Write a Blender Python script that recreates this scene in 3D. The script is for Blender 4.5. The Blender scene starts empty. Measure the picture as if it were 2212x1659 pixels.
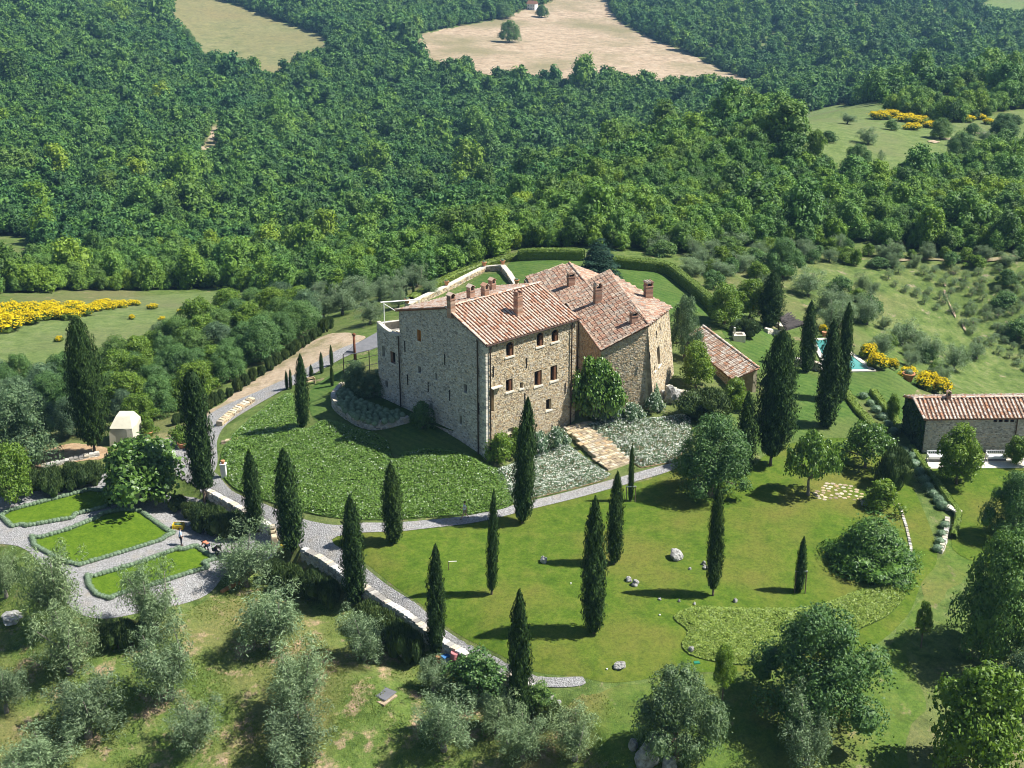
import bpy, math, random
import numpy as np
# ------------------------------------------------------------------ camera, light, exposure
SC = bpy.context.scene
COL = SC.collection
PITCH = math.radians(21.0); HC = 56.0; FPX = 2900.0; CX, CY, WPX = 1106.0, 829.5, 2212.0
cam = bpy.data.cameras.new('camera'); camo = bpy.data.objects.new('camera', cam); COL.objects.link(camo)
cam.sensor_width = 36.0; cam.lens = 36.0 * FPX / WPX; cam.clip_start = 1.0; cam.clip_end = 6000.0
camo.location = (0, 0, HC); camo.rotation_euler = (math.pi / 2 - PITCH, 0, 0)
SC.camera = camo
SUN_BEARING, SUN_ELEV = math.radians(90.0), math.radians(53.0)      # bearing clockwise from +Y
W = bpy.data.worlds.new('World'); SC.world = W; W.use_nodes = True
nt = W.node_tree; nt.nodes.clear()
_o = nt.nodes.new('ShaderNodeOutputWorld'); _b = nt.nodes.new('ShaderNodeBackground'); _s = nt.nodes.new('ShaderNodeTexSky')
_s.sky_type = 'NISHITA'; _s.sun_disc = False; _s.sun_elevation = SUN_ELEV; _s.sun_rotation = SUN_BEARING
_s.altitude = 300; _s.air_density = 1.0; _s.dust_density = 0.6; _s.ozone_density = 1.5
nt.links.new(_s.outputs[0], _b.inputs[0]); _b.inputs[1].default_value = 0.055
nt.links.new(_b.outputs[0], _o.inputs[0])
sl = bpy.data.lights.new('sun', 'SUN'); sl.energy = 5.0; sl.angle = math.radians(0.53); sl.color = (1.0, 0.975, 0.93)
so = bpy.data.objects.new('sun', sl); COL.objects.link(so)
so.rotation_euler = (math.pi / 2 - SUN_ELEV, 0, math.pi - SUN_BEARING); so.location = (60, 0, 120)
SC.view_settings.view_transform = 'Standard'; SC.view_settings.look = 'None'
SC.view_settings.gamma = 1.0; SC.view_settings.exposure = 1.0; SC.view_settings.use_curve_mapping = False
SC.render.engine = 'CYCLES'
SC.cycles.max_bounces = 6; SC.cycles.diffuse_bounces = 3; SC.cycles.glossy_bounces = 2
SC.cycles.transmission_bounces = 4; SC.cycles.transparent_max_bounces = 4; SC.cycles.volume_bounces = 0
SC.cycles.pixel_filter_type = 'BLACKMAN_HARRIS'; SC.cycles.filter_width = 1.0
SC.cycles.use_adaptive_sampling = True; SC.cycles.adaptive_threshold = 0.02

RNG = np.random.default_rng(11)
random.seed(5)
# ------------------------------------------------------------------ picture point -> ground point
FWD = np.array([0, math.cos(PITCH), -math.sin(PITCH)]); UPV = np.array([0, math.sin(PITCH), math.cos(PITCH)])
EYE = np.array([0, 0, HC])
def ray(u, v):
    u = np.asarray(u, float); v = np.asarray(v, float)
    return FWD + ((u - CX) / FPX)[..., None] * np.array([1., 0, 0]) - ((v - CY) / FPX)[..., None] * UPV
def atz(u, v, z):
    d = ray(u, v); t = (np.asarray(z, float) - HC) / d[..., 2]; return EYE + d * t[..., None]
def aty(u, v, y):
    d = ray(u, v); t = np.asarray(y, float) / d[..., 1]; return EYE + d * t[..., None]
def proj(p):
    p = np.asarray(p, float) - EYE; z = p @ FWD
    return CX + FPX * p[..., 0] / z, CY - FPX * (p @ UPV) / z, z
# control points of the terrain: (u, v, 'z', height) or (u, v, 'y', distance)
CZ = [(1003,1120,0),(700,1150,0),(850,1140,0),(560,1085,0),(480,1045,-.2),(1051,990,2.),(1230,950,1.6),(1350,1008,.6),(1450,1008,.5),
 (1395,890,2.6),(1243,912,2.8),(830,850,3.2),(862,878,3.2),(940,930,2.8),(700,900,2.4),(720,830,2.6),(640,800,1.5),(480,900,.4),(700,745,2.),(400,950,0),
 (280,970,-.3),(600,950,1.2),(800,1010,1.5),(950,1060,1.1),(1150,1000,1.0),(205,985,-.5),(60,1060,-1),(30,1120,-1.7),(260,1160,-1.7),(450,1200,-1.7),
 (300,1250,-1.8),(200,1310,-2.3),(420,1110,-1.4),(520,1180,-1.5),(640,1235,-1.8),(780,1320,-2.4),(900,1410,-3.0),(1040,1480,-3.3),(100,1450,-4.5),(500,1450,-4),(800,1500,-3.6),(1120,1570,-3.8),
 (300,1650,-7),(800,1650,-6),(1200,1659,-5),(0,1650,-7),(0,1350,-4),(800,1225,-.3),(900,1320,-1.0),(1000,1250,-.5),(1300,1200,-.3),(1270,1360,-1.2),(1500,1290,-.9),
 (1350,1080,.2),(1700,1150,-.3),(1080,1410,-1.7),(1300,1480,-2.1),(1500,1430,-1.9),(1725,1275,-1.2),(1900,1330,-2),(1700,1500,-3),(1900,1450,-3),
 (2150,1400,-3.5),(2000,1650,-5),(1500,1650,-4.6),(2212,1659,-6),(2100,1050,-.8),(2150,1000,-.5),(2000,1010,-.5),(1930,1000,-.3),(2050,1130,-1.2),
 (2212,1200,-2),(1990,1150,-1.2),(1660,1000,.6),(1760,900,.6),(1800,770,.5),(1690,780,1.2),(1900,830,0),(1600,900,1.6),(1560,1010,.6),(2000,860,-1.2),(1300,600,3),(1150,575,3),
 (1500,650,2.5),(1620,720,2),(1180,552,2.6),(1030,630,2.2),(1440,560,2.5),(900,650,2.0),(760,700,1.4),
 (2000,650,-4),(2100,700,-6),(2212,750,-8),(2212,850,-9),(2100,575,-1.2),(1900,560,-.8),(1750,640,-.5),(1700,560,.3),(1600,530,.2),(2212,590,-1),
 (1000,560,-1.0),(850,620,-2.5),(600,700,-3.5),(450,760,-3.5),(300,850,-2.5),(100,850,-3),(0,950,-2.5)]
CYS = [(2000,330,300),(1875,265,345),(2212,290,330),(2212,190,430),(1800,260,340),(1900,225,395),(1700,275,315),(1400,372,280),(1150,472,252),(900,545,236),
 (1400,480,222),(1700,440,246),(2000,450,243),(1200,520,210),(2212,450,245),(2000,200,440),
 (1150,400,440),(1400,290,550),(1700,190,680),(2000,130,770),(2212,120,840),(900,440,390),
 (0,690,190),(250,690,192),(450,660,206),(0,600,240),(200,615,238),(400,620,238),(600,600,250),(0,500,315),(400,500,320),(750,520,300),(0,400,390),(400,400,405),(800,350,470),
 (0,300,470),(400,300,505),(800,250,600),(0,200,560),(400,200,640),(0,100,680),(0,0,800),(400,100,800),(800,100,800),(1100,100,820),(400,0,960),(800,0,980),
 (1150,20,990),(1400,0,1050),(1300,150,740),(1600,160,770),(1700,50,930),(2000,0,1080),(2212,0,1150)]
WPTS = [(60,36,-10),(-60,36,-11),(0,20,-14),(150,40,-12),(-150,60,-14),(-150,150,-9),(-260,250,-30),(-400,400,-40),(180,140,-18),(260,220,-10),(330,330,-12),
 (-900,1500,70),(0,1600,70),(900,1600,70),(-700,900,10),(800,900,0),(500,600,-30)]
def _cp():
    a = np.array([c[:2] for c in CZ], float); p1 = atz(a[:, 0], a[:, 1], np.array([c[2] for c in CZ], float))
    b = np.array(CYS, float); p2 = aty(b[:, 0], b[:, 1], b[:, 2])
    return np.vstack([p1, p2, np.array(WPTS, float)])
def _warp(x, y):
    r = np.maximum(y, 5) + 25.0
    return np.stack([2.4 * x / r, 2.0 * np.log(r / 100.0)], -1)
def _ker(d2): return np.where(d2 > 1e-12, d2 * np.log(np.maximum(d2, 1e-12)), 0.0)
_CP = _cp(); _CW = _warp(_CP[:, 0], _CP[:, 1]); _n = len(_CP)
_K = _ker(((_CW[:, None] - _CW[None]) ** 2).sum(-1)) + 0.004 * np.eye(_n)
_Pm = np.hstack([np.ones((_n, 1)), _CW])
_A = np.zeros((_n + 3, _n + 3)); _A[:_n, :_n] = _K; _A[:_n, _n:] = _Pm; _A[_n:, :_n] = _Pm.T
_sol = np.linalg.solve(_A, np.concatenate([_CP[:, 2], np.zeros(3)]))
PADS = []      # (polygon xy, level, feather)
STEPS = []     # (polyline xy, drop): the ground falls by drop on the right-hand side of the line
def line_dist(line, x, y):
    best = np.full(x.shape, 1e9); sg = np.ones(x.shape)
    for a, b in zip(line[:-1], line[1:]):
        e = b - a; t = np.clip(((x - a[0]) * e[0] + (y - a[1]) * e[1]) / (e @ e + 1e-9), 0, 1)
        dx, dy = x - a[0] - t * e[0], y - a[1] - t * e[1]; d = np.hypot(dx, dy); m = d < best
        best = np.where(m, d, best); sg = np.where(m, np.sign(e[0] * dy - e[1] * dx), sg)
    return best, sg
def T(x, y):
    x = np.asarray(x, float); y = np.asarray(y, float); sh = x.shape; x = x.ravel(); y = y.ravel()
    out = np.empty(len(x))
    for i in range(0, len(x), 20000):
        w = _warp(x[i:i + 20000], y[i:i + 20000])
        d2 = ((w[:, None] - _CW[None]) ** 2).sum(-1)
        out[i:i + 20000] = _ker(d2) @ _sol[:_n] + _sol[_n] + w @ _sol[_n + 1:]
    for poly, lev, fe in PADS:
        s = sdist(poly, x, y); k = np.clip(1 + s / fe, 0, 1); k = k * k * (3 - 2 * k)
        out = out * (1 - k) + lev * k
    for line, drop in STEPS:
        m = (x > line[:, 0].min() - 8) & (x < line[:, 0].max() + 8) & (y > line[:, 1].min() - 8) & (y < line[:, 1].max() + 8)
        if m.any():
            d, sg = line_dist(line, x[m], y[m]); k = np.where(sg < 0, np.clip(d / .6, 0, 1) * np.clip((7 - d) / 4.5, 0, 1), 0.); out[m] -= drop * k
    return out.reshape(sh)
def sdist(poly, x, y):
    """signed distance to a polygon, positive inside"""
    poly = np.asarray(poly, float)[:, :2]; x = np.asarray(x, float); y = np.asarray(y, float)
    lo = poly.min(0) - 12; hi = poly.max(0) + 12
    out = np.full(x.shape, -12.0); m = (x > lo[0]) & (x < hi[0]) & (y > lo[1]) & (y < hi[1])
    if not m.any(): return out
    px, py = x[m], y[m]; best = np.full(px.shape, 1e9); ins = np.zeros(px.shape, bool); n = len(poly)
    for i in range(n):
        a, b = poly[i], poly[(i + 1) % n]; e = b - a; L = e @ e + 1e-12
        t = np.clip(((px - a[0]) * e[0] + (py - a[1]) * e[1]) / L, 0, 1)
        best = np.minimum(best, (px - a[0] - t * e[0]) ** 2 + (py - a[1] - t * e[1]) ** 2)
        c = (a[1] > py) != (b[1] > py)
        with np.errstate(divide='ignore', invalid='ignore'):
            xi = a[0] + (py - a[1]) * e[0] / (e[1] if e[1] else 1e-12)
        ins ^= c & (px < xi)
    out[m] = np.where(ins, 1, -1) * np.sqrt(best); return out
_TT = np.geomspace(55, 2200, 260)
def P(u, v=None):
    """ground point under a picture point; P([(u,v),...]) gives an array"""
    if v is None:
        a = np.array(u, float); return np.array([P(*q) for q in a])
    d = ray(u, v); pts = EYE + d * _TT[:, None]
    g = pts[:, 2] - T(pts[:, 0], pts[:, 1]); k = np.nonzero(g < 0)[0]
    if not len(k): return pts[-1]
    k = max(k[0], 1); a, b = _TT[k - 1], _TT[k]
    for _ in range(3):
        tt = np.linspace(a, b, 14); q = EYE + d * tt[:, None]; g = q[:, 2] - T(q[:, 0], q[:, 1])
        j = max(int(np.argmax(g < 0)), 1) if (g < 0).any() else 13
        a, b = tt[j - 1], tt[j]
    q = EYE + d * (a + b) / 2; q[2] = float(T(q[0:1], q[1:2])[0]); return q
def depth(p): return float((np.asarray(p) - EYE) @ FWD)
def height_to(p, vtop):
    """height above p that reaches picture row vtop"""
    u = proj(p)[0]; q = aty(float(u), float(vtop), p[1]); return float(q[2] - p[2])
def smooth(pts, n=6, closed=True):
    p = np.asarray(pts, float); N = len(p); out = []
    for i in range(N if closed else N - 1):
        a, b, c, d = (p[(i - 1) % N], p[i], p[(i + 1) % N], p[(i + 2) % N]) if closed else (p[max(i - 1, 0)], p[i], p[i + 1], p[min(i + 2, N - 1)])
        for k in range(n):
            t = k / n
            out.append(.5 * (2 * b + (c - a) * t + (2 * a - 5 * b + 4 * c - d) * t * t + (3 * b - a - 3 * c + d) * t ** 3))
    if not closed: out.append(p[-1])
    return np.array(out)
# ------------------------------------------------------------------ objects
def mesh_np(name, V, F, mats=None, mi=None, smooth_=False, uv=None):
    """V (n,3); F one (m,k) array or a list of them"""
    Fs = F if isinstance(F, list) else [F]
    Fs = [np.asarray(f, np.int32) for f in Fs if len(f)]
    me = bpy.data.meshes.new(name); V = np.asarray(V, np.float32)
    me.vertices.add(len(V)); me.vertices.foreach_set('co', V.ravel())
    loops = np.concatenate([f.ravel() for f in Fs]); tot = np.concatenate([np.full(len(f), f.shape[1], np.int32) for f in Fs])
    me.loops.add(len(loops)); me.loops.foreach_set('vertex_index', loops)
    me.polygons.add(len(tot)); st = np.concatenate([[0], np.cumsum(tot)[:-1]]).astype(np.int32)
    me.polygons.foreach_set('loop_start', st); me.polygons.foreach_set('loop_total', tot)
    if mi is not None: me.polygons.foreach_set('material_index', np.asarray(mi, np.int32))
    me.polygons.foreach_set('use_smooth', np.full(len(tot), bool(smooth_)))
    for m in (mats if isinstance(mats, (list, tuple)) else [mats]):
        if m: me.materials.append(m)
    me.update(calc_edges=True); return me
def link(name, me, parent=None, loc=None, rot=None, scale=None):
    o = bpy.data.objects.new(name, me); COL.objects.link(o)
    if parent is not None: o.parent = parent
    if loc is not None: o.location = [float(c) for c in loc]
    if rot is not None: o.rotation_euler = rot
    if scale is not None: o.scale = scale if hasattr(scale, '__len__') else (scale,) * 3
    return o
def tag(o, label=None, cat=None, group=None, kind=None):
    for k, v in (('label', label), ('category', cat), ('group', group), ('kind', kind)):
        if v: o[k] = v
    return o
def empty(name, loc, label, cat, group=None, rz=0.0):
    o = bpy.data.objects.new(name, None); COL.objects.link(o); o.empty_display_size = .3
    o.location = [float(c) for c in loc]; o.rotation_euler = (0, 0, rz); return tag(o, label, cat, group)
class MB:
    """collects plain shapes into one mesh"""
    def __init__(s): s.v = []; s.f = {}; s.n = 0
    def add(s, V, F, m=0):
        V = np.asarray(V, float); s.v.append(V)
        for f in F: s.f.setdefault(len(f), []).append(([i + s.n for i in f], m))
        s.n += len(V)
    def box(s, c, d, rz=0., m=0, taper=1.0, bev=0.0, jit=0.0):
        x, y, z = d[0] / 2, d[1] / 2, d[2] / 2; k = taper
        V = np.array([(-x, -y, -z), (x, -y, -z), (x, y, -z), (-x, y, -z), (-x * k, -y * k, z), (x * k, -y * k, z), (x * k, y * k, z), (-x * k, y * k, z)])
        if jit: V = V + np.random.default_rng(s.n).normal(0, jit, V.shape)
        ca, sa = math.cos(rz), math.sin(rz); R = np.array([[ca, -sa, 0], [sa, ca, 0], [0, 0, 1]])
        s.add(V @ R.T + np.asarray(c, float), [(0, 3, 2, 1), (4, 5, 6, 7), (0, 1, 5, 4), (1, 2, 6, 5), (2, 3, 7, 6), (3, 0, 4, 7)], m)
    def tube(s, pts, rad, n=7, m=0, cap=True):
        pts = np.asarray(pts, float); rad = np.broadcast_to(np.asarray(rad, float), (len(pts),))
        V = []; t0 = None
        for i, p in enumerate(pts):
            t = pts[min(i + 1, len(pts) - 1)] - pts[max(i - 1, 0)]; t = t / (np.linalg.norm(t) + 1e-9)
            a = np.cross(t, [0, 0, 1.] if abs(t[2]) < .9 else [1., 0, 0]); a /= np.linalg.norm(a); b = np.cross(t, a)
            for k in range(n):
                w = 2 * math.pi * k / n; V.append(p + rad[i] * (a * math.cos(w) + b * math.sin(w)))
        F = [(i * n + k, i * n + (k + 1) % n, (i + 1) * n + (k + 1) % n, (i + 1) * n + k) for i in range(len(pts) - 1) for k in range(n)]
        if cap: F += [tuple(range(n - 1, -1, -1)), tuple(range((len(pts) - 1) * n, len(pts) * n))]
        s.add(V, F, m)
    def lathe(s, prof, n=14, c=(0, 0, 0), m=0, sq=(1, 1)):
        V = []; c = np.asarray(c, float)
        for r, z in prof:
            for k in range(n):
                w = 2 * math.pi * k / n; V.append(c + [r * math.cos(w) * sq[0], r * math.sin(w) * sq[1], z])
        F = [(i * n + k, i * n + (k + 1) % n, (i + 1) * n + (k + 1) % n, (i + 1) * n + k) for i in range(len(prof) - 1) for k in range(n)]
        F += [tuple(range(n - 1, -1, -1)), tuple(range((len(prof) - 1) * n, len(prof) * n))]
        s.add(V, F, m)
    def mesh(s, name, mats, smooth_=False):
        V = np.vstack(s.v); Fs = []; mi = []
        for k, l in s.f.items():
            Fs.append(np.array([f for f, _ in l], np.int32).reshape(-1, k)); mi += [m for _, m in l]
        return mesh_np(name, V, Fs, mats, mi, smooth_)
    def build(s, name, mats, parent=None, smooth_=False, **kw): return link(name, s.mesh(name, mats, smooth_), parent, **kw)
# ------------------------------------------------------------------ materials
def mat(name, build):
    m = bpy.data.materials.new(name); m.use_nodes = True; n = m.node_tree.nodes; n.clear()
    out = n.new('ShaderNodeOutputMaterial'); build(m.node_tree, out); return m
class NG:
    """small node-writing helper"""
    def __init__(s, t): s.t = t
    def n(s, typ, **kw):
        x = s.t.nodes.new(typ)
        for k, v in kw.items():
            if k.startswith('i_'):
                key = k[2:]; key = int(key) if key.isdigit() else key
                x.inputs[key].default_value = v
            else: setattr(x, k, v)
        return x
    def l(s, a, b): s.t.links.new(a, b)
    def pos(s): return s.n('ShaderNodeNewGeometry').outputs['Position']
    def obj(s): return s.n('ShaderNodeTexCoord').outputs['Object']
    def noise(s, vec, scale, det=3, rough=.55):
        x = s.n('ShaderNodeTexNoise'); x.inputs['Scale'].default_value = scale; x.inputs['Detail'].default_value = det
        x.inputs['Roughness'].default_value = rough; s.l(vec, x.inputs['Vector']); return x.outputs['Fac']
    def ramp(s, fac, stops, interp='LINEAR'):
        x = s.n('ShaderNodeValToRGB'); cr = x.color_ramp; cr.interpolation = interp
        while len(cr.elements) < len(stops): cr.elements.new(.5)
        for e, (p, c) in zip(cr.elements, stops): e.position = p; e.color = (*c, 1) if len(c) == 3 else c
        s.l(fac, x.inputs[0]); return x.outputs[0]
    def mix(s, fac, a, b, mode='MIX'):
        x = s.n('ShaderNodeMix', data_type='RGBA', blend_type=mode)
        for sock, val in ((x.inputs[0], fac), (x.inputs[6], a), (x.inputs[7], b)):
            if hasattr(val, 'is_linked'): s.l(val, sock)
            elif isinstance(val, (int, float)): sock.default_value = val
            else: sock.default_value = (*val, 1)
        return x.outputs[2]
    def math(s, op, a, b=0.0):
        x = s.n('ShaderNodeMath', operation=op)
        for sock, val in ((x.inputs[0], a), (x.inputs[1], b)):
            if hasattr(val, 'is_linked'): s.l(val, sock)
            else: sock.default_value = val
        return x.outputs[0]
    def bump(s, h, strength, dist):
        x = s.n('ShaderNodeBump'); x.inputs['Strength'].default_value = strength; x.inputs['Distance'].default_value = dist
        s.l(h, x.inputs['Height']); return x.outputs[0]
    def bsdf(s, out, col, rough=.8, spec=.2, normal=None, metal=0.0):
        b = s.n('ShaderNodeBsdfPrincipled')
        if hasattr(col, 'is_linked'): s.l(col, b.inputs['Base Color'])
        else: b.inputs['Base Color'].default_value = (*col, 1)
        b.inputs['Roughness'].default_value = rough; b.inputs['Specular IOR Level'].default_value = spec; b.inputs['Metallic'].default_value = metal
        if normal is not None: s.l(normal, b.inputs['Normal'])
        s.l(b.outputs[0], out.inputs['Surface']); return b
def plain(name, col, rough=.7, spec=.25, var=.12, scale=3.0, metal=0.0):
    def f(t, out):
        g = NG(t); nz = g.noise(g.obj(), scale, 4)
        c = g.ramp(nz, [(.25, tuple(x * (1 - var) for x in col)), (.75, tuple(min(1, x * (1 + var)) for x in col))])
        g.bsdf(out, c, rough, spec, metal=metal)
    return mat(name, f)
def islands(name, cols, rough=.8, spec=.2, nscale=6.0, nvar=.25, bump=.0):
    """per-piece colour picked from cols, with fine wear on top"""
    def f(t, out):
        g = NG(t); ge = g.n('ShaderNodeNewGeometry'); oi = g.n('ShaderNodeObjectInfo')
        r = g.math('FRACT', g.math('ADD', ge.outputs['Random Per Island'], oi.outputs['Random']))
        n = len(cols); c = g.ramp(r, [(i / n, k) for i, k in enumerate(cols)], 'CONSTANT')
        nz = g.noise(ge.outputs['Position'], nscale, 4)
        c2 = g.mix(1.0, c, g.ramp(nz, [(.25, (1 - nvar,) * 3), (.75, (1 + nvar * .4,) * 3)]), 'MULTIPLY')
        nm = g.bump(nz, bump, .05) if bump else None
        g.bsdf(out, c2, rough, spec, nm)
    return mat(name, f)
def leafmat(name, dark, light, transl=.25, objvar=.25, spec=.25, rough=.55, hue=None, fleck=None, patch=0.0, pdark=(.62, .76, .82), plight=(1.3, 1.15, .85)):
    """foliage: each leaf its own tone, each plant a slightly different one, some light through"""
    def f(t, out):
        g = NG(t); ge = g.n('ShaderNodeNewGeometry'); oi = g.n('ShaderNodeObjectInfo')
        stops = [(0.0, dark), (1.0, light)] if fleck is None else [(0.0, dark), (.955, light), (.975, fleck), (1.0, fleck)]
        c = g.ramp(ge.outputs['Random Per Island'], stops)
        h2 = hue or (1.25, 1.0, .6)
        k = g.ramp(oi.outputs['Random'], [(0, (1 - objvar,) * 3), (.5, (1, 1, 1)), (1, tuple(1 + (x - 1) * objvar * 2.2 for x in h2))])
        c = g.mix(1.0, c, k, 'MULTIPLY')
        if patch:      # stands of different kinds of tree
            q = g.noise(oi.outputs['Location'], patch, 3, .6); c = g.mix(1.0, c, g.ramp(q, [(.34, pdark), (.5, (1, 1, 1)), (.64, plight)]), 'MULTIPLY')
        b = g.n('ShaderNodeBsdfPrincipled'); g.l(c, b.inputs['Base Color'])
        b.inputs['Roughness'].default_value = rough; b.inputs['Specular IOR Level'].default_value = spec
        tr = g.n('ShaderNodeBsdfTranslucent'); g.l(g.mix(1.0, c, (1.1, 1.2, .6), 'MULTIPLY'), tr.inputs['Color'])
        m = g.n('ShaderNodeMixShader'); m.inputs[0].default_value = transl
        g.l(b.outputs[0], m.inputs[1]); g.l(tr.outputs[0], m.inputs[2]); g.l(m.outputs[0], out.inputs['Surface'])
    return mat(name, f)
# ------------------------------------------------------------------ ground materials
def grassmat(name, cols, s1=.12, s2=1.2, dry=None, bumpd=.12, stripes=0.0, soil=None, soilthr=.62):
    def f(t, out):
        g = NG(t); p = g.pos()
        a = g.noise(p, s1, 4); b = g.noise(p, s2, 6, .65); c3 = g.noise(p, 9.0, 3, .7)
        c = g.ramp(b, [(.28, cols[0]), (.5, cols[1]), (.74, cols[2])])
        if dry is not None: c = g.mix(g.ramp(a, [(.46, (0,) * 3), (.68, (1,) * 3)]), c, dry)
        if stripes:
            w = g.n('ShaderNodeTexWave', wave_type='BANDS', bands_direction='DIAGONAL'); w.inputs['Scale'].default_value = .5; w.inputs['Distortion'].default_value = 2.5
            g.l(p, w.inputs['Vector']); c = g.mix(stripes, c, g.ramp(w.outputs['Fac'], [(.3, cols[0]), (.7, cols[2])]))
        if soil is not None:
            e = g.noise(p, .45, 6, .7); c = g.mix(g.ramp(e, [(soilthr - .05, (0,) * 3), (soilthr + .07, (1,) * 3)]), c, g.ramp(c3, [(.3, tuple(x * .75 for x in soil)), (.7, soil)]))
        c5 = g.noise(p, s2 * 3.6, 5, .75); c = g.mix(1.0, c, g.ramp(c5, [(.30, (.66, .70, .74)), (.5, (1, 1, 1)), (.68, (1.28, 1.18, 1.1))]), 'MULTIPLY')
        c = g.mix(1.0, c, g.ramp(c3, [(.25, (.72,) * 3), (.7, (1.12,) * 3)]), 'MULTIPLY')
        h = g.math('ADD', b, g.math('MULTIPLY', c3, .5))
        g.bsdf(out, c, .9, .08, g.bump(h, .7, bumpd))
    return mat(name, f)
M = {}
M['hill'] = grassmat('hill_grass', [(.05, .08, .016), (.10, .15, .035), (.17, .20, .065)], .05, .8, dry=(.15, .15, .06), bumpd=.25, soil=(.30, .24, .14), soilthr=.63)
M['lawn'] = grassmat('lawn_grass', [(.048, .096, .009), (.078, .128, .013), (.122, .152, .024)], .11, .9, dry=(.135, .135, .028), bumpd=.05)
M['lawn2'] = grassmat('striped_lawn_grass', [(.040, .088, .016), (.066, .125, .024), (.105, .158, .036)], .1, .9, dry=(.11, .14, .04), bumpd=.05, stripes=.22)  # slightly cooler green than the main lawn, with faint mowing stripes
M['parterre'] = grassmat('clipped_grass', [(.06, .115, .008), (.085, .15, .010), (.12, .18, .015)], .3, 1.6, bumpd=.04)
M['rough'] = grassmat('rough_mown_grass', [(.05,.095,.015),(.085,.14,.024),(.13,.165,.04)], .09, .8, dry=(.17,.155,.05), bumpd=.12, soil=(.3,.24,.14), soilthr=.66)
M['gravel'] = None
def _gravel(t, out):
    g = NG(t); p = g.pos(); v = g.n('ShaderNodeTexVoronoi'); v.inputs['Scale'].default_value = 9.0; g.l(p, v.inputs['Vector'])
    nz = g.noise(p, .6, 5); c = g.ramp(v.outputs['Color'], [(.0, (.17, .163, .155)), (.5, (.26, .253, .243)), (1., (.37, .36, .345))])
    c = g.mix(g.ramp(nz, [(.5, (0,) * 3), (.75, (.6,) * 3)]), c, (.30, .26, .20))
    g.bsdf(out, c, .9, .15, g.bump(v.outputs['Distance'], .8, .08))
M['gravel'] = mat('grey_gravel', _gravel)
M['grove'] = grassmat('grove_grass', [(.06, .10, .02), (.11, .165, .035), (.19, .21, .07)], .09, .8, dry=(.18, .165, .06), bumpd=.2, soil=(.42, .30, .19), soilthr=.585)
M['dirt'] = grassmat('dirt', [(.28, .21, .13), (.40, .31, .21), (.48, .39, .28)], .2, 1.5, dry=(.16, .16, .06), bumpd=.1)
M['soil'] = grassmat('bare_soil', [(.26, .17, .09), (.38, .26, .15), (.44, .33, .2)], .2, 1.5, bumpd=.1)
M['bank'] = grassmat('bank_soil', [(.03, .055, .010), (.05, .09, .016), (.08, .13, .025)], .2, 1.5, bumpd=.2)
M['field_tan'] = grassmat('dry_field', [(.22, .16, .10), (.37, .28, .185), (.50, .40, .28)], .02, .22, dry=(.22, .19, .10), bumpd=.3)
M['field_green'] = grassmat('pasture', [(.12, .135, .05), (.19, .19, .08), (.26, .235, .11)], .012, .12, dry=(.21, .18, .08), bumpd=.3)
M['meadow'] = grassmat('meadow_grass', [(.08, .12, .035), (.135, .185, .055), (.19, .225, .09)], .05, .5, dry=(.15, .165, .07), bumpd=.3)
M['slope'] = grassmat('terrace_grass', [(.05, .085, .022), (.115, .165, .042), (.20, .22, .085)], .06, .6, dry=(.17, .17, .07), bumpd=.3, soil=(.36, .29, .2), soilthr=.64)
# ------------------------------------------------------------------ level pads
POOL_Z = .35
_pp = [atz(1790, 745, POOL_Z), atz(1905, 803, POOL_Z), atz(1800, 800, POOL_Z), atz(1700, 745, POOL_Z), atz(1700, 725, POOL_Z), atz(1750, 722, POOL_Z)]
PADS.append((np.array([p[:2] for p in [atz(1700, 728, POOL_Z), atz(1812, 728, POOL_Z), atz(1920, 812, POOL_Z), atz(1740, 812, POOL_Z)]]), POOL_Z, 4.0))
FARM_Z = -.55
PADS.append((np.array([p[:2] for p in [atz(1985, 1012, FARM_Z), atz(2330, 1010, FARM_Z), atz(2330, 930, FARM_Z), atz(1950, 930, FARM_Z)]]), FARM_Z, 3.0))
PADS.append((np.array([p[:2] for p in [atz(0, 1120, -1.7), atz(215, 1050, -1.7), atz(330, 1090, -1.7), atz(470, 1150, -1.7), atz(480, 1210, -1.7), atz(200, 1300, -1.7), atz(100, 1230, -1.7)]]), -1.7, 5.0))
# drops at the retaining walls
TW1 = P([(448,1064),(485,1084),(525,1106),(560,1128),(584,1142)])[:, :2]
TW2 = P([(655,1192),(700,1215),(745,1246),(800,1282),(850,1316),(905,1354),(958,1392),(1010,1422),(1060,1447),(1120,1478),(1165,1500),(1190,1515)])[:, :2]
STEPS.append((TW1, .7)); STEPS.append((TW2, .9))
# ------------------------------------------------------------------ the ground sheet: fine near the garden, coarser towards the hills
def _axis(lo, f0, f1, hi, d, grow):
    a = list(np.arange(f0, f1 + 1e-6, d)); s = d
    while a[-1] < hi: s *= grow; a.append(a[-1] + s)
    s = d; pre = []; q = f0
    while q > lo: s *= grow; q -= s; pre.append(q)
    return np.array(pre[::-1] + a)
GX = _axis(-1000, -74, 88, 1100, .62, 1.055); GY = _axis(15, 64, 214, 1750, .62, 1.045)
_gx, _gy = np.meshgrid(GX, GY); _gz = T(_gx, _gy)
NXG, NYG = len(GX), len(GY)
_gv = np.stack([_gx, _gy, _gz], -1).reshape(-1, 3)
_i = (np.arange(NYG - 1)[:, None] * NXG + np.arange(NXG - 1)).ravel()
GT = np.concatenate([np.stack([_i, _i + 1, _i + NXG + 1], 1), np.stack([_i, _i + NXG + 1, _i + NXG], 1)])
ground = link('hill', mesh_np('hill', _gv, GT, M['hill'], smooth_=True)); tag(ground, kind='structure')
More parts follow.
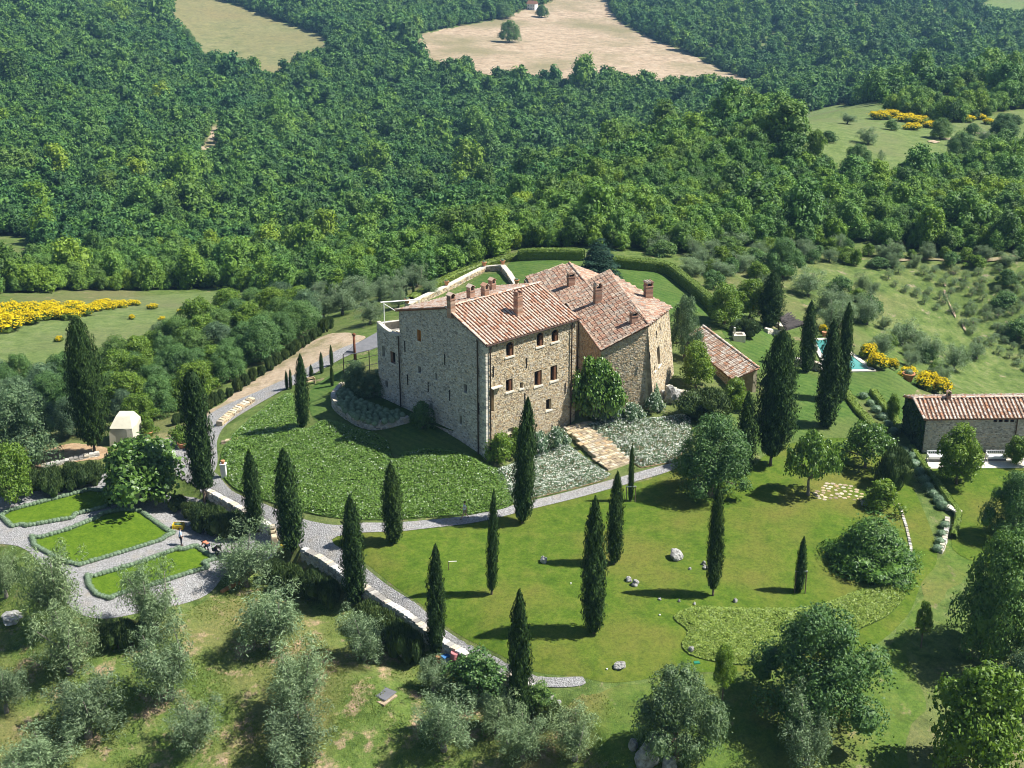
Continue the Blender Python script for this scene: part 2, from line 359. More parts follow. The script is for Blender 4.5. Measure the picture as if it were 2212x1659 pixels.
def sheet(name, poly, material, lift, kind='structure', sub=None, wob=0.0):
    """the part of the ground inside poly, as its own sheet just above the ground"""
    poly = np.asarray(poly)[:, :2]; x, y = _gv[:, 0], _gv[:, 1]
    s = sdist(poly, x, y)
    if wob: s = s + wob * (np.sin(x * 1.9 + y * .7) * .5 + np.sin(x * .63 - y * 1.3) * .7 + np.sin(x * 4.1 + 2 * y) * .25)
    ts = s[GT]; pos = ts > 0; cnt = pos.sum(1)
    V = _gv.copy(); V[:, 2] += lift; Vn = [V]; F = [GT[cnt == 3]]; base = len(V)
    def cut(a, b):
        sa, sb = s[a], s[b]; t = (sa / (sa - sb))[:, None]; return V[a] * (1 - t) + V[b] * t
    for c in (1, 2):
        tri = GT[cnt == c]; 
        if not len(tri): continue
        p = pos[cnt == c]; odd = np.argmax(p if c == 1 else ~p, 1); r = np.arange(len(tri))
        a, b, d = tri[r, odd], tri[r, (odd + 1) % 3], tri[r, (odd + 2) % 3]
        q1, q2 = cut(a, b), cut(a, d); k = len(tri); i1 = base + np.arange(k); i2 = i1 + k; base += 2 * k; Vn += [q1, q2]
        if c == 1: F.append(np.stack([a, i1, i2], 1))
        else: F += [np.stack([i1, b, d], 1), np.stack([i1, d, i2], 1)]
    V = np.vstack(Vn); F = np.concatenate(F)
    if not len(F): print('EMPTY SHEET', name); return None
    us, inv = np.unique(F.ravel(), return_inverse=True)
    o = link(name, mesh_np(name, V[us], inv.reshape(-1, 3), material, smooth_=True)); return tag(o, kind=kind)
def S(px, n=5): return smooth(P(px)[:, :2], n)
def Sc(px): return P(px)[:, :2]
REG = {}
REG['lawn'] = S([(705,1165),(760,1152),(850,1148),(1000,1136),(1130,1105),(1250,1070),(1390,1040),(1475,1012),(1600,1030),(1650,985),(1720,950),(1850,930),(1935,1000),(1985,1080),(2025,1200),(1990,1260),(1960,1330),(1880,1400),(1760,1440),(1620,1450),(1480,1455),(1330,1475),(1250,1462),(1150,1450),(1060,1405),(960,1350),(880,1285),(800,1225),(740,1185)])
REG['mid'] = S([(1700,800),(1735,802),(1830,850),(1880,905),(1950,985),(1930,1000),(1840,950),(1760,950),(1700,960),(1640,980),(1600,960),(1640,900)])
REG['pool_lawn'] = S([(1800,802),(1900,803),(1945,800),(1985,830),(1970,860),(1945,915),(1925,920),(1880,870),(1840,850)])
REG['shed'] = S([(1560,715),(1600,705),(1655,712),(1700,730),(1690,760),(1670,800),(1640,800),(1600,760)])
REG['back'] = S([(1095,590),(1120,560),(1245,556),(1340,570),(1440,588),(1500,635),(1550,690),(1500,700),(1440,690),(1340,640),(1200,640),(1130,650)])
REG['terrace'] = Sc([(975,640),(1045,592),(1080,592),(1105,618),(1112,640),(1000,655)])
REG['flank'] = S([(668,880),(672,842),(700,820),(740,800),(770,830),(720,870),(760,915),(860,920),(920,905),(1000,950),(1048,995),(960,985),(860,985),(770,935),(690,915)])
REG['farm_lawn'] = S([(1995,1013),(2100,1010),(2212,1008),(2330,1010),(2330,1210),(2180,1230),(2060,1190),(2068,1120),(2030,1060)])
M['ivyd'] = M['bank']
sheet('lawn', REG['lawn'], M['lawn'], .02); sheet('lawn', REG['mid'], M['lawn2'], .035); sheet('lawn', REG['pool_lawn'], M['lawn2'], .03)
sheet('lawn', REG['shed'], M['lawn2'], .03); sheet('lawn', REG['back'], M['lawn2'], .03); sheet('lawn', REG['terrace'], M['lawn2'], .04)
sheet('lawn', REG['flank'], M['lawn2'], .03); sheet('lawn', REG['farm_lawn'], M['lawn'], .045)
sheet('grove_ground', S([(-120,1330),(60,1290),(180,1345),(300,1335),(440,1300),(600,1215),(720,1280),(860,1360),(960,1420),(1090,1480),(1190,1525),(1260,1500),(1320,1520),(1300,1720),(-150,1740)]), M['grove'], .012, wob=.4)
REG['mown'] = S([(1270,1500),(1480,1462),(1640,1455),(1780,1445),(1900,1400),(1965,1335),(1995,1262),(2030,1200),(2065,1170),(2100,1230),(2000,1330),(1960,1420),(2000,1500),(1960,1580),(1900,1700),(1250,1700),(1300,1600)])
sheet('lawn', REG['mown'], M['rough'], .015, wob=.3)
REG['path'] = S([(462,1020),(500,1060),(560,1085),(640,1118),(720,1135),(780,1130),(850,1130),(950,1122),(1060,1105),(1150,1082),(1300,1043),(1455,1000),(1458,1014),(1390,1036),(1300,1062),(1150,1100),(1050,1125),(900,1145),(830,1150),(750,1155),(715,1168),(745,1192),(800,1236),(880,1292),(960,1360),(1060,1415),(1140,1455),(1200,1465),(1262,1463),(1264,1480),(1200,1486),(1130,1476),(1060,1440),(960,1392),(850,1312),(760,1246),(690,1205),(600,1165),(560,1135),(500,1095),(440,1060),(425,1035)], 4)
REG['parterre_gravel'] = S([(-60,1110),(0,1075),(100,1050),(215,1020),(300,1060),(420,1075),(470,1120),(520,1150),(570,1150),(615,1165),(600,1195),(500,1235),(440,1290),(300,1325),(200,1335),(140,1300),(60,1190),(-40,1170)])
REG['road'] = S([(230,990),(300,965),(400,935),(470,885),(560,845),(640,808),(740,752),(800,735),(810,745),(740,775),(640,830),(600,850),(500,910),(470,950),(470,1000),(455,1030),(420,1045),(330,1000),(250,1010)])
REG['dirt'] = S([(255,978),(330,945),(430,905),(520,840),(620,775),(700,725),(740,720),(790,730),(740,755),(640,810),(560,848),(470,888),(400,940),(300,972)])
REG['soil_left'] = S([(80,985),(150,960),(215,965),(240,985),(160,1000),(90,1010)])
sheet('dirt_track', REG['dirt'], M['dirt'], .05, wob=.25)
sheet('gravel_path', REG['path'], M['gravel'], .06); sheet('gravel_path', REG['road'], M['gravel'], .08); sheet('gravel_path', REG['parterre_gravel'], M['gravel'], .04)
sheet('bare_soil', REG['soil_left'], M['soil'], .05, wob=.2)
REG['bank'] = S([(500,1052),(476,1010),(490,955),(560,890),(632,850),(652,925),(700,908),(760,922),(832,948),(850,992),(880,976),(960,972),(1050,1002),(1098,1030),(1108,1060),(1100,1096),(1000,1114),(850,1124),(740,1122),(640,1104),(560,1078)], 4)
REG['rose_left'] = Sc([(1062,1020),(1150,985),(1226,958),(1322,1028),(1300,1040),(1150,1078),(1108,1090)])
REG['rose_right'] = Sc([(1268,918),(1330,902),(1400,905),(1490,895),(1500,960),(1452,1000),(1384,1012)])
REG['ivy_bed'] = S([(1455,1335),(1500,1312),(1600,1314),(1750,1312),(1850,1278),(1940,1255),(1957,1285),(1920,1330),(1870,1355),(1780,1395),(1700,1425),(1600,1438),(1500,1420),(1472,1395),(1485,1365)])
for k in ('bank', 'ivy_bed'): sheet('planting_bed', REG[k], M['bank'], .07)
for k in ('rose_left', 'rose_right'): sheet('planting_bed', REG[k], M['soil'], .07)
REG['slope'] = S([(1560,560),(1640,545),(1760,550),(1900,565),(2050,562),(2212,560),(2400,560),(2400,860),(2100,850),(2010,800),(1900,720),(1800,690),(1700,640),(1620,620)])
sheet('hillside', REG['slope'], M['slope'], .02)
REG['broom_meadow'] = S([(-120,640),(0,655),(150,655),(320,640),(480,630),(560,640),(520,670),(480,700),(330,720),(160,770),(60,790),(-120,790)])
sheet('meadow', REG['broom_meadow'], M['meadow'], .03)
REG['ridge_meadow'] = S([(1690,262),(1760,240),(1830,228),(1900,232),(2000,262),(2100,262),(2212,235),(2330,240),(2330,352),(2212,335),(2090,364),(1990,378),(1850,395),(1775,372),(1715,330)])
sheet('meadow', REG['ridge_meadow'], M['meadow'], .05)
REG['field_green'] = S([(372,-60),(374,0),(374,40),(392,85),(450,135),(545,162),(612,172),(672,132),(712,118),(690,78),(560,30),(430,-20)])
REG['field_tan'] = S([(896,82),(990,58),(1070,44),(1130,22),(1190,6),(1230,-40),(1320,-60),(1310,0),(1335,42),(1400,82),(1500,122),(1655,180),(1600,198),(1520,190),(1400,193),(1250,183),(1180,188),(1120,173),(1000,150),(930,126)])
sheet('field', REG['field_green'], M['field_green'], .15, wob=2.); sheet('field', REG['field_tan'], M['field_tan'], .15, wob=2.)
REG['field_far'] = S([(2130,30),(2212,33),(2300,30),(2300,-10),(2180,-8),(2120,10)]); sheet('field', REG['field_far'], M['meadow'], .2)
for pts, w in (([(2330,262),(2212,275),(2100,292),(1990,312)], 2.2), ([(2330,560),(2150,562),(2000,560),(1900,566)], 1.2), ([(2040,612),(2045,650),(2068,690),(2090,720)], .45), ([(470,268),(462,300),(428,335)], 4.5), ([(1822,372),(1822,430)], 2.6), ([(470,360),(470,384)], 4.0)):
    c = P(pts)[:, :2]; c = smooth(c, 6, False); t = np.gradient(c, axis=0); nrm = np.stack([-t[:, 1], t[:, 0]], 1); nrm /= np.linalg.norm(nrm, axis=1)[:, None]
    sheet('dirt_track', np.vstack([c + nrm * w / 2, (c - nrm * w / 2)[::-1]]), M['dirt'], .2)
# ------------------------------------------------------------------ foliage library
M['bark'] = plain('bark', (.16, .12, .085), .95, .05, .35, 5.0)
M['olive_bark'] = plain('olive_bark', (.20, .18, .15), .95, .05, .35, 5.0)
M['olive'] = leafmat('olive_leaves', (.085, .14, .06), (.29, .39, .20), .28, .25, .3, .5, hue=(1.15, 1.05, .85))
M['oak'] = leafmat('oak_leaves', (.04, .11, .026), (.145, .26, .062), .22, .25, .3, .5)
M['oak_grey'] = leafmat('grey_oak_leaves', (.04, .09, .04), (.15, .235, .11), .2, .2, .3, .5)
M['bright'] = leafmat('bright_leaves', (.06, .13, .012), (.20, .31, .035), .3, .15, .3, .45)
M['fig'] = leafmat('fig_leaves', (.045, .11, .015), (.17, .29, .05), .3, .12, .5, .38)
M['cypress'] = leafmat('cypress_sprays', (.012, .032, .008), (.055, .105, .020), .06, .2, .15, .7)
M['rosemary'] = leafmat('rosemary_sprays', (.025, .055, .015), (.085, .13, .035), .1, .2, .2, .6)
M['santolina'] = leafmat('santolina_tufts', (.11, .165, .095), (.24, .32, .20), .1, .1, .1, .8, hue=(1, 1, 1))
M['yew'] = leafmat('yew_sprays', (.04, .11, .014), (.14, .26, .035), .18, .1, .35, .45)
M['broom'] = leafmat('broom_flowers', (.50, .36, .006), (.78, .60, .012), .2, .1, .1, .7, hue=(1, 1, 1))
M['broom_leaf'] = leafmat('broom_twigs', (.05, .09, .015), (.14, .19, .03), .15, .15, .1, .7)
M['wood'] = leafmat('woodland_leaves', (.05, .125, .020), (.17, .31, .058), .25, .45, .25, .55, hue=(1.35, 1.1, .5), patch=.03, pdark=(.80, .90, .92), plight=(1.35, 1.16, .8))
M['wood_far'] = leafmat('far_woodland_leaves', (.032, .098, .024), (.135, .265, .058), .22, .45, .2, .6, hue=(1.25, 1.08, .6), patch=.016, pdark=(.66, .80, .95), plight=(1.15, 1.08, .95))  # darker and bluer than the near leaves: distance haze put into the colour
M['box'] = leafmat('box_leaves', (.07, .13, .015), (.20, .27, .045), .15, .1, .25, .5)
M['rose_leaf'] = leafmat('rose_leaves', (.06, .12, .055), (.19, .28, .16), .2, .1, .35, .45)
M['petal'] = leafmat('white_petals', (.62, .62, .56), (.84, .84, .80), .3, .0, .2, .5, hue=(1, 1, 1))
M['vinca'] = leafmat('ground_cover_leaves', (.06, .14, .014), (.20, .32, .05), .2, .1, .45, .4, fleck=(.55, .62, .50))  # pale flecks: painted sun glints as well as white flowers
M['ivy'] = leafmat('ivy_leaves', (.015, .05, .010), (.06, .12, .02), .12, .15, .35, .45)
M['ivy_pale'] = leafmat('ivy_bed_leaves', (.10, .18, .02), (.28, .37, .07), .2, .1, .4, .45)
M['conifer'] = leafmat('cedar_needles', (.010, .032, .018), (.03, .075, .038), .05, .1, .15, .65)

def unit(v): return v / (np.linalg.norm(v, axis=-1, keepdims=True) + 1e-9)
def quads(p, nrm, size, rng, aspect=.62, along=None):
    """leaf-shaped rhombi at p facing nrm; along = preferred long axis"""
    n = len(p); t = rng.normal(size=(n, 3)) if along is None else along + rng.normal(size=(n, 3)) * .35
    t = unit(t - (t * nrm).sum(1, keepdims=True) * nrm); b = np.cross(nrm, t)
    s = (np.asarray(size) * rng.uniform(.6, 1.4, n))[:, None]
    V = np.stack([p - t * s, p + b * s * aspect, p + t * s * 1.05 + nrm * s * .15, p - b * s * aspect], 1).reshape(-1, 3)
    F = np.arange(n * 4, dtype=np.int32).reshape(-1, 4); return V, F
def lobes_cloud(rng, lob, n, size, aspect=.62, up=.25, shell=.8, rnd=.55, along=None):
    """leaves over the outer part of a set of ellipsoid lobes (cx,cy,cz,rx,ry,rz)"""
    lob = np.asarray(lob, float); wgt = lob[:, 3] * lob[:, 5]; wgt /= wgt.sum()
    k = rng.choice(len(lob), n, p=wgt); d = unit(rng.normal(size=(n, 3))); d[:, 2] = np.where(d[:, 2] < -.55, -d[:, 2], d[:, 2])
    r = shell + (1.06 - shell) * rng.random(n) ** .6
    r = np.where(rng.random(n) < .18, r * rng.uniform(1.04, 1.40, n), r)
    p = lob[k, :3] + d * lob[k, 3:6] * r[:, None]
    nrm = unit(d + rng.normal(size=(n, 3)) * rnd + np.array([0, 0, up]))
    return quads(p, nrm, size, rng, aspect, along)
def blob(rng, c, r, n=8, m=6, jit=.12):
    """dark inside of a dense crown"""
    V = []; 
    for i in range(1, m):
        a = math.pi * i / m
        for k in range(n):
            w = 2 * math.pi * k / n; j = 1 + rng.normal() * jit
            V.append([c[0] + r[0] * math.sin(a) * math.cos(w) * j, c[1] + r[1] * math.sin(a) * math.sin(w) * j, c[2] + r[2] * math.cos(a) * j])
    F = [(i * n + k, i * n + (k + 1) % n, (i + 1) * n + (k + 1) % n, (i + 1) * n + k) for i in range(m - 2) for k in range(n)]
    V += [[c[0], c[1], c[2] + r[2]], [c[0], c[1], c[2] - r[2]]]; t = len(V)
    T3 = [(t - 2, (k + 1) % n, k) for k in range(n)] + [(t - 1, (m - 2) * n + k, (m - 2) * n + (k + 1) % n) for k in range(n)]
    return np.array(V), np.array([(a, b, c_, d_) for a, b, c_, d_ in F]), np.array(T3)
def join(parts):
    """parts: list of (V, F) -> V, list of F by size"""
    V = []; F = []; n = 0
    for v, *fs in parts:
        V.append(v); F += [np.asarray(f) + n for f in fs if len(f)]; n += len(v)
    return np.vstack(V), F
def crown_lobes(rng, w, h0, h1, nl, size=(.28, .45), flat=1.0, taper=.5):
    """lobes filling a rounded crown of width w between heights h0 and h1"""
    out = []; H = h1 - h0
    for i in range(nl):
        f = (i + rng.random()) / nl; z = h0 + H * (.12 + .8 * f); prof = math.sin(math.pi * (.12 + .8 * f) ** taper) ** .6
        a = 2.399963 * i + rng.random() * .8; rr = w / 2 * prof * math.sqrt(rng.uniform(.12, 1)) * .86 * (1 + .22 * math.sin(2 * a + w))
        s = rng.uniform(*size) * w / 2 * (.75 + .5 * prof)
        out.append([rr * math.cos(a), rr * math.sin(a), min(max(z, h0 + s * .5), h1 - s * .75), s, s, s * flat])
    return out
def trunk_mesh(name, rng, h, r, limbs, m, lean=.15, nseg=6):
    b = MB(); p = [np.array([0, 0, -.4])]
    for i in range(1, 5): p.append(np.array([rng.normal() * lean * i / 4, rng.normal() * lean * i / 4, h * i / 4]))
    b.tube(p, [r * 1.35, r * 1.0, r * .9, r * .8, r * .65], nseg)
    for L in limbs:
        e = np.array(L, float); s = p[3] * .6 + p[4] * .4; q = (s + e) / 2 + rng.normal(size=3) * .12 * np.linalg.norm(e - s); b.tube([s, q, e], [r * .55, r * .38, r * .16], 5)
    return b.mesh(name, m, True)
KIND = {}
def reg(kind, name_crown, build, n, trunk=None): KIND[kind] = [build(np.random.default_rng(100 + 17 * i + len(KIND) * 7)) for i in range(n)]
def mk_round(kind, m, w, h, h0, nl, nleaf, leaf, tr, barkm='bark', size=(.28, .45), flat=.9, aspect=.62, core=True, variants=3, rnd=.55, up=.25, shell=.8, limbs=5):
    """a round-headed tree: list of (crown mesh, trunk mesh)"""
    L = []
    for i in range(variants):
        rng = np.random.default_rng(abs(hash(kind)) % 1 + 31 * i + sum(map(ord, kind)))
        lob = crown_lobes(rng, w, h0, h, nl, size, flat)
        parts = [lobes_cloud(rng, lob, nleaf, leaf, aspect, up, shell, rnd)]
        if core:
            for b in lob[::2]: parts.append(blob(rng, b[:3], [x * .62 for x in b[3:6]], 6, 4))
        V, F = join(parts); cm = mesh_np(kind + '_crown', V, F, M[m])
        li = [(l[0] * .8, l[1] * .8, l[2]) for l in lob[:limbs]]
        L.append((cm, trunk_mesh(kind + '_trunk', rng, max(h0 * 1.05, h * .32), tr, li, M[barkm], .1 * w / 4)))
    KIND[kind] = (L, w, h)
def mk_olive(kind, w, h, nleaf, variants):
    L = []
    for i in range(variants):
        rng = np.random.default_rng(900 + 37 * i); b = MB(); lob = []; al = []; fork = np.array([rng.normal() * .12, rng.normal() * .12, h * rng.uniform(.10, .17)])
        b.tube([(0, 0, -.4), fork * .5 + rng.normal(size=3) * .05, fork], [.24, .18, .15], 7)
        for j in range(int(rng.integers(6, 9))):
            a = j * 2.4 + rng.random() * .9 + i; R = w / 2 * rng.uniform(.25, .85); H = h * rng.uniform(.48, .98) * (1 - .18 * R / (w / 2)); e = np.array([R * math.cos(a), R * math.sin(a), H])
            q = fork * .45 + e * .55 + rng.normal(size=3) * .18; q[2] -= .15 * h * .4; b.tube([fork, q, e * .93 + fork * .07], [.09, .055, .02], 5)
            for t in np.linspace(.30, 1.0, 7):
                c = (1 - t) ** 2 * fork + 2 * t * (1 - t) * q + t * t * e; s_ = w * rng.uniform(.08, .135) * (1.25 - .35 * t)
                for _ in range(2):
                    lob.append([*(c + rng.normal(size=3) * s_ * .75), s_, s_, s_ * 1.5])
        V1, F1 = lobes_cloud(rng, lob, nleaf, .10, .24, .15, .35, .75)
        L.append((mesh_np(kind + '_crown', V1, F1, M['olive']), b.mesh(kind + '_trunk', M['olive_bark'], True)))
    KIND[kind] = (L, w * .86, h * .97)
mk_olive('olive', 4.0, 4.6, 9000, 6)
mk_round('young_olive', 'olive', 3.0, 3.2, .3, 14, 2600, .09, .10, 'olive_bark', (.2, .4), 1.2, .28, False, 2, .8, .2, .4, 6)
mk_round('oak', 'oak', 8.6, 8.0, .2, 56, 24000, .105, .30, 'bark', (.13, .30), .85, .6, True, 3, .6, .45)
mk_round('grey_oak', 'oak_grey', 7.6, 7.0, .2, 52, 20000, .10, .28, 'bark', (.13, .30), .95, .45, True, 3, .6, .4)
mk_round('bright_tree', 'bright', 4.8, 5.0, .3, 32, 9500, .10, .14, 'bark', (.14, .34), .95, .6, True, 3, .65, .4)
mk_round('fig', 'fig', 6.6, 4.2, .2, 36, 6500, .16, .18, 'bark', (.15, .32), .8, .7, True, 3, .65, .5)
mk_round('fruit', 'fig', 6.8, 4.2, 1.0, 30, 5200, .13, .18, 'olive_bark', (.11, .26), .75, .65, False, 3, .65, .5, .6, 9)
mk_round('shrub', 'oak', 3.1, 2.6, .05, 18, 4200, .085, .10, 'bark', (.2, .45), .85, .6, True, 2, .6, .4)
mk_round('green_shrub', 'bright', 2.9, 2.4, .05, 16, 4000, .09, .10, 'bark', (.2, .45), .85, .6, True, 2, .65, .4)
def mk_tiers(kind, m, w, h, nt, nleaf, leaf):
    L = []
    for i in range(2):
        rng = np.random.default_rng(70 + i); lob = []
        for t in range(nt):
            f = t / (nt - 1); R = w / 2 * (1 - f * .82) * (.88 if t == 0 else 1); k = max(1, int(11 * (1 - f * .8)))
            for j in range(k):
                a = 2 * math.pi * (j + rng.random() * .6) / k + t; rr = R * rng.uniform(.5, .9); s = R * rng.uniform(.14, .34) + .22
                lob.append([rr * math.cos(a), rr * math.sin(a), .3 + (h - .8) * f + .25 * rng.normal(), s * 1.2, s * 1.2, s * .45])
        lob.append([0, 0, h * .45, w * .26, w * .26, h * .45]); V, F = join([lobes_cloud(rng, lob, nleaf, leaf, .4, .55, .8, .45)] + [blob(rng, b[:3], [x * .7 for x in b[3:6]], 6, 4) for b in lob])
        L.append((mesh_np(kind + '_crown', V, F, M[m]), trunk_mesh(kind + '_trunk', rng, h * .4, .2, [], M['bark'])))
    KIND[kind] = (L, w, h)
mk_tiers('yew', 'yew', 8.0, 4.6, 6, 15000, .13)
mk_tiers('cedar', 'conifer', 6.0, 7.0, 7, 14000, .13)
def mk_spray(kind, m, w, h, n, leaf, variants=2, nl=14):
    """upright sprays over a low mound, as rosemary grows"""
    L = []
    for i in range(variants):
        rng = np.random.default_rng(7 + 13 * i + sum(map(ord, kind)))
        lob = crown_lobes(rng, w, 0, h, nl, (.3, .5), .8)
        k = rng.integers(0, len(lob), n); lb = np.array(lob)[k]; d = unit(rng.normal(size=(n, 3))); d[:, 2] = np.abs(d[:, 2])
        p = lb[:, :3] + d * lb[:, 3:6] * rng.uniform(.7, 1.1, n)[:, None]
        al = unit(d * .6 + np.array([0, 0, 1.]) + rng.normal(size=(n, 3)) * .25)
        nrm = unit(np.cross(al, rng.normal(size=(n, 3))) + d * .8)
        parts = [quads(p, nrm, leaf, rng, .28, al * 4)]
        for b in lob: parts.append(blob(rng, b[:3], [x * .75 for x in b[3:6]], 7, 5))
        V, F = join(parts); L.append((mesh_np(kind + '_foliage', V, F, M[m]), None))
    KIND[kind] = (L, w, h)
mk_spray('rosemary', 'rosemary', 3.4, 1.7, 4500, .13)
mk_spray('rosemary_round', 'rosemary', 4.2, 2.6, 6000, .14)
def mk_cypress(kind, m, variants, prof, n, leaf, w=1.0, h=1.0):
    L = []
    for i in range(variants):
        rng = np.random.default_rng(3 + 11 * i + sum(map(ord, kind)))
        zz = np.array([p[0] for p in prof]); rr = np.array([p[1] for p in prof])
        def R(z, a): return np.interp(z, zz, rr) * (1 + .13 * np.sin(3 * a + 9 * z + i) + .16 * np.sin(5 * a - 27 * z + 2 * i) + .15 * np.sin(9 * a + 47 * z + i) + .07 * np.sin(17 * a - 71 * z))
        # more leaves where the crown is wide
        zs = np.linspace(0, 1, 400); cdf = np.cumsum(np.interp(zs, zz, rr) + .04); cdf /= cdf[-1]
        z = np.interp(rng.random(n), cdf, zs); a = rng.random(n) * 2 * math.pi; r = R(z, a) * (1.10 - .30 * rng.random(n) ** 1.5)
        p = np.stack([r * np.cos(a) * w, r * np.sin(a) * w, z * h], 1); out = np.stack([np.cos(a), np.sin(a), np.full(n, .15)], 1)
        nrm = unit(out + rng.normal(size=(n, 3)) * .45); al = np.tile(np.array([0, 0, 3.0]), (n, 1)) + out * .8
        parts = [quads(p, nrm, leaf, rng, .34, al)]
        nr, nk = 26, 12; V = []
        for q in range(nr):
            z0 = q / (nr - 1)
            for k in range(nk):
                aa = 2 * math.pi * k / nk; r0 = R(z0, aa) * .78; V.append([r0 * math.cos(aa) * w, r0 * math.sin(aa) * w, z0 * h])
        F = [(q * nk + k, q * nk + (k + 1) % nk, (q + 1) * nk + (k + 1) % nk, (q + 1) * nk + k) for q in range(nr - 1) for k in range(nk)]
        parts.append((np.array(V), np.array(F)))
        V, F = join(parts); cm = mesh_np(kind + '_crown', V, F, M[m])
        b = MB(); b.tube([(0, 0, -.5), (0, 0, .4 * 1), (0, 0, h * .3)], [.2, .16, .1], 8); L.append((cm, b.mesh(kind + '_trunk', M['bark'], True)))
    KIND[kind] = (L, 2 * w * max(p[1] for p in prof), h)
mk_cypress('cypress', 'cypress', 4, [(0, .16), (.05, .36), (.18, .48), (.40, .50), (.62, .45), (.8, .34), (.92, .19), (1, .03)], 7500, .13, 1.7, 11.0)
mk_cypress('column_cypress', 'cypress', 2, [(0, .25), (.04, .42), (.2, .48), (.5, .5), (.8, .49), (.93, .40), (1, .12)], 7500, .13, 1.7, 11.0)
mk_cypress('slim_cypress', 'cypress', 3, [(0, .22), (.06, .42), (.2, .5), (.5, .49), (.75, .37), (.9, .2), (1, .02)], 4000, .12, 1.1, 9.0)
mk_cypress('broad_cypress', 'cypress', 2, [(0, .14), (.06, .34), (.2, .47), (.42, .5), (.62, .46), (.8, .36), (.92, .24), (.97, .14), (1, .04)], 13000, .15, 3.6, 13.0)

def _tone(o, t): o['tone'] = t
def plant(kind, u, v, wpx, vtop, name, label, cat, group=None, var=None, crown='crown', lift=0.0, part=True, tr=None, base=None, rz=None, lean=0.0):
    """a plant whose foot is under picture point (u,v), wpx wide and reaching picture row vtop"""
    L, w0, h0 = KIND[kind]; wpx = wpx * (.80 if 'cypress' in kind else 1.0); p = P(u, v) if base is None else np.array(base, float)
    sc = depth(p) / FPX; w = wpx * sc; h = max(height_to(p, vtop), .3)
    i = random.randrange(len(L)) if var is None else var % len(L)
    e = empty(name, p, label, cat, group, random.random() * 6.28 if rz is None else rz)
    if 'cypress' in kind and not lean: e.rotation_euler = (random.uniform(-.025, .025), random.uniform(-.025, .025), e.rotation_euler[2])
    if lean: e.rotation_euler = (0, lean, 0)
    cm, tm = L[i]
    l2 = lift * sc if lift else 0.0
    link(crown, cm, e, (0, 0, l2), None, (w / w0, w / w0, (h - l2) / h0))
    if tm is not None: link('trunk', tm, e, (0, 0, 0), None, ((tr or max(.6, w / w0)),) * 2 + (max(.5, (h) / h0 if not lift else (l2 * 1.3 + .5) / (.3 * h0)),))
    return e
# ------------------------------------------------------------------ woodland: crowns over the hills
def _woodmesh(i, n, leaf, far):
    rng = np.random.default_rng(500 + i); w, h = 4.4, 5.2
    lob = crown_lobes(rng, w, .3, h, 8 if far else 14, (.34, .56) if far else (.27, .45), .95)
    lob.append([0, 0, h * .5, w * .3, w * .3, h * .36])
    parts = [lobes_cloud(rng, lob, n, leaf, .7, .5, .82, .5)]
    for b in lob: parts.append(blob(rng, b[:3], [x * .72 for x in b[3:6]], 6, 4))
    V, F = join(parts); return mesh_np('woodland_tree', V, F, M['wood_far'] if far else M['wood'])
WOOD = [_woodmesh(i, 2200, .15, False) for i in range(5)]
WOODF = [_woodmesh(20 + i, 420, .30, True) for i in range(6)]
def pip(poly, u, v):
    poly = np.asarray(poly, float); ins = np.zeros(u.shape, bool); n = len(poly)
    for i in range(n):
        a, b = poly[i], poly[(i + 1) % n]; c = (a[1] > v) != (b[1] > v)
        with np.errstate(divide='ignore', invalid='ignore'): xi = a[0] + (v - a[1]) * (b[0] - a[0]) / (b[1] - a[1] if b[1] != a[1] else 1e-9)
        ins ^= c & (u < xi)
    return ins
FOREST_LINE = [(-400,640),(0,636),(150,628),(300,628),(480,622),(600,640),(720,640),(800,648),(880,640),(930,615),(1000,588),(1060,560),(1120,540),(1250,532),(1440,548),(1560,545),(1660,530),(1800,535),(1830,520),(2000,545),(2212,552),(2700,552)]
_fl = np.array(FOREST_LINE, float)
def _candidates():
    out = []
    for y0, y1, d in ((190, 335, 2.2), (335, 520, 2.7), (520, 760, 3.1), (760, 1250, 3.8)):
        ys = np.arange(y0, y1, d * .9); hw = y1 * .52
        xs = np.arange(-hw, hw, d); gx, gy = np.meshgrid(xs, ys); gx = gx + (np.arange(len(ys)) % 2)[:, None] * d / 2
        p = np.stack([gx.ravel(), gy.ravel()], 1); p += RNG.normal(0, d * .24, p.shape); out.append(np.column_stack([p, np.full(len(p), d)]))
    return np.vstack(out)
_c = _candidates(); _z = T(_c[:, 0], _c[:, 1]); _p3 = np.column_stack([_c[:, :2], _z]); _u, _v, _d = proj(_p3)
_ok = (_v < np.interp(_u, _fl[:, 0], _fl[:, 1])) & (_u > -330) & (_u < 2540)
for k, mrg in (('field_green', 1.0), ('field_tan', 1.0), ('ridge_meadow', .5), ('broom_meadow', 1.0), ('field_far', 1)):
    _ok &= sdist(REG[k], _c[:, 0], _c[:, 1]) < -mrg
for poly in ([(415,350),(462,258),(490,262),(478,340),(440,372)], [(462,350),(480,350),(480,398),(464,398)], [(1808,352),(1832,352),(1832,440),(1812,440)], [(2330,268),(2212,278),(2100,296),(1985,310),(1985,325),(2100,308),(2330,290)],
             [(-60,520),(0,505),(60,515),(100,555),(60,600),(-60,590)], [(150,385),(225,365),(235,380),(160,400)], [(1020,160),(1120,150),(1130,168),(1050,185),(1000,180)], [(1020,150),(920,108),(900,90),(880,110),(940,160)], [(2020,220),(2130,215),(2140,240),(2040,248)], [(1990,205),(2060,205),(2060,230),(1900,240),(1905,222)]):
    _ok &= ~pip(poly, _u, _v)
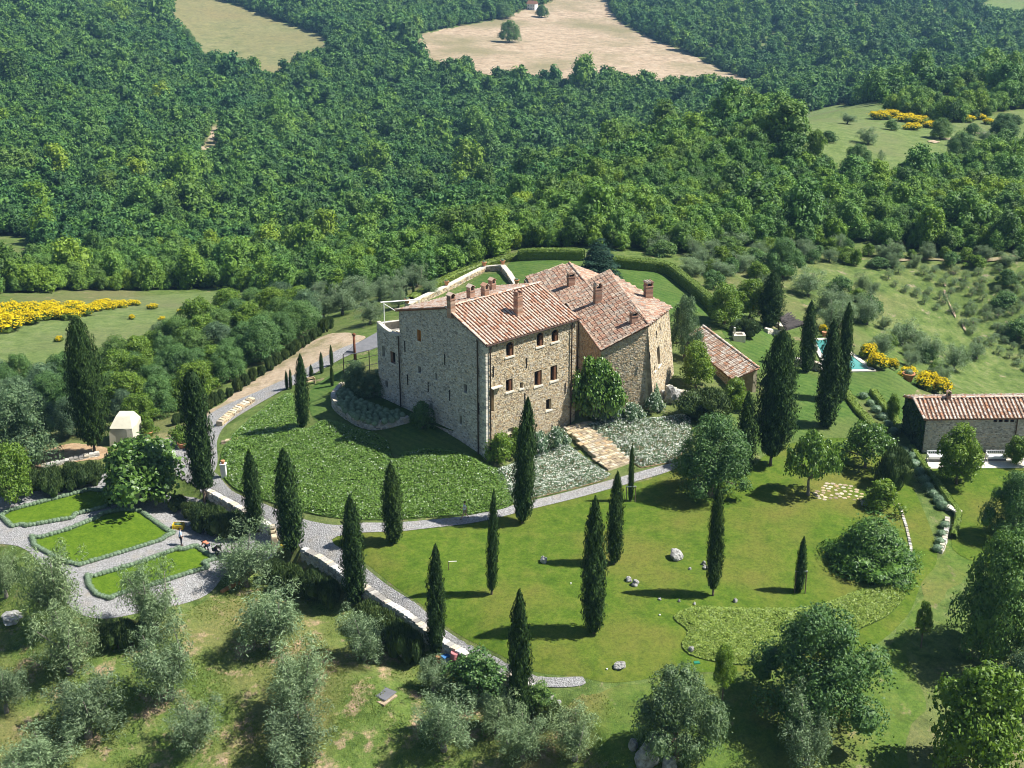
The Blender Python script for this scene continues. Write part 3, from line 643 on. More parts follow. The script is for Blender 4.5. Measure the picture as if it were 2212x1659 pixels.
# thinner cover on the sunny far slopes at the right and on the near edge
_thin = np.where((_u > 1500) & (_v < 130), .55, .0) + np.where((_d > 320) & (_u > 1350) & (_u < 2212) & (_v < 220), .15, .04)
_ok &= RNG.random(len(_c)) > _thin
_c, _p3, _u, _v, _d = _c[_ok], _p3[_ok], _u[_ok], _v[_ok], _d[_ok]
_sz = _c[:, 2] / 3.45 * RNG.lognormal(0, .27, len(_c)) * np.where(RNG.random(len(_c)) < .10, np.where(_c[:, 1] < 335, 1.35, 1.5), 1.0)
_inview = (_u > 0) & (_u < 2212) & (_v > 0)
print('woodland trees', len(_c))
_score = np.where(_inview, _sz / _d, 0); _big = np.argsort(-_score)[:300]; _isbig = np.zeros(len(_c), bool); _isbig[_big] = True
_wl = ('dense round evergreen crown in the wood on the slope beyond the villa', 'dense round evergreen crown in the wood on the ridge at the right', 'round evergreen crown in the wood above the yellow broom meadow')
for k in _big:
    o = link('woodland_tree', WOOD[int(RNG.integers(0, 5))], None, _p3[k] - [0, 0, .2], (0, 0, RNG.random() * 6.28), (_sz[k], _sz[k], _sz[k] * RNG.uniform(.85, 1.25)))
    i = 1 if _u[k] > 1500 else (2 if _u[k] < 700 else 0)
    tag(o, _wl[i], 'tree', ('trees of the wood on the slope beyond the villa', 'trees of the wood on the right ridge', 'trees of the wood above the broom meadow')[i])
def scatter(name, pts, sc, rz, asp, srcs, var, kind='stuff'):
    """one object: copies of srcs on the points, placed by geometry nodes"""
    me = bpy.data.meshes.new(name); me.vertices.add(len(pts)); me.vertices.foreach_set('co', np.asarray(pts, np.float32).ravel())
    for nm, val, ty in (('size', np.stack([sc, sc, sc * asp], 1), 'FLOAT_VECTOR'), ('turn', np.stack([0 * rz, 0 * rz, rz], 1), 'FLOAT_VECTOR'), ('pick', var.astype(np.float32), 'FLOAT')):
        at = me.attributes.new(nm, ty, 'POINT'); at.data.foreach_set('vector' if ty == 'FLOAT_VECTOR' else 'value', np.asarray(val, np.float32).ravel())
    o = link(name, me); tag(o, kind=kind)
    g = bpy.data.node_groups.new(name + '_nodes', 'GeometryNodeTree'); g.interface.new_socket('Geometry', in_out='INPUT', socket_type='NodeSocketGeometry'); g.interface.new_socket('Geometry', in_out='OUTPUT', socket_type='NodeSocketGeometry')
    N = g.nodes; gi = N.new('NodeGroupInput'); go = N.new('NodeGroupOutput'); jn = N.new('GeometryNodeJoinGeometry')
    def attr(nm, ty):
        a = N.new('GeometryNodeInputNamedAttribute'); a.data_type = ty; a.inputs['Name'].default_value = nm; return [s for s in a.outputs if s.enabled][0]
    av, at_, ap = attr('size', 'FLOAT_VECTOR'), attr('turn', 'FLOAT_VECTOR'), attr('pick', 'FLOAT')
    for i, me_s in enumerate(srcs):
        so_ = bpy.data.objects.new(me_s.name, me_s)
        oi = N.new('GeometryNodeObjectInfo'); oi.inputs['Object'].default_value = so_; oi.inputs['As Instance'].default_value = True
        cmp = N.new('FunctionNodeCompare'); cmp.data_type = 'FLOAT'; cmp.operation = 'EQUAL'; cmp.inputs[1].default_value = float(i); cmp.inputs['Epsilon'].default_value = .1
        g.links.new(ap, cmp.inputs[0]); ip = N.new('GeometryNodeInstanceOnPoints')
        g.links.new(gi.outputs[0], ip.inputs['Points']); g.links.new(cmp.outputs[0], ip.inputs['Selection']); g.links.new(oi.outputs['Geometry'], ip.inputs['Instance'])
        g.links.new(at_, ip.inputs['Rotation']); g.links.new(av, ip.inputs['Scale']); g.links.new(ip.outputs[0], jn.inputs[0])
    g.links.new(jn.outputs[0], go.inputs[0])
    md = o.modifiers.new('scatter', 'NODES'); md.node_group = g; return o
_r = ~_isbig; n_ = int(_r.sum())
_crest = np.interp(_u, [-400, 850, 1150, 1400, 1700, 1900, 2212, 2700], [585, 560, 470, 372, 285, 232, 185, 150])
_near = _r & (_v > _crest - 6); _farm = _r & ~_near
scatter('woodland', _p3[_near], _sz[_near], RNG.random(int(_near.sum())) * 6.28, RNG.uniform(.85, 1.25, int(_near.sum())), WOOD, RNG.integers(0, 5, int(_near.sum())))
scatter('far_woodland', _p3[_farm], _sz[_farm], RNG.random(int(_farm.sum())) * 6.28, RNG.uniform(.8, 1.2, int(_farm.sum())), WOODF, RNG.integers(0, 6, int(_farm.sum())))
# ------------------------------------------------------------------ masonry and roofs
STONES = [(.44,.35,.22),(.50,.41,.26),(.58,.48,.32),(.33,.26,.17),(.45,.38,.28),(.60,.52,.38),(.38,.32,.24),(.52,.39,.23),(.45,.32,.18),(.24,.19,.13),(.50,.45,.35),(.55,.46,.31)]
GREYS = [(.50,.47,.41),(.60,.57,.50),(.44,.41,.36),(.66,.63,.56),(.55,.48,.37),(.38,.36,.32),(.58,.50,.37),(.28,.26,.23),(.56,.54,.49)]  # grey stone, lightened and cooled to carry sky fill on the tower's shaded flank
M['stone'] = islands('rubble_stone', STONES, .9, .1, 7.0, .35, .5)
M['stone_grey'] = islands('grey_rubble_stone', GREYS, .9, .1, 7.0, .35, .5)
M['mortar'] = plain('lime_mortar', (.46, .38, .26), .95, .05, .35, 2.0)
M['mortar_grey'] = plain('grey_mortar', (.44, .42, .36), .95, .05, .35, 2.0)
M['ochre'] = plain('ochre_plaster', (.34, .22, .12), .95, .05, .45, .9)
M['limestone'] = plain('pale_dressed_stone', (.62, .57, .47), .85, .1, .15, 4.0)
M['cope'] = plain('wall_coping', (.50, .46, .38), .9, .1, .25, 3.0)
M['tile'] = islands('clay_tile', [(.50,.29,.19),(.58,.40,.29),(.62,.47,.36),(.66,.54,.43),(.46,.26,.17),(.60,.44,.33),(.55,.42,.33),(.65,.51,.40),(.60,.49,.39)], .85, .12, 9.0, .3)
M['tile_old'] = islands('weathered_clay_tile', [(.42,.24,.16),(.48,.32,.22),(.38,.28,.21),(.54,.40,.29),(.34,.21,.15),(.45,.35,.27),(.48,.28,.19),(.41,.35,.28),(.57,.45,.34)], .9, .1, 7.0, .45)
M['tile_pale'] = islands('lichened_clay_tile', [(.52,.40,.30),(.58,.48,.39),(.45,.30,.21),(.50,.27,.16),(.55,.46,.37),(.38,.28,.21),(.62,.54,.45)], .9, .1, 7.0, .4)
M['tile_base'] = plain('under_tiles', (.20, .105, .065), .95, .05, .35, 3.0)  # darker than the cover tiles: shadow lines between them put into the colour
M['brick'] = islands('chimney_brick', [(.36,.20,.13),(.42,.26,.18),(.32,.22,.16),(.45,.31,.22),(.28,.17,.12)], .9, .1, 8.0, .3)
M['dark'] = plain('dark_interior', (.012, .011, .010), .6, .2)
M['glass'] = plain('window_glass', (.02, .025, .03), .12, .5)
M['wood'+'work'] = plain('brown_woodwork', (.13, .06, .03), .7, .2, .3, 6)
M['orange_wood'] = plain('orange_jamb', (.50, .26, .07), .85, .1, .2, 4)
M['iron'] = plain('dark_iron', (.025, .02, .018), .6, .3)
M['copper'] = plain('brown_downpipe', (.06, .035, .025), .5, .3)
M['terracotta'] = plain('terracotta', (.48, .22, .11), .85, .1, .2, 5)
M['zinc'] = plain('zinc', (.14, .14, .145), .85, .1, .15, 2)
class Plane:
    """a wall plane: s along, t up; n faces out"""
    def __init__(p, O, S, Tv=(0, 0, 1)):
        p.O = np.asarray(O, float); p.S = unit(np.asarray(S, float)); p.T = unit(np.asarray(Tv, float)); p.N = unit(np.cross(p.S, p.T))
    def at(p, s, t, n=0.): 
        s = np.asarray(s, float)[..., None]; t = np.asarray(t, float)[..., None]; n = np.asarray(n, float)[..., None]
        return p.O + p.S * s + p.T * t + p.N * n
    def px(p, u, v):
        d = ray(u, v); k = ((p.O - EYE) @ p.N) / (d @ p.N); q = EYE + d * k - p.O; return float(q @ p.S), float(q @ p.T)
    def rect(p, x0, y0, x1, y1):
        xc, yc = (x0 + x1) / 2, (y0 + y1) / 2
        a, b = p.px(x0, yc)[0], p.px(x1, yc)[0]; t1, t0 = p.px(xc, y0)[1], p.px(xc, y1)[1]
        return min(a, b), max(a, b), t0, t1
def clip(poly, outline):
    """convex clip in 2D (outline counter-clockwise)"""
    out = [np.asarray(q, float) for q in poly]; n = len(outline)
    for i in range(n):
        a, b = np.asarray(outline[i], float), np.asarray(outline[(i + 1) % n], float); src = out; out = []
        def side(q): return (b[0] - a[0]) * (q[1] - a[1]) - (b[1] - a[1]) * (q[0] - a[0])
        for j, q in enumerate(src):
            r = src[j - 1]; sq, sr = side(q), side(r)
            if sq >= -1e-9:
                if sr < -1e-9: out.append(r + (q - r) * sr / (sr - sq))
                out.append(q)
            elif sr >= -1e-9: out.append(r + (q - r) * sr / (sr - sq))
        if len(out) < 3: return []
    return out
def inside(outline, s, t, m=0.0):
    ok = np.ones(np.shape(s), bool); n = len(outline)
    for i in range(n):
        a, b = outline[i], outline[(i + 1) % n]; L = math.hypot(b[0] - a[0], b[1] - a[1]) + 1e-9
        ok &= ((b[0] - a[0]) * (t - a[1]) - (b[1] - a[1]) * (s - a[0])) / L >= m
    return ok
class Masonry:
    """collects stones of a building so that the largest become parts of their own"""
    def __init__(s): s.list = []
    def lay(s, wall, pl, outline, holes, rng, rh=(.10, .19), rw=(.13, .34), proud=(.008, .040), tmin=-1e9, keep=1.0):
        o = np.array(outline); t = max(o[:, 1].min(), tmin); s0, s1 = o[:, 0].min(), o[:, 0].max()
        while t < o[:, 1].max():
            h = rng.uniform(*rh); x = s0 - rng.random() * .3
            while x < s1:
                w = rng.uniform(*rw) * (1.25 if rng.random() < .15 else 1)
                xa, xb = max(x, s0) + .012, min(x + w, s1) - .012; x += w
                if xb - xa < .09 or rng.random() > keep: continue
                g = .014; C = np.array([(xa, t + g), (xb, t + g), (xb, t + h - g), (xa, t + h - g)])
                if not inside(outline, C[:, 0], C[:, 1], .0).all(): continue
                if any(xb > a - .02 and xa < b + .02 and t + h > c - .02 and t < d + .02 for a, b, c, d in holes): continue
                C = C + rng.normal(0, .022, (4, 2)); m = C.mean(0); Fr = m + (C - m) * .86 + rng.normal(0, .01, (4, 2)); pr = rng.uniform(*proud)
                V = np.vstack([pl.at(C[:, 0], C[:, 1], -.01), pl.at(Fr[:, 0], Fr[:, 1], pr + rng.normal(0, .006, 4))])
                s.list.append((wall, V, (xb - xa) * h / depth(V[0]) ** 2))
            t += h
    def build(s, material, n=300, name='stone'):
        F = np.array([(4, 5, 6, 7), (0, 1, 5, 4), (1, 2, 6, 5), (2, 3, 7, 6), (3, 0, 4, 7)])
        order = np.argsort([-q[2] for q in s.list]); rest = {}
        for r, k in enumerate(order):
            w, V, _ = s.list[k]
            if r < n:
                c = V.mean(0); link(name, mesh_np(name, V - c, F, material), w, c if w.parent is not None else c - np.array(w.location))
            else: rest.setdefault(w.name, (w, []))[1].append(V)
        for w, L in rest.values():
            V = np.vstack(L); FF = (F[None] + 8 * np.arange(len(L))[:, None, None]).reshape(-1, 4)
            tag(link('stonework', mesh_np('stonework', V, FF, material), w), kind='stuff')
def wall_face(name, parent, pl, outline, holes, material, depth_=.45):
    """wall skin with openings; its edges return inwards"""
    o = np.array(outline, float); ss = sorted(set([o[:, 0].min(), o[:, 0].max()] + [h[0] for h in holes] + [h[1] for h in holes])); tt = sorted(set([o[:, 1].min(), o[:, 1].max()] + [h[2] for h in holes] + [h[3] for h in holes]))
    b = MB()
    for i in range(len(ss) - 1):
        for j in range(len(tt) - 1):
            sc, tc = (ss[i] + ss[i + 1]) / 2, (tt[j] + tt[j + 1]) / 2
            if any(a < sc < c and d < tc < e for a, c, d, e in holes): continue
            q = clip([(ss[i], tt[j]), (ss[i + 1], tt[j]), (ss[i + 1], tt[j + 1]), (ss[i], tt[j + 1])], outline)
            if len(q) >= 3:
                q = np.array(q); b.add(pl.at(q[:, 0], q[:, 1]), [tuple(range(len(q)))])
    n = len(o)
    for i in range(n):
        a, c = o[i], o[(i + 1) % n]
        b.add(np.vstack([pl.at(a[0], a[1]), pl.at(c[0], c[1]), pl.at(c[0], c[1], -depth_), pl.at(a[0], a[1], -depth_)]), [(3, 2, 1, 0)])
    return b.build(name, material, parent)
def window(parent, pl, r, kind='window', dep=.38, arch=False, shut=None, sill=True, jamb='mortar', pane='dark'):
    s0, s1, t0, t1 = r; w = s1 - s0; b = MB()
    for q in ([(s0, t0), (s0, t1)], [(s1, t1), (s1, t0)], [(s0, t1), (s1, t1)], [(s1, t0), (s0, t0)]):
        (a, c), (e, f) = q; b.add(np.vstack([pl.at(a, c), pl.at(e, f), pl.at(e, f, -dep), pl.at(a, c, -dep)]), [(0, 1, 2, 3)])
    if arch:      # spandrels above the round head, flush with the wall
        n = 8; rr = w / 2; cy = t1 - rr * .8
        for sg, sx in ((1, s1), (-1, s0)):
            arc = [((s0 + s1) / 2 + sg * rr * math.cos(a), cy + rr * .8 * math.sin(a)) for a in np.linspace(0, math.pi / 2, n)]
            for k in range(n - 1):
                q = [arc[k], arc[k + 1], (sx, t1)]
                b.add(np.vstack([pl.at(x, y, .004) for x, y in q]), [(0, 1, 2) if sg > 0 else (2, 1, 0)])
                b.add(np.vstack([pl.at(*arc[k]), pl.at(*arc[k + 1]), pl.at(*arc[k + 1], -.2), pl.at(*arc[k], -.2)]), [(0, 1, 2, 3)])
    o = b.build(kind, M[jamb], parent)
    p = MB(); p.add(pl.at(np.array([s0, s1, s1, s0]), np.array([t0, t0, t1, t1]), -dep + .02), [(0, 1, 2, 3)]); p.build('pane', M[pane], o)
    def slab(a, c, e, f, n0, n1, nm, m):
        q = MB(); V = np.vstack([pl.at(np.array([a, c, c, a]), np.array([e, e, f, f]), n0), pl.at(np.array([a, c, c, a]), np.array([e, e, f, f]), n1)])
        q.add(V, [(4, 5, 6, 7), (0, 1, 5, 4), (1, 2, 6, 5), (2, 3, 7, 6), (3, 0, 4, 7)]); return q.build(nm, M[m], o)
    if sill: slab(s0 - .12, s1 + .12, t0 - .16, t0 - .005, -.1, .10, 'sill', 'limestone')
    if shut:      # casement and open shutter set in the reveal
        slab(s0 + w * .18, s0 + w * .28, t0 + .02, t1 - (.12 if not arch else w * .3), -dep + .05, -dep + .13, 'frame', 'limestone' if arch else 'woodwork')
        slab(s0 + w * .62, s1 - .012, t0 + .02, t1 - (.03 if not arch else w * .38), -dep + .06, -.10, 'shutter', shut)
    return o
def strip(parent, name, pl, s, t0, t1, w, m, n0=-.01, n1=.05):
    q = MB(); V = np.vstack([pl.at(np.array([s - w, s + w, s + w, s - w]), np.array([t0, t0, t1, t1]), n0), pl.at(np.array([s - w, s + w, s + w, s - w]), np.array([t0, t0, t1, t1]), n1)])
    q.add(V, [(4, 5, 6, 7), (0, 1, 5, 4), (1, 2, 6, 5), (2, 3, 7, 6), (3, 0, 4, 7)]); return q.build(name, M[m], parent)
def pipe(parent, pl, s, t0, t1, r=.07):
    b = MB(); b.tube([pl.at(s, t0, .1 + r), pl.at(s, t1, .1 + r), pl.at(s + .05, t1 + .25, .25)], r, 8)
    for k in range(1, 5):
        t = t0 + (t1 - t0) * k / 5; b.tube([pl.at(s, t, -.02), pl.at(s, t, .1)], .03, 5)
    return b.build('downpipe', M['copper'], parent, True)
# roof tiles
def _tilemesh(name, m, L=.56, r0=.125, r1=.10):
    V = []; n = 6
    for y, r in ((0, r0), (L, r1)):
        for k in range(n + 1):
            a = math.pi * k / n; V.append((r * math.cos(a), y, r * math.sin(a) * .85))
    F4 = [(k, k + n + 1, k + n + 2, k + 1) for k in range(n)]; F = [np.array(F4), np.array([tuple(range(n + 1))])]
    return np.array(V), F, mesh_np(name, V, F, m)
class Roof:
    def __init__(s, parent, tile): s.parent = parent; s.tile = tile; s.items = []; s.V, s.F, s.me = _tilemesh('tile', M[tile])
    def slope(s, pts, E, rng, thick=.14, col=.36, row=.44, over=.0, jit=.02, name='roof', lift=.02):
        """pts: roof outline (world); E: along the eave"""
        pts = np.asarray(pts, float); N = unit(np.cross(pts[1] - pts[0], pts[2] - pts[0])); N = N if N[2] > 0 else -N
        E = np.asarray(E, float); E = unit(E - (E @ N) * N); Uv = np.cross(N, E)
        if Uv[2] < 0: Uv = -Uv; E = -E
        b = MB(); n = len(pts); b.add(np.vstack([pts, pts - np.array([0, 0, thick])]), [tuple(range(n)), tuple(range(2 * n - 1, n - 1, -1))] + [(i, i + n, (i + 1) % n + n, (i + 1) % n) for i in range(n)])
        base = b.build(name, M['tile_base'], s.parent)
        O = pts[0]; q = np.stack([(pts - O) @ E, (pts - O) @ Uv], 1)
        ar = sum(q[i - 1][0] * q[i][1] - q[i][0] * q[i - 1][1] for i in range(n)); q = q if ar > 0 else q[::-1]
        for e in np.arange(q[:, 0].min() + col * .45, q[:, 0].max(), col):
            wob = rng.normal() * jit
            for u in np.arange(q[:, 1].min() - over, q[:, 1].max(), row):
                if not inside(q, np.array([e]), np.array([u + row * .5]), -.02)[0]: continue
                y = rng.normal() * jit; a = rng.normal() * .035
                ev = unit(E * math.cos(a) + Uv * math.sin(a)); uv = np.cross(N, ev); uv = uv if uv @ Uv > 0 else -uv
                til = .05 + rng.normal() * .02; uv2 = unit(uv + N * -til); nv = np.cross(ev, uv2); nv = nv if nv @ N > 0 else -nv
                s.items.append((base, O + E * (e + wob) + Uv * (u + y) + N * (lift + .025), ev, uv2, nv))
        return base
    def build(s, n=300):
        from mathutils import Matrix
        d = np.array([depth(i[1]) for i in s.items]); order = np.argsort(d); rest = {}
        for r, k in enumerate(order):
            base, p, e, u, nv = s.items[k]
            if r < n:
                o = bpy.data.objects.new('tile', s.me); COL.objects.link(o); o.parent = base
                o.matrix_basis = Matrix(((e[0], u[0], nv[0], p[0]), (e[1], u[1], nv[1], p[1]), (e[2], u[2], nv[2], p[2]), (0, 0, 0, 1)))
            else: rest.setdefault(base.name, (base, []))[1].append((p, e, u, nv))
        for base, L in rest.values():
            V = np.vstack([p + s.V[:, :1] * e + s.V[:, 1:2] * u + s.V[:, 2:3] * nv for p, e, u, nv in L]); k = len(s.V)
            F = [np.concatenate([f + k * i for i in range(len(L))]) for f in s.F]
            tag(link('tiling', mesh_np('tiling', V, F, M[s.tile]), base), kind='stuff')
def ridge_row(parent, a, b, tile, r=.17, L=.5):
    a, b = np.asarray(a, float), np.asarray(b, float); n = max(1, int(np.linalg.norm(b - a) / L)); d = unit(b - a); sd = unit(np.cross(d, [0, 0, 1.])); up = np.cross(sd, d)
    q = MB()
    for i in range(n):
        c = a + (b - a) * i / n; V = []
        for y, rr in ((0, r), (L * 1.15, r * .85)):
            for k in range(6): w = math.pi * k / 5; V.append(c + d * y + sd * rr * math.cos(w) + up * (rr * math.sin(w) * .8 + .02 + .02 * (i % 2)))
        q.add(V, [(k, k + 6, k + 7, k + 1) for k in range(5)] + [(5, 4, 3, 2, 1, 0)])
    o = q.build('ridge_tiles', M[tile], parent); return o
def pt_on(pts, u, v):
    pts = np.asarray(pts, float); N = np.cross(pts[1] - pts[0], pts[2] - pts[0]); d = ray(u, v); return EYE + d * (((pts[0] - EYE) @ N) / (d @ N))
def chimney(parent, foot, ang, w, d, h, cap='gable', tile='tile'):
    """brick stack with a tiled gable or slab cap on short piers"""
    ca, sa = math.cos(ang), math.sin(ang); foot = np.asarray(foot, float)
    def at(x, y, z): return foot + [x * ca - y * sa, x * sa + y * ca, z]
    b = MB(); rows = max(5, int(h / .16)); rng = np.random.default_rng(int(abs(foot[0]) * 1000))
    for i in range(rows):
        z0 = -.6 + (h + .6) * i / rows; dz = (h + .6) / rows; k = 1 + rng.normal() * .006
        b.box(at(0, 0, z0 + dz / 2), (w * k, d * k, dz * .985), ang)
    b.box(at(0, 0, h - .10), (w * 1.12, d * 1.12, .08), ang)
    o = b.build('chimney', M['brick'], parent)
    c = MB(); hh = .42
    for sx in (-1, 1): c.box(at(sx * w * .40, 0, h + hh * .4), (w * .2, d * .95, hh * .8), ang, m=0)
    c.box(at(0, 0, h + .02), (w * .5, d * .8, .03), ang, m=2)
    if cap == 'gable':
        for sx in (-1, 1):
            V = [at(sx * w * .62, y, h + hh * .72 + zz) for zz in (0, .06) for y in (-d * .58, d * .58)] + [at(0, y, h + hh * .72 + w * .42 + zz) for zz in (0, .06) for y in (-d * .58, d * .58)]
            c.add(V, [(0, 1, 5, 4), (2, 6, 7, 3), (0, 2, 3, 1), (4, 5, 7, 6), (0, 4, 6, 2), (1, 3, 7, 5)], 1)
    elif cap == 'slab':
        c.box(at(0, 0, h + hh * .84), (w * 1.2, d * 1.2, .08), ang, m=1)
        for k in (-1, 0, 1): c.tube([at(k * w * .36, -d * .6, h + hh * .92), at(k * w * .36, d * .6, h + hh * .92)], w * .17, 7, m=1)
    elif cap == 'vault':
        for k in range(7):
            a0 = math.pi * k / 7; a1 = math.pi * (k + 1) / 7; R = w * .56
            V = [at(R * math.cos(a), y, h + hh * .5 + R * math.sin(a) * 1.1) for a in (a0, a1) for y in (-d * .55, d * .55)]
            R2 = R - .07; V += [at(R2 * math.cos(a), y, h + hh * .5 + R2 * math.sin(a) * 1.1) for a in (a0, a1) for y in (-d * .55, d * .55)]
            c.add(V, [(0, 1, 3, 2), (4, 6, 7, 5), (0, 2, 6, 4), (1, 5, 7, 3)], 1)
    if cap == 'flat':
        for sx in (-1, 0, 1):
            for sy in (-1, 1): c.box(at(sx * w * .38, sy * d * .38, h + .1), (w * .2, d * .2, .2), ang, m=0)
    c.build('chimney_cap', [M['brick'], M[tile], M['dark']], o)
    return o
def rows_between(a, b, n): return [a + (b - a) * (i + .5) / n for i in range(n)]
# ================================================================== the tower house
rngB = np.random.default_rng(77)
TH = math.radians(48.35); VU = np.array([math.sin(TH), math.cos(TH), 0]); VW = np.array([-math.cos(TH), math.sin(TH), 0]); VC = atz(1051, 990, 2.0)
LU, LW, HE, HR, RO = 12.0, 13.6, 11.85, 14.0, 5.7
villa = empty('tower_house', VC + VU * 6 + VW * 6.8, 'tall square stone tower house with bright clay tile roof and arched top windows', 'house'); VO = np.array(villa.location)
class Sub:      # children of an Empty keep world coordinates by shifting the mesh: parent offset is folded into the object's location
    pass
_link0 = link
def link(name, me, parent=None, loc=None, rot=None, scale=None):
    if parent is not None and parent.get('origin_shift'):
        l = np.zeros(3) if loc is None else np.asarray(loc, float); loc = l - np.array(parent['origin_shift'])
    return _link0(name, me, parent, loc, rot, scale)
def shifted(e): e['origin_shift'] = [float(c) for c in e.location]; return e
shifted(villa)
def crect(k, a, b, c, d):  # zoomed-view rectangles to picture rows
    ox, oy, s = {'c3': (708.5, 691.2, .1667), 'c4': (1019.5, 691.2, .1667), 'c2': (1105.9, 553., .17187), 'c1': (794.9, 553., .15625)}[k]
    return ox + s * a, oy + s * c, ox + s * b, oy + s * d
PF = Plane(VC, VU); PL_ = Plane(VC + VW * (LW + 4.0), -VW)        # front, and left flank (with the annex beyond)
OFF = LW + 4.0
fw = [('c4', 437, 540, 288, 468, 'arch'), ('c4', 836, 926, 165, 340, 'arch'), ('c4', 1030, 1118, 128, 280, 'arch'), ('c4', 440, 528, 768, 925, 'rect'), ('c4', 620, 662, 812, 885, 'small'), ('c4', 808, 906, 658, 850, 'rect'), ('c4', 1016, 1106, 592, 785, 'rect'), ('c4', 960, 1028, 1024, 1165, 'plain'), ('c4', 462, 545, 1398, 1480, 'blind'), ('c4', 248, 286, 885, 1190, 'niche')]
fr = [PF.rect(*crect(*f[:5])) for f in fw]
oF = [(0, -3.5), (LU, -3.5), (LU, HE), (0, HE)]
wF = wall_face('wall', villa, PF, oF, fr, M['mortar'])
for f, r in zip(fw, fr):
    k = f[5]
    if k == 'arch': window(villa, PF, r, arch=True, shut='woodwork', jamb='ochre')
    elif k == 'rect': window(villa, PF, r, shut='woodwork')
    elif k == 'blind': window(villa, PF, r, sill=False, pane='limestone', dep=.25)
    elif k == 'niche':
        o = window(villa, PF, r, kind='niche', sill=False, dep=.6)
        q = MB(); c = PF.at((r[0] + r[1]) / 2 + .35, r[3] + .08, .15); q.box(c, (1.3, .5, .1), math.atan2(VU[1], VU[0])); q.build('hood', M['limestone'], o)
    else: window(villa, PF, r)
lw = [('c3', 1157, 1205, 130, 272, 'orange'), ('c3', 1165, 1206, 602, 686, 's'), ('c3', 1390, 1416, 692, 776, 's'), ('c3', 1757, 1800, 832, 940, 's'), ('c3', 1320, 1356, 1082, 1222, 's'), ('c3', 1706, 1736, 1242, 1350, 's')]
lr = [PL_.rect(*crect(*f[:5])) for f in lw]
oL = [(4.0, -3.5), (OFF, -3.5), (OFF, HE), (OFF - RO, HR), (4.0, HE)]
wL = wall_face('wall', villa, PL_, oL, lr, M['mortar_grey'])
for f, r in zip(lw, lr):
    window(villa, PL_, r, sill=True, jamb='orange_wood' if f[5] == 'orange' else 'mortar_grey', pane='orange_wood' if f[5] == 'orange' else 'dark')
al = [('c3', 697, 733, 340, 470), ('c3', 808, 870, 415, 560), ('c3', 738, 775, 790, 870)]
ar_ = [PL_.rect(*crect(*f)) for f in al]
tz = lambda z: z - VC[2]
oA = [(0., -3.5), (4.0 - .01, -3.5), (3.99, tz(11.28)), (2.3, tz(11.12)), (0., tz(11.75))]
oA1 = [(0., -3.5), (3.99, -3.5), (3.99, tz(11.12)), (0., tz(11.12))]
PLA = Plane(VC + VW * OFF + np.cross(-VW, [0, 0, 1]) * -.03, -VW)
wA = wall_face('annex_wall', villa, PLA, oA1, ar_, M['mortar_grey'])
for k, r in enumerate(ar_): window(villa, PLA, r, jamb='brick' if k == 1 else 'mortar_grey', sill=(k == 1))
q = MB(); pr = [(0, 11.12), (0, 11.75), (1.2, 11.35), (2.3, 11.16), (3.99, 11.3), (3.99, 11.12)]
V = [PLA.at(s, tz(z), .0) for s, z in pr] + [PLA.at(s, tz(z), -.45) for s, z in pr]; n = len(pr)
q.add(V, [(0, 5, 4, 3, 2, 1), tuple(range(n, 2 * n))] + [(i, i + 1, i + 1 + n, i + n) for i in range(n - 1)]); q.build('parapet', M['cope'], villa)
PAe = Plane(VC + VW * OFF + VU * 5.0, -VU)
wE = wall_face('annex_wall', villa, PAe, [(0, -3.5), (5.0 - .46, -3.5), (4.54, tz(11.6)), (0, tz(11.1))], [], M['mortar_grey'])
q = MB(); a, b2 = VC + VW * (OFF - .5) + VU * .5, VC + VW * (LW + .02) + VU * 5.0
q.add([(*(VC + VW * (OFF - .45) + VU * .45)[:2], 10.3), (*(VC + VW * LW + VU * .45)[:2], 10.3), (*(VC + VW * LW + VU * 5)[:2], 10.3), (*(VC + VW * (OFF - .45) + VU * 5)[:2], 10.3)], [(0, 1, 2, 3)])
for k in range(5): c = VC + VW * (LW + 1.7) + VU * (1.6 + k * .5); q.box((c[0], c[1], 10.35 + .11 * k), (3.0, .45, .2), math.atan2(VW[1], VW[0]))
q.build('annex_steps', M['limestone'], villa)
# the two walls turned away
PR = Plane(VC + VU * LU, VW); wR = wall_face('wall', villa, PR, [(0, -3.5), (LW, -3.5), (LW, HE), (RO, HR), (0, HE)], [], M['ochre'])
PB = Plane(VC + VU * LU + VW * LW, -VU); wB = wall_face('wall', villa, PB, [(0, -3.5), (LU, -3.5), (LU, HE), (0, HE)], [], M['mortar'])
ms = Masonry(); ms.lay(wF, PF, oF, fr, rngB, tmin=-2.0); mg = Masonry(); mg.lay(wL, PL_, oL, lr, rngB, tmin=-1.5); mg.lay(wA, PLA, oA1, ar_, rngB, tmin=-1.5)
ms.build(M['stone'], 170); mg.build(M['stone_grey'], 130)
# dressed corner stones
for i, t in enumerate(np.arange(-2.0, HE - .1, .30)):
    a, c = (.62, .34) if i % 2 else (.34, .62); q = MB(); z = VC[2] + t + .14
    u0 = VC - VU * .05 - VW * .05
    for L, dirn, oth in ((a, VU, VW), (c, VW, VU)):
        p = u0 + dirn * L / 2 + oth * .14; q.box((p[0], p[1], z), (L, .28, .27), math.atan2(dirn[1], dirn[0]), jit=.012)
    q.build('corner_stone', M['stone_grey' if i % 3 == 0 else 'limestone'], wF)
for cx, y0, y1 in ((275, 597, 735), (705, 487, 620), (683, 947, 1085), (1205, 817, 950), (1035, 1360, 1400)):
    x, yb, x2, yt = crect('c4', cx - 3, cx + 3, y0, y1); s0, s1, t0, t1 = PF.rect(x, yb, x2, yt); strip(wF, 'wall_anchor', PF, (s0 + s1) / 2, t0, t1, .045, 'iron', 0, .09)
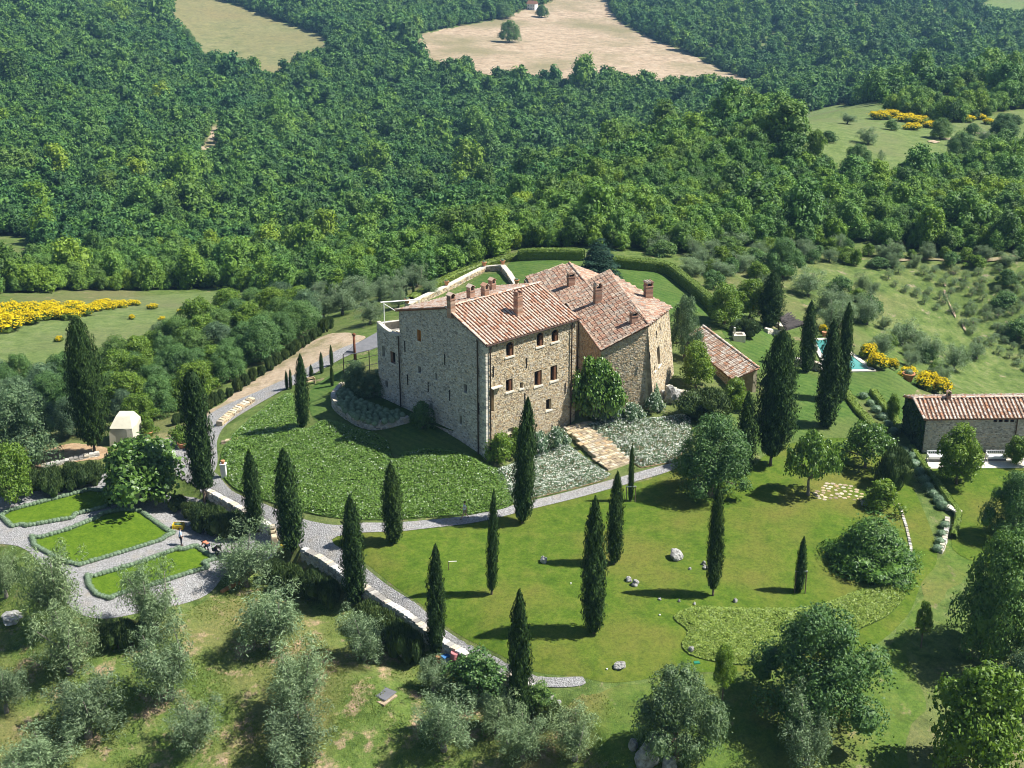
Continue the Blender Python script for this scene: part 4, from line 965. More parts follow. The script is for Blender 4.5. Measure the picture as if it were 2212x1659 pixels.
for cx, y0, y1 in ((1000, 272, 415), (1517, 442, 580), (1037, 707, 840), (1303, 802, 930), (1582, 907, 1045), (1945, 592, 730), (1960, 1072, 1210)):
    x, yb, x2, yt = crect('c3', cx - 3, cx + 3, y0, y1); s0, s1, t0, t1 = PL_.rect(x, yb, x2, yt); strip(wL, 'wall_anchor', PL_, (s0 + s1) / 2, t0, t1, .045, 'iron', 0, .09)
pipe(wF, PF, .42, -2.2, HE - .6); pipe(wF, PF, LU - .75, -2.2, HE - .6); pipe(wL, PL_, 4.0, -.4, tz(11.0)); pipe(wL, PL_, OFF - 1.05, -2.0, HE)
# roof
RZ = lambda p, z: np.array([p[0], p[1], z])
ov, ve = .34, .22; ze, zr = VC[2] + HE, VC[2] + HR
fs_ = (zr - ze) / RO; bs_ = (zr - ze) / (LW - RO)
e0, e1 = RZ(VC - VW * ov - VU * ve, ze - ov * fs_ + .16), RZ(VC - VW * ov + VU * (LU + ve), ze - ov * fs_ + .16)
r0, r1 = RZ(VC + VW * RO - VU * ve, zr + .16), RZ(VC + VW * RO + VU * (LU + ve), zr + .16)
b0, b1 = RZ(VC + VW * (LW + ov) - VU * ve, ze - ov * bs_ + .16), RZ(VC + VW * (LW + ov) + VU * (LU + ve), ze - ov * bs_ + .16)
rf = Roof(villa, 'tile'); rbase = rf.slope([e0, e1, r1, r0], VU, rngB, col=.40, over=.06); rf.slope([b1, b0, r0, r1], -VU, rngB, col=.40, over=.06)
rf.build(300); ridge_row(rbase, r0 + [0, 0, .05], r1 + [0, 0, .05], 'tile'); ridge_row(rbase, e0 + [0, 0, .06], r0 + [0, 0, .06], 'tile', .13); ridge_row(rbase, b0 + [0, 0, .06], r0 + [0, 0, .06], 'tile', .13)
q = MB(); q.tube([e0 - [0, 0, .12] - VW * .06, e1 - [0, 0, .12] - VW * .06], .08, 8); q.build('gutter', M['copper'], rbase)
for i, s in enumerate(np.arange(.4, LU, .62)):
    q = MB(); p = VC + VU * s - VW * .2; q.box((p[0], p[1], ze - .02), (.1, .5, .12), math.atan2(VU[1], VU[0])); q.build('rafter_end', M['woodwork'], rbase)
FS, BS = [e0, e1, r1], [b1, b0, r0]; AV = math.atan2(VU[1], VU[0]); PXM = 126 / FPX
for sl_, u, vb, vt, wp, cap in ((FS, 1119, 680, 636, 21, 'flat'), (BS, 1016.8, 645, 622, 19, 'gable'), (BS, 1048, 642, 619, 19, 'gable'), (BS, 1063, 628, 607, 18, 'gable'), (FS, 974.6, 673, 640, 19, 'gable')):
    f = pt_on(sl_, u, vb); chimney(villa, f, AV, wp * PXM * .72, wp * PXM * .72, max(.5, height_to(f, vt) - (.0 if cap == 'flat' else .2)), cap)
# ================================================================== the long house behind
H2 = empty('long_house', (9, 138, 2.5), 'long stone house with weathered brown roof and a leaning buttressed end wall', 'house'); shifted(H2)
Fp, Kp, Lp, Rp, Bp, Ap = atz(1297.5, 757.5, 10.), None, atz(1209, 634.6, 10.), atz(1402, 702, 12.2), atz(1449.6, 664, 10.9), atz(1314.7, 588.2, 12.2)
def flat(p, z): return np.array([p[0], p[1], z])
inn = lambda p, q, d: p + unit(q - p) * d
ctr = (Fp + Rp + Bp + Ap + Lp) / 5
fo, ro_, bo_, ao_, lo_ = [flat(inn(p, flat(ctr, p[2]), .4), 0) for p in (Fp, Rp, Bp, Ap, Lp)]
PF2 = Plane(flat(fo, 0), ro_ - fo); L2 = np.linalg.norm(ro_ - fo); oF2 = [(0, 0), (L2, 0), (L2, Rp[2] - .15), (0, Fp[2] - .1)]
h2 = [PF2.rect(*crect('c4', 1968, 2005, 935, 968))]
wF2 = wall_face('wall', H2, PF2, oF2, h2, M['mortar']); window(H2, PF2, h2[0], sill=False)
# battered right wall: foot pushed out
bat = 1.3; dR = unit(bo_ - ro_); nR = np.cross(dR, [0, 0, 1]); hR = 9.6
PR2 = Plane(flat(ro_, 0) + nR * bat, dR, np.array([0, 0, Rp[2]]) - nR * bat); LR = np.linalg.norm(bo_ - ro_); sR = math.hypot(Rp[2], bat)
oR2 = [(-.0, 0), (LR + .5, 0), (LR, sR - 1.4), (0, sR - .2)]
sl1 = PR2.rect(*crect('c2', 1826, 1862, 1130, 1390)); ld = PR2.rect(*crect('c2', 1785, 1800, 1380, 1450))
wR2 = wall_face('wall', H2, PR2, oR2, [sl1, ld], M['mortar']); window(H2, PR2, sl1, dep=.6, sill=True); window(H2, PR2, ld, sill=True)
for cx, y0, y1 in ((1855, 842, 930), (1811, 937, 1030), (1725, 1202, 1300)):
    x, yb, x2, yt = crect('c2', cx - 3, cx + 3, y0, y1); s0, s1, t0, t1 = PR2.rect(x, yb, x2, yt); strip(wR2, 'wall_anchor', PR2, (s0 + s1) / 2, t0, t1, .05, 'iron', 0, .09)
q = MB(); q.add([flat(ro_, 0), flat(ro_, 0) + nR * bat, flat(ro_, Rp[2] - .2)], [(0, 1, 2)]); q.build('buttress_side', M['mortar'], H2)
PL2 = Plane(flat(lo_, 0), fo - lo_); LL = np.linalg.norm(fo - lo_); wL2 = wall_face('wall', H2, PL2, [(0, 0), (LL, 0), (LL, Fp[2] - .1), (0, Lp[2] - .1)], [], M['mortar'])
d1 = PL2.rect(*crect('c2', 765, 792, 1000, 1230)); strip(wL2, 'door', PL2, (d1[0] + d1[1]) / 2, max(d1[2], 2.9), d1[3], .55, 'dark', 0, .03); pipe(wL2, PL2, PL2.rect(*crect('c2', 850, 858, 800, 1300))[0], 3.2, 9.6)
PB2 = Plane(flat(bo_, 0), ao_ - bo_); wB2 = wall_face('wall', H2, PB2, [(0, 0), (np.linalg.norm(ao_ - bo_), 0), (np.linalg.norm(ao_ - bo_), Ap[2] - .2), (0, Bp[2] - .2)], [], M['mortar'])
PC2 = Plane(flat(ao_, 0), lo_ - ao_); wC2 = wall_face('wall', H2, PC2, [(0, 0), (np.linalg.norm(lo_ - ao_), 0), (np.linalg.norm(lo_ - ao_), Lp[2] - .2), (0, Ap[2] - .2)], [], M['mortar'])
m2 = Masonry(); m2.lay(wF2, PF2, oF2, h2, rngB, tmin=1.0); m2.lay(wR2, PR2, oR2, [sl1, ld], rngB, tmin=1.0, rh=(.12, .22), keep=.8); m2.lay(wL2, PL2, [(0, 0), (LL, 0), (LL, Fp[2] - .1), (0, Lp[2] - .1)], [], rngB, tmin=2.5, keep=.7); m2.build(M['stone'], 260)
rf2 = Roof(H2, 'tile_old'); Km = (Fp + Lp) / 2 + unit(np.cross(Fp - Lp, [0, 0, 1])) * -.35
ba = rf2.slope([Lp, Fp, Rp, Ap], Fp - Lp, rngB, col=.40, row=.46, jit=.03); bb = rf2.slope([Rp, Bp, Ap], Rp - Ap, rngB, col=.40, row=.46, jit=.03)
# ================================================================== the rear house
L3, A3, E3, R3 = atz(1135, 598, 9.4), atz(1230, 568.5, 11.2), atz(1293.2, 592.5, 9.4), atz(1263, 608, 11.2)
dd = R3 - A3; L3b = L3 + dd * 1.65; R3b = A3 + dd * 1.65; E3b = E3 + dd * 1.3
H3 = empty('rear_house', flat((L3 + E3b) / 2, 2.5), 'low gabled house behind the long house beside the dark cedar', 'house'); shifted(H3)
for a, b2 in ((L3b, L3), (L3, E3), (E3, E3b)):
    a2, b3 = [flat(inn(p, flat((L3 + E3b) / 2, p[2]), .35), 0) for p in (b2, a)]; pl = Plane(a2, b3 - a2) if False else Plane(b3, a2 - b3)
    LLn = np.linalg.norm(b3 - a2); ol = [(0, 0), (LLn, 0), (LLn, 9.2), (LLn / 2, 10.9 if a is L3 else 9.2), (0, 9.2)]
    wall_face('wall', H3, pl, ol, [], M['mortar'])
rf3 = Roof(H3, 'tile_old'); bc = rf3.slope([L3, L3b, R3b, A3], dd, rngB, col=.40, row=.46, jit=.03); bd = rf3.slope([E3b, E3, A3, R3b], dd, rngB, col=.40, row=.46, jit=.03)
rf2.build(300); rf3.build(200)
ridge_row(ba, Ap + [0, 0, .06], Rp + [0, 0, .06], 'tile_old'); ridge_row(bc, A3 + [0, 0, .06], R3b + [0, 0, .06], 'tile_old'); ridge_row(ba, Lp + [0, 0, .05], Fp + [0, 0, .05], 'tile_old', .12); ridge_row(ba, Fp + [0, 0, .05], Rp + [0, 0, .05], 'tile_old', .12)
for par, sl_, u, vb, vt, wp, cap in ((H3, [L3, L3b, R3b], 1233, 618, 592, 16, 'slab'), (H2, [Lp, Fp, Rp], 1290.7, 654, 618, 17, 'vault'), (H2, [Rp, Bp, Ap], 1399.8, 644, 612, 18, 'slab'), (H2, [Lp, Fp, Rp], 1369, 696, 676, 17, 'slab')):
    f = pt_on(sl_, u, vb); sc = depth(f) / FPX; chimney(par, f, math.atan2((Rp - Fp)[1], (Rp - Fp)[0]), wp * sc * .9, wp * sc * .8, max(.5, height_to(f, vt) - .2), cap, 'tile_old')
# ================================================================== the long shed
SH = empty('long_shed', atz(1560, 800, 1.5), 'long low shed with a single mossy tile slope beside the back lawn', 'shed'); shifted(SH)
s1_, s2_, s3_, s4_ = atz(1496, 706, 3.5), atz(1582, 820, 3.4), atz(1640, 796, 4.6), atz(1519, 704.5, 4.6)
s1_ = s4_ + (s2_ - s3_)
rfs = Roof(SH, 'tile_pale'); bs = rfs.slope([s1_, s2_, s3_, s4_], s2_ - s1_, rngB, col=.38, row=.44, jit=.04); rfs.build(300); ridge_row(bs, s4_ + [0, 0, .05], s3_ + [0, 0, .05], 'tile_pale')
for a, b2, h0_, h1_, mm in ((s1_, s2_, 3.3, 3.2, 'ochre'), (s2_, s3_, 3.2, 4.4, 'ochre'), (s3_, s4_, 4.4, 4.4, 'mortar'), (s4_, s1_, 4.4, 3.3, 'mortar')):
    c = (s1_ + s3_) / 2; a2, b3 = [flat(inn(p, flat(c, p[2]), .3), 0) for p in (a, b2)]; pl = Plane(a2, b3 - a2); LLn = np.linalg.norm(b3 - a2); ol = [(0, -.5), (LLn, -.5), (LLn, h1_), (0, h0_)]
    w = wall_face('wall', SH, pl, ol, [], M[mm])
    if a is s1_: mm_ = Masonry(); mm_.lay(w, pl, ol, [], rngB, tmin=.4, keep=.8); mm_.build(M['stone'], 60)
# ================================================================== the farmhouse at the right
FH = empty('farmhouse', (47, 129, FARM_Z), 'low stone farmhouse with lichened tile roof and ivy covered end wall', 'house'); shifted(FH)
ZE, ZRg = 3.35, 4.55
fe0 = atz(1996.7, 906, ZE); fe1 = fe0 + np.array([13.4, .45, 0]); rg0 = atz(1973, 861, ZRg); rg1 = rg0 + np.array([13.0, .45, 0]); hp = rg0 + np.array([11.6, .4, .0])
bk0 = atz(1950, 855, ZE); bk1 = bk0 + np.array([13.8, .45, 0])
PFF = Plane(flat(fe0 + [.35, .5, 0], 0), fe1 - fe0); LF = 12.7; oFF = [(0, -2), (LF, -2), (LF, ZE - .12), (0, ZE - .12)]
w0 = [PFF.rect(1831.7 + .17187 * a, 812.2 + .17187 * 548, 1831.7 + .17187 * b, 812.2 + .17187 * 580) for a, b in ((1830, 1875), (1895, 1945), (1965, 2020), (2040, 2090))]
wFF = wall_face('wall', FH, PFF, oFF, w0, M['mortar_grey'])
for r in w0: window(FH, PFF, r, kind='vent_window', dep=.3, sill=False, jamb='woodwork')
bkI = flat(bk0 + [.5, -.5, 0], 0); Pe = Plane(bkI, flat(fe0 + [.35, .5, 0], 0) - bkI); LE = np.linalg.norm(Pe.O - flat(fe0 + [.35, .5, 0], 0))
wEE = wall_face('wall', FH, Pe, [(0, -2), (LE, -2), (LE, ZE - .12), (LE * .5, ZRg - .15), (0, ZE - .12)], [], M['mortar_grey'])
Pbk = Plane(bkI + [12.7, .4, 0], [-1, -.03, 0]); wall_face('wall', FH, Pbk, [(0, -3), (12.7, -3), (12.7, ZE - .12), (0, ZE - .12)], [], M['mortar_grey'])
Per = Plane(flat(fe0 + [.35 + LF, .9, 0], 0), [0, 1, 0]); wall_face('wall', FH, Per, [(0, -3), (LE, -3), (LE, ZE - .12), (LE / 2, ZRg - .15), (0, ZE - .12)], [], M['mortar_grey'])
mf = Masonry(); mf.lay(wFF, PFF, oFF, w0, rngB, tmin=-.7); mf.build(M['stone_grey'], 200)
rff = Roof(FH, 'tile_pale'); b5 = rff.slope([fe0, fe1, rg1, rg0], fe1 - fe0, rngB, col=.42, row=.46, over=.05); b6 = rff.slope([bk1, bk0, rg0, rg1], bk0 - bk1, rngB, col=.42, row=.46); rff.build(300)
ridge_row(b5, rg0 + [0, 0, .06], rg1 + [0, 0, .06], 'tile'); ridge_row(b5, fe0 + [0, 0, .05], rg0 + [0, 0, .05], 'tile', .14)
pipe(wFF, PFF, PFF.px(2189, 960)[0], -.5, ZE - .3)
f = pt_on([fe0, fe1, rg1], 2048, 862); chimney(FH, f, 0, .42, .42, .45, 'gable', 'tile_old')
# small round cushions shared by herb beds and borders
SB = []
for i in range(3):
    rng = np.random.default_rng(60 + i); lob = [[0, 0, .28, .48, .48, .36]] + [[rng.normal() * .22, rng.normal() * .22, .28, .26, .26, .26] for _ in range(4)]
    V, F = join([lobes_cloud(rng, lob, 620, .042, .5, .4, .86, .55), blob(rng, (0, 0, .25), (.45, .45, .34), 9, 6, .05)])
    SB.append((mesh_np('cushion_foliage', V, F, M['santolina']), mesh_np('border_foliage', V, F, M['rose_leaf'])))
RB = []
for i in range(2):
    rng = np.random.default_rng(80 + i); lob = crown_lobes(rng, 1.6, .05, 1.2, 9, (.3, .5), .9); V, F = join([lobes_cloud(rng, lob, 1300, .06, .6, .4, .7, .6)] + [blob(rng, b[:3], [x * .6 for x in b[3:6]], 6, 4) for b in lob])
    V2, F2 = lobes_cloud(rng, lob, 170, .05, .9, .5, .98, .5); RB.append((mesh_np('rose_foliage', V, F, M['rose_leaf']), mesh_np('rose_blossoms', V2, F2, M['petal'])))
# ================================================================== cypresses
# kind, foot u, foot v, width px, top v, crown starts px above the foot, label
CYP = [
 ('broad_cypress', 205, 978, 86, 684, 22, 'big dark ragged cypress beside the cream canvas cover'),
 ('column_cypress', 443, 1088, 62, 803, 40, 'blunt columnar cypress on a pale bare trunk by the road bend'),
 ('cypress', 655, 925, 32, 765, 4, 'slender cypress rising from the ground cover bank near the herb bed'),
 ('cypress', 552, 1150, 42, 970, 4, 'cypress on the terrace wall next to the end pillar'),
 ('cypress', 632, 1200, 60, 968, 4, 'stout cypress behind the yellow sack where the path widens'),
 ('cypress', 767, 1303, 54, 1066, 4, 'cypress at the terrace wall right of the low rosemary bank'),
 ('cypress', 850, 1174, 47, 1000, 4, 'short plump cypress on the lawn tip under the ground cover bank'),
 ('cypress', 1128, 1130, 50, 858, 8, 'tall leaning cypress in front of the white rose bed'),
 ('slim_cypress', 1062, 1284, 27, 1055, 12, 'thin cypress on a short stem between the path walker and the wall'),
 ('cypress', 942, 1412, 43, 1172, 4, 'cypress standing by the pink barrel below the wall'),
 ('cypress', 1122, 1562, 54, 1270, 4, 'lowest cypress at the broken end of the terrace wall'),
 ('cypress', 1282, 1368, 56, 1074, 6, 'tallest cypress in the middle of the sloping lawn'),
 ('cypress', 1326, 1218, 38, 1020, 4, 'cypress half hidden behind the tallest lawn cypress'),
 ('cypress', 1540, 1287, 38, 1045, 18, 'narrow cypress with a bare foot near the white stepping stones'),
 ('slim_cypress', 1725, 1278, 25, 1157, 2, 'young cypress tied to a white topped stake frame'),
 ('slim_cypress', 1362, 1082, 14, 958, 2, 'very thin young cypress tied to stakes at the stair foot'),
 ('broad_cypress', 1664, 1005, 92, 712, 26, 'huge egg shaped cypress with a bare trunk before the long shed'),
 ('cypress', 1742, 803, 38, 648, 2, 'cypress at the near left corner of the swimming pool'),
 ('cypress', 1785, 922, 54, 688, 2, 'broad cypress of the pair in front of the pool'),
 ('cypress', 1814, 868, 38, 655, 2, 'farther cypress of the pair in front of the pool'),
 ('broad_cypress', 1662, 710, 58, 588, 6, 'bushy cypress beside the brushwood shelter'),
 ('slim_cypress', 1608, 1020, 46, 842, 2, 'loose grey green cypress between the rosemary dome and the huge cypress'),
]
for k, u, v, w, vt, lf, lab in CYP:
    plant(k, u, v, w, vt, 'cypress', lab, 'cypress', 'cypresses', lift=lf, tr=1.0 if lf > 20 else .6, lean=.04 if 'leaning' in lab else 0)
for i, (u, v, w, vt) in enumerate([(620,840,8,800),(628,840,8,796),(673,820,10,787),(695,806,10,760),(717,790,9,745),(718,834,9,786),(878,650,7,622),(893,640,6,610)]):
    plant('slim_cypress', u, v, w, vt, 'cypress', 'little cypress of the thin young row along the gravel road' if i < 6 else 'little cypress by the garden wall behind the tower house', 'cypress', 'young cypresses along the gravel road' if i < 6 else 'young cypresses behind the tower house', var=i, tr=.3)
# ================================================================== olives of the lower grove: foot u, v, width, top v
OLV = [(122,1350,132,1168,'silvery olive hiding the lower left corner of the middle parterre lawn'),(152,1455,128,1310,'olive with a forked grey trunk under the parterre olive'),(190,1590,165,1440,'wide silvery olive with a pale limb in the lower grove'),
 (337,1378,118,1208,'upright olive at the corner of the smallest parterre lawn'),(366,1510,142,1345,'olive with a pale slanting branch under the upright one'),(532,1265,130,1145,'grey olive beside the crouching gardener'),
 (589,1400,150,1262,'yellowish feathery olive next to the low rosemary bank'),(652,1530,148,1400,'olive with a dark forked bare trunk in its top'),(640,1648,155,1520,'blue grey olive at the bottom edge under the forked one'),
 (424,1612,124,1505,'small thin olive among bare soil patches'),(15,1540,95,1425,'olive cut by the left picture edge beside bare soil'),(787,1425,104,1318,'light green olive below the rosemary clumps at the wall'),
 (15,1290,80,1180,'olive at the left edge below the parterre'),(961,1620,132,1505,'low spreading olive under the open cistern'),(1073,1582,108,1480,'olive with two pale bare stems left of the lowest cypress'),
 (1130,1640,110,1535,'pale olive at the foot of the lowest cypress'),(1242,1640,120,1530,'open grey olive right of the wall end'),(1740,1650,122,1508,'blue silver olive in front of the big round oak'),
 (938,1495,78,1420,'sapling olive near the cistern hatch'),(90,1680,150,1590,'olive crown rising at the lower left corner')]
for i, (u, v, w, vt, lab) in enumerate(OLV): plant('olive', u, v, w, vt, 'olive_tree', lab, 'olive tree', 'olive trees of the lower grove', var=i)
# olives around the pool slope and behind the garden wall
OL2 = [(1700,590,60,560),(1745,640,70,585),(1790,680,70,610),(1800,720,80,640),(1870,700,70,630),(1950,745,70,690),(2000,780,70,720),(2060,800,66,745),(1900,770,60,715),(1600,585,56,548),(1555,600,60,560),(1500,590,60,556),(1648,640,40,590),(1860,635,36,590),(2005,560,40,525),(1925,560,44,520),(1810,545,40,505),(2030,830,50,785),(2110,775,46,735),(1740,560,46,520),(1420,545,60,505),(1570,535,70,495),(1490,530,60,490),(1640,555,40,520)]
for i, (u, v, w, vt) in enumerate(OL2): plant('olive', u, v, w, vt, 'olive_tree', 'silvery olive scattered on the slope between the pool and the wood', 'olive tree', 'olive trees on the slope by the pool', var=i)
for i, (u, v, w, vt) in enumerate([(740,680,70,610),(780,660,70,600),(820,650,60,600),(850,640,60,590),(900,620,55,570),(940,600,55,555),(700,690,60,630),(800,700,60,650),(985,585,50,548),(650,690,56,640),(690,650,50,605),(960,570,46,535),(930,640,46,600),(860,665,44,625)]):
    plant('olive', u, v, w, vt, 'olive_tree', 'grey green olive in the strip of trees behind the garden wall', 'olive tree', 'olive trees behind the garden wall', var=i)
# terraced hillside: rows of small thin olives
_rng = np.random.default_rng(21)
for r in range(9):
    for k in range(22):
        u, v = 1880 + 46 * r + 20 * k + _rng.normal() * 4, 572 + 4 * r + 17 * k * (.8 + .02 * r) + _rng.normal() * 4
        if u > 2240 or v > 835 or v < 572 or (v > 690 and u < 2075) or _rng.random() < .12: continue
        plant('young_olive', u, v, _rng.uniform(17, 28), v - _rng.uniform(12, 23), 'olive_tree', 'small thin olive planted on the terraced grassy hillside', 'olive tree', 'young olives on the terraced hillside', var=r + k)
# ================================================================== other trees
TR = [
 ('fig', 312, 1082, 200, 955, 'fig_tree', 'wide glossy fig tree shading the gravel beside the parterre lawns', 'fig tree'),
 ('grey_oak', 55, 1005, 175, 838, 'oak_tree', 'grey green tree over the bare soil at the left edge', 'tree'),
 ('bright_tree', 35, 1085, 105, 962, 'broadleaf_tree', 'bright yellow green tree at the left edge above the gravel', 'tree'),
 ('oak', 1535, 1070, 168, 900, 'oak_tree', 'big round tree at the right end of the white rose bed', 'tree'),
 ('fruit', 1745, 1070, 125, 932, 'quince_tree', 'low spreading fruit tree with a pale trunk by the stone patch', 'fruit tree'),
 ('fruit', 1868, 1010, 135, 915, 'quince_tree', 'spreading fruit tree between the stone patch and the flower border', 'fruit tree'),
 ('rosemary_round', 1928, 1050, 72, 968, 'shrub', 'upright dark green broom like shrub beside the fruit trees', 'shrub'),
 ('green_shrub', 1908, 1098, 86, 1038, 'shrub', 'yellow green shrub at the end of the stone patch', 'shrub'),
 ('oak', 1762, 1555, 262, 1318, 'oak_tree', 'largest round oak in front of the ivy bed', 'tree'),
 ('grey_oak', 1460, 1640, 188, 1448, 'oak_tree', 'grey green oak over the pale boulders', 'tree'),
 ('oak', 2150, 1435, 205, 1150, 'oak_tree', 'dark tall oak at the right edge under the flower border', 'tree'),
 ('oak', 2185, 1165, 125, 1020, 'oak_tree', 'dark leafy tree at the right edge of the farmhouse lawn', 'tree'),
 ('bright_tree', 2105, 1690, 220, 1440, 'broadleaf_tree', 'large fresh green tree in the lower right corner', 'tree'),
 ('grey_oak', 2205, 1530, 120, 1405, 'oak_tree', 'blue green tree behind the fresh green corner tree', 'tree'),
 ('bright_tree', 2065, 1045, 112, 922, 'broadleaf_tree', 'many stemmed bright green tree in front of the farmhouse wall', 'tree'),
 ('bright_tree', 1928, 905, 36, 852, 'broadleaf_tree', 'small round bright tree at the ivy end of the farmhouse', 'tree'),
 ('bright_tree', 2195, 1005, 60, 945, 'broadleaf_tree', 'bright shrub like tree right of the white bench', 'tree'),
 ('oak', 1690, 600, 82, 515, 'oak_tree', 'round dark tree above the bushy cypress on the slope', 'tree'),
 ('bright_tree', 1565, 700, 90, 612, 'fruit_tree', 'pale leafy fruit tree left of the bushy cypress', 'fruit tree'),
 ('bright_tree', 1618, 690, 74, 605, 'fruit_tree', 'leafy fruit tree touching the bushy cypress', 'fruit tree'),
 ('grey_oak', 1478, 775, 72, 640, 'broadleaf_tree', 'grey green tree against the buttressed wall end', 'tree'),
 ('bright_tree', 1503, 838, 84, 742, 'broadleaf_tree', 'glossy green tree at the near end of the long shed', 'tree'),
 ('rosemary_round', 1525, 905, 110, 842, 'rosemary_shrub', 'big olive green rosemary dome right of the rose bed', 'shrub'),
 ('green_shrub', 1585, 880, 66, 818, 'shrub', 'bright leafy shrub under the shed roof corner', 'shrub'),
 ('shrub', 1032, 1500, 122, 1415, 'shrub', 'dark leafy shrub behind the cistern and the pink barrel', 'shrub'),
 ('green_shrub', 1082, 1000, 60, 938, 'shrub', 'bright shrub at the front corner of the tower house', 'shrub'),
 ('green_shrub', 1120, 985, 46, 925, 'shrub', 'green shrub against the sunny front of the tower house', 'shrub'),
 ('shrub', 912, 925, 48, 868, 'shrub', 'dark shrub in the shade at the end of the round herb wall', 'shrub'),
 ('grey_oak', 770, 850, 66, 780, 'shrub', 'silver shrub beside the awning posts', 'shrub'),
 ('grey_oak', 808, 858, 70, 800, 'shrub', 'grey shrub in the shade at the annex foot', 'shrub'),
 ('grey_oak', 1595, 720, 40, 690, 'shrub', 'pale rounded shrub by the old stone well', 'shrub'),
 ('rosemary_round', 1612, 728, 50, 690, 'shrub', 'dark rounded shrub on the edge of the shed lawn', 'shrub'),
 ('shrub', 1165, 1535, 72, 1480, 'shrub', 'dark shrub at the tumbled end of the terrace wall', 'shrub'),
 ('green_shrub', 322, 940, 38, 905, 'lemon_tree', 'yellow green lemon bush in the terracotta pot by the canvas cover', 'potted tree'),
 ('green_shrub', 394, 962, 46, 920, 'lemon_tree', 'leafy lemon bush in the pot by the road bend', 'potted tree'),
]
for k, u, v, w, vt, nm, lab, cat in TR: plant(k, u, v, w, vt, nm, lab, cat)
plant('yew', 1882, 1222, 205, 1112, 'yew_tree', 'low spreading dark green yew with skirts on the lawn', 'yew')
# saplings with stakes
for u, v, w, vt, lab in ((1560,1512,58,1392,'slender sapling with a loose crown in front of the ivy bed'),(1990,1398,36,1300,'young tree with a narrow crown on the mown grass at the right')):
    plant('bright_tree', u, v, w, vt, 'sapling', lab, 'sapling', lift=32, tr=.45)
# cedar behind the rear house
plant('cedar', 1293, 606, 108, 520, 'cedar', 'dark spreading cedar behind the long house roof', 'cedar')
# lone trees far away
for k, u, v, w, vt, nm, lab in (('oak', 1100, 92, 46, 44, 'oak_tree', 'lone round oak on the dry tan field'), ('oak', 405, 105, 42, 62, 'oak_tree', 'round oak at the left edge of the green pasture'), ('oak', 722, 128, 40, 90, 'oak_tree', 'round oak at the right tip of the green pasture'), ('oak', 1170, 38, 28, 10, 'oak_tree', 'dark tree beside the far white house'), ('oak',1030,40,60,8,'oak_tree','wide dark tree left of the far white house'),('oak',1085,40,50,6,'oak_tree','dark tree right behind the wide one left of the far house'), ('olive', 1875, 312, 44, 275, 'olive_tree', 'lone olive in the ridge meadow'), ('young_olive', 1902, 352, 22, 325, 'olive_tree', 'thin small olive below the lone one in the ridge meadow'),
        ('bright_tree', 1760, 350, 44, 282, 'oak_tree', 'tall thin tree at the left side of the ridge meadow'), ('oak', 1850, 372, 62, 312, 'oak_tree', 'dense dark oak in front of the ridge meadow'), ('oak', 2165, 300, 72, 245, 'oak_tree', 'round dark tree at the right end of the ridge meadow'), ('oak', 2075, 340, 60, 285, 'oak_tree', 'broad tree beside the pale ridge track'), ('oak', 2030, 300, 50, 255, 'shrub', 'dark shrub among the yellow broom on the ridge')):
    plant(k, u, v, w, vt, nm, lab, 'tree')
# rosemary clumps along the terrace wall
RS = [(70,1055,66,1010),(115,1060,70,1000),(160,1050,70,992),(200,1040,60,990),(435,1140,70,1080),(470,1150,76,1088),(505,1158,66,1098),(600,1240,60,1190),(640,1262,74,1200),(680,1275,74,1215),(720,1290,60,1232),(800,1335,66,1280),(835,1370,74,1300),(868,1400,76,1322),(900,1412,56,1345),(238,1395,56,1342),(275,1390,66,1330),(310,1385,50,1335),(20,1255,50,1205),(1190,1555,60,1508),(1045,1470,50,1430),(385,1095,46,1060),(410,1115,40,1075)]
for i, (u, v, w, vt) in enumerate(RS):
    zone = 'along the left gravel edge' if i < 4 else 'under the terrace wall' if i < 15 else 'on the edge of the olive grove'
    dv = 16 if 6 < i < 15 else 4
    plant('rosemary', u - (6 if 6 < i < 15 else 0), v + dv, w * .9, vt + dv + 8, 'rosemary_shrub', 'dark green rosemary clump growing ' + zone, 'rosemary', 'rosemary clumps ' + zone, var=i)
# ================================================================== thicket left of the road, and road hedge
_rng = np.random.default_rng(5); POLYT = [(240,880),(250,790),(360,740),(470,690),(600,660),(700,690),(680,695),(600,745),(500,805),(420,865),(360,885),(300,905)]
def fill(poly, n, dmin, rng):
    pl = np.array(poly, float); out = []; lo, hi = pl.min(0), pl.max(0); t = 0
    while len(out) < n and t < 6000:
        t += 1; q = lo + rng.random(2) * (hi - lo)
        if not pip(pl, q[:1], q[1:])[0]: continue
        if all(abs(q[0] - o[0]) / dmin + abs(q[1] - o[1]) / (dmin * .55) > 1 for o in out): out.append(q)
    return sorted(out, key=lambda a: a[1])
for i, (u, v) in enumerate(fill(POLYT, 46, 48, _rng)):
    k = ('oak', 'bright_tree', 'grey_oak', 'oak', 'bright_tree')[int(_rng.integers(0, 5))]; w = _rng.uniform(62, 105)
    plant(k, u, v + 14, w, v - w * _rng.uniform(.55, .8), 'thicket_tree', 'bushy tree in the thicket left of the dirt track', 'tree', 'trees of the thicket left of the dirt track')
for i, (u, v) in enumerate(fill([(-60,830),(60,800),(160,815),(170,900),(150,950),(-60,870)], 12, 55, _rng)):
    plant(('oak', 'grey_oak')[i % 2], u, v + 16, _rng.uniform(80, 115), v - _rng.uniform(50, 75), 'thicket_tree', 'bushy tree in the dark thicket left of the big ragged cypress', 'tree', 'trees of the thicket left of the ragged cypress')
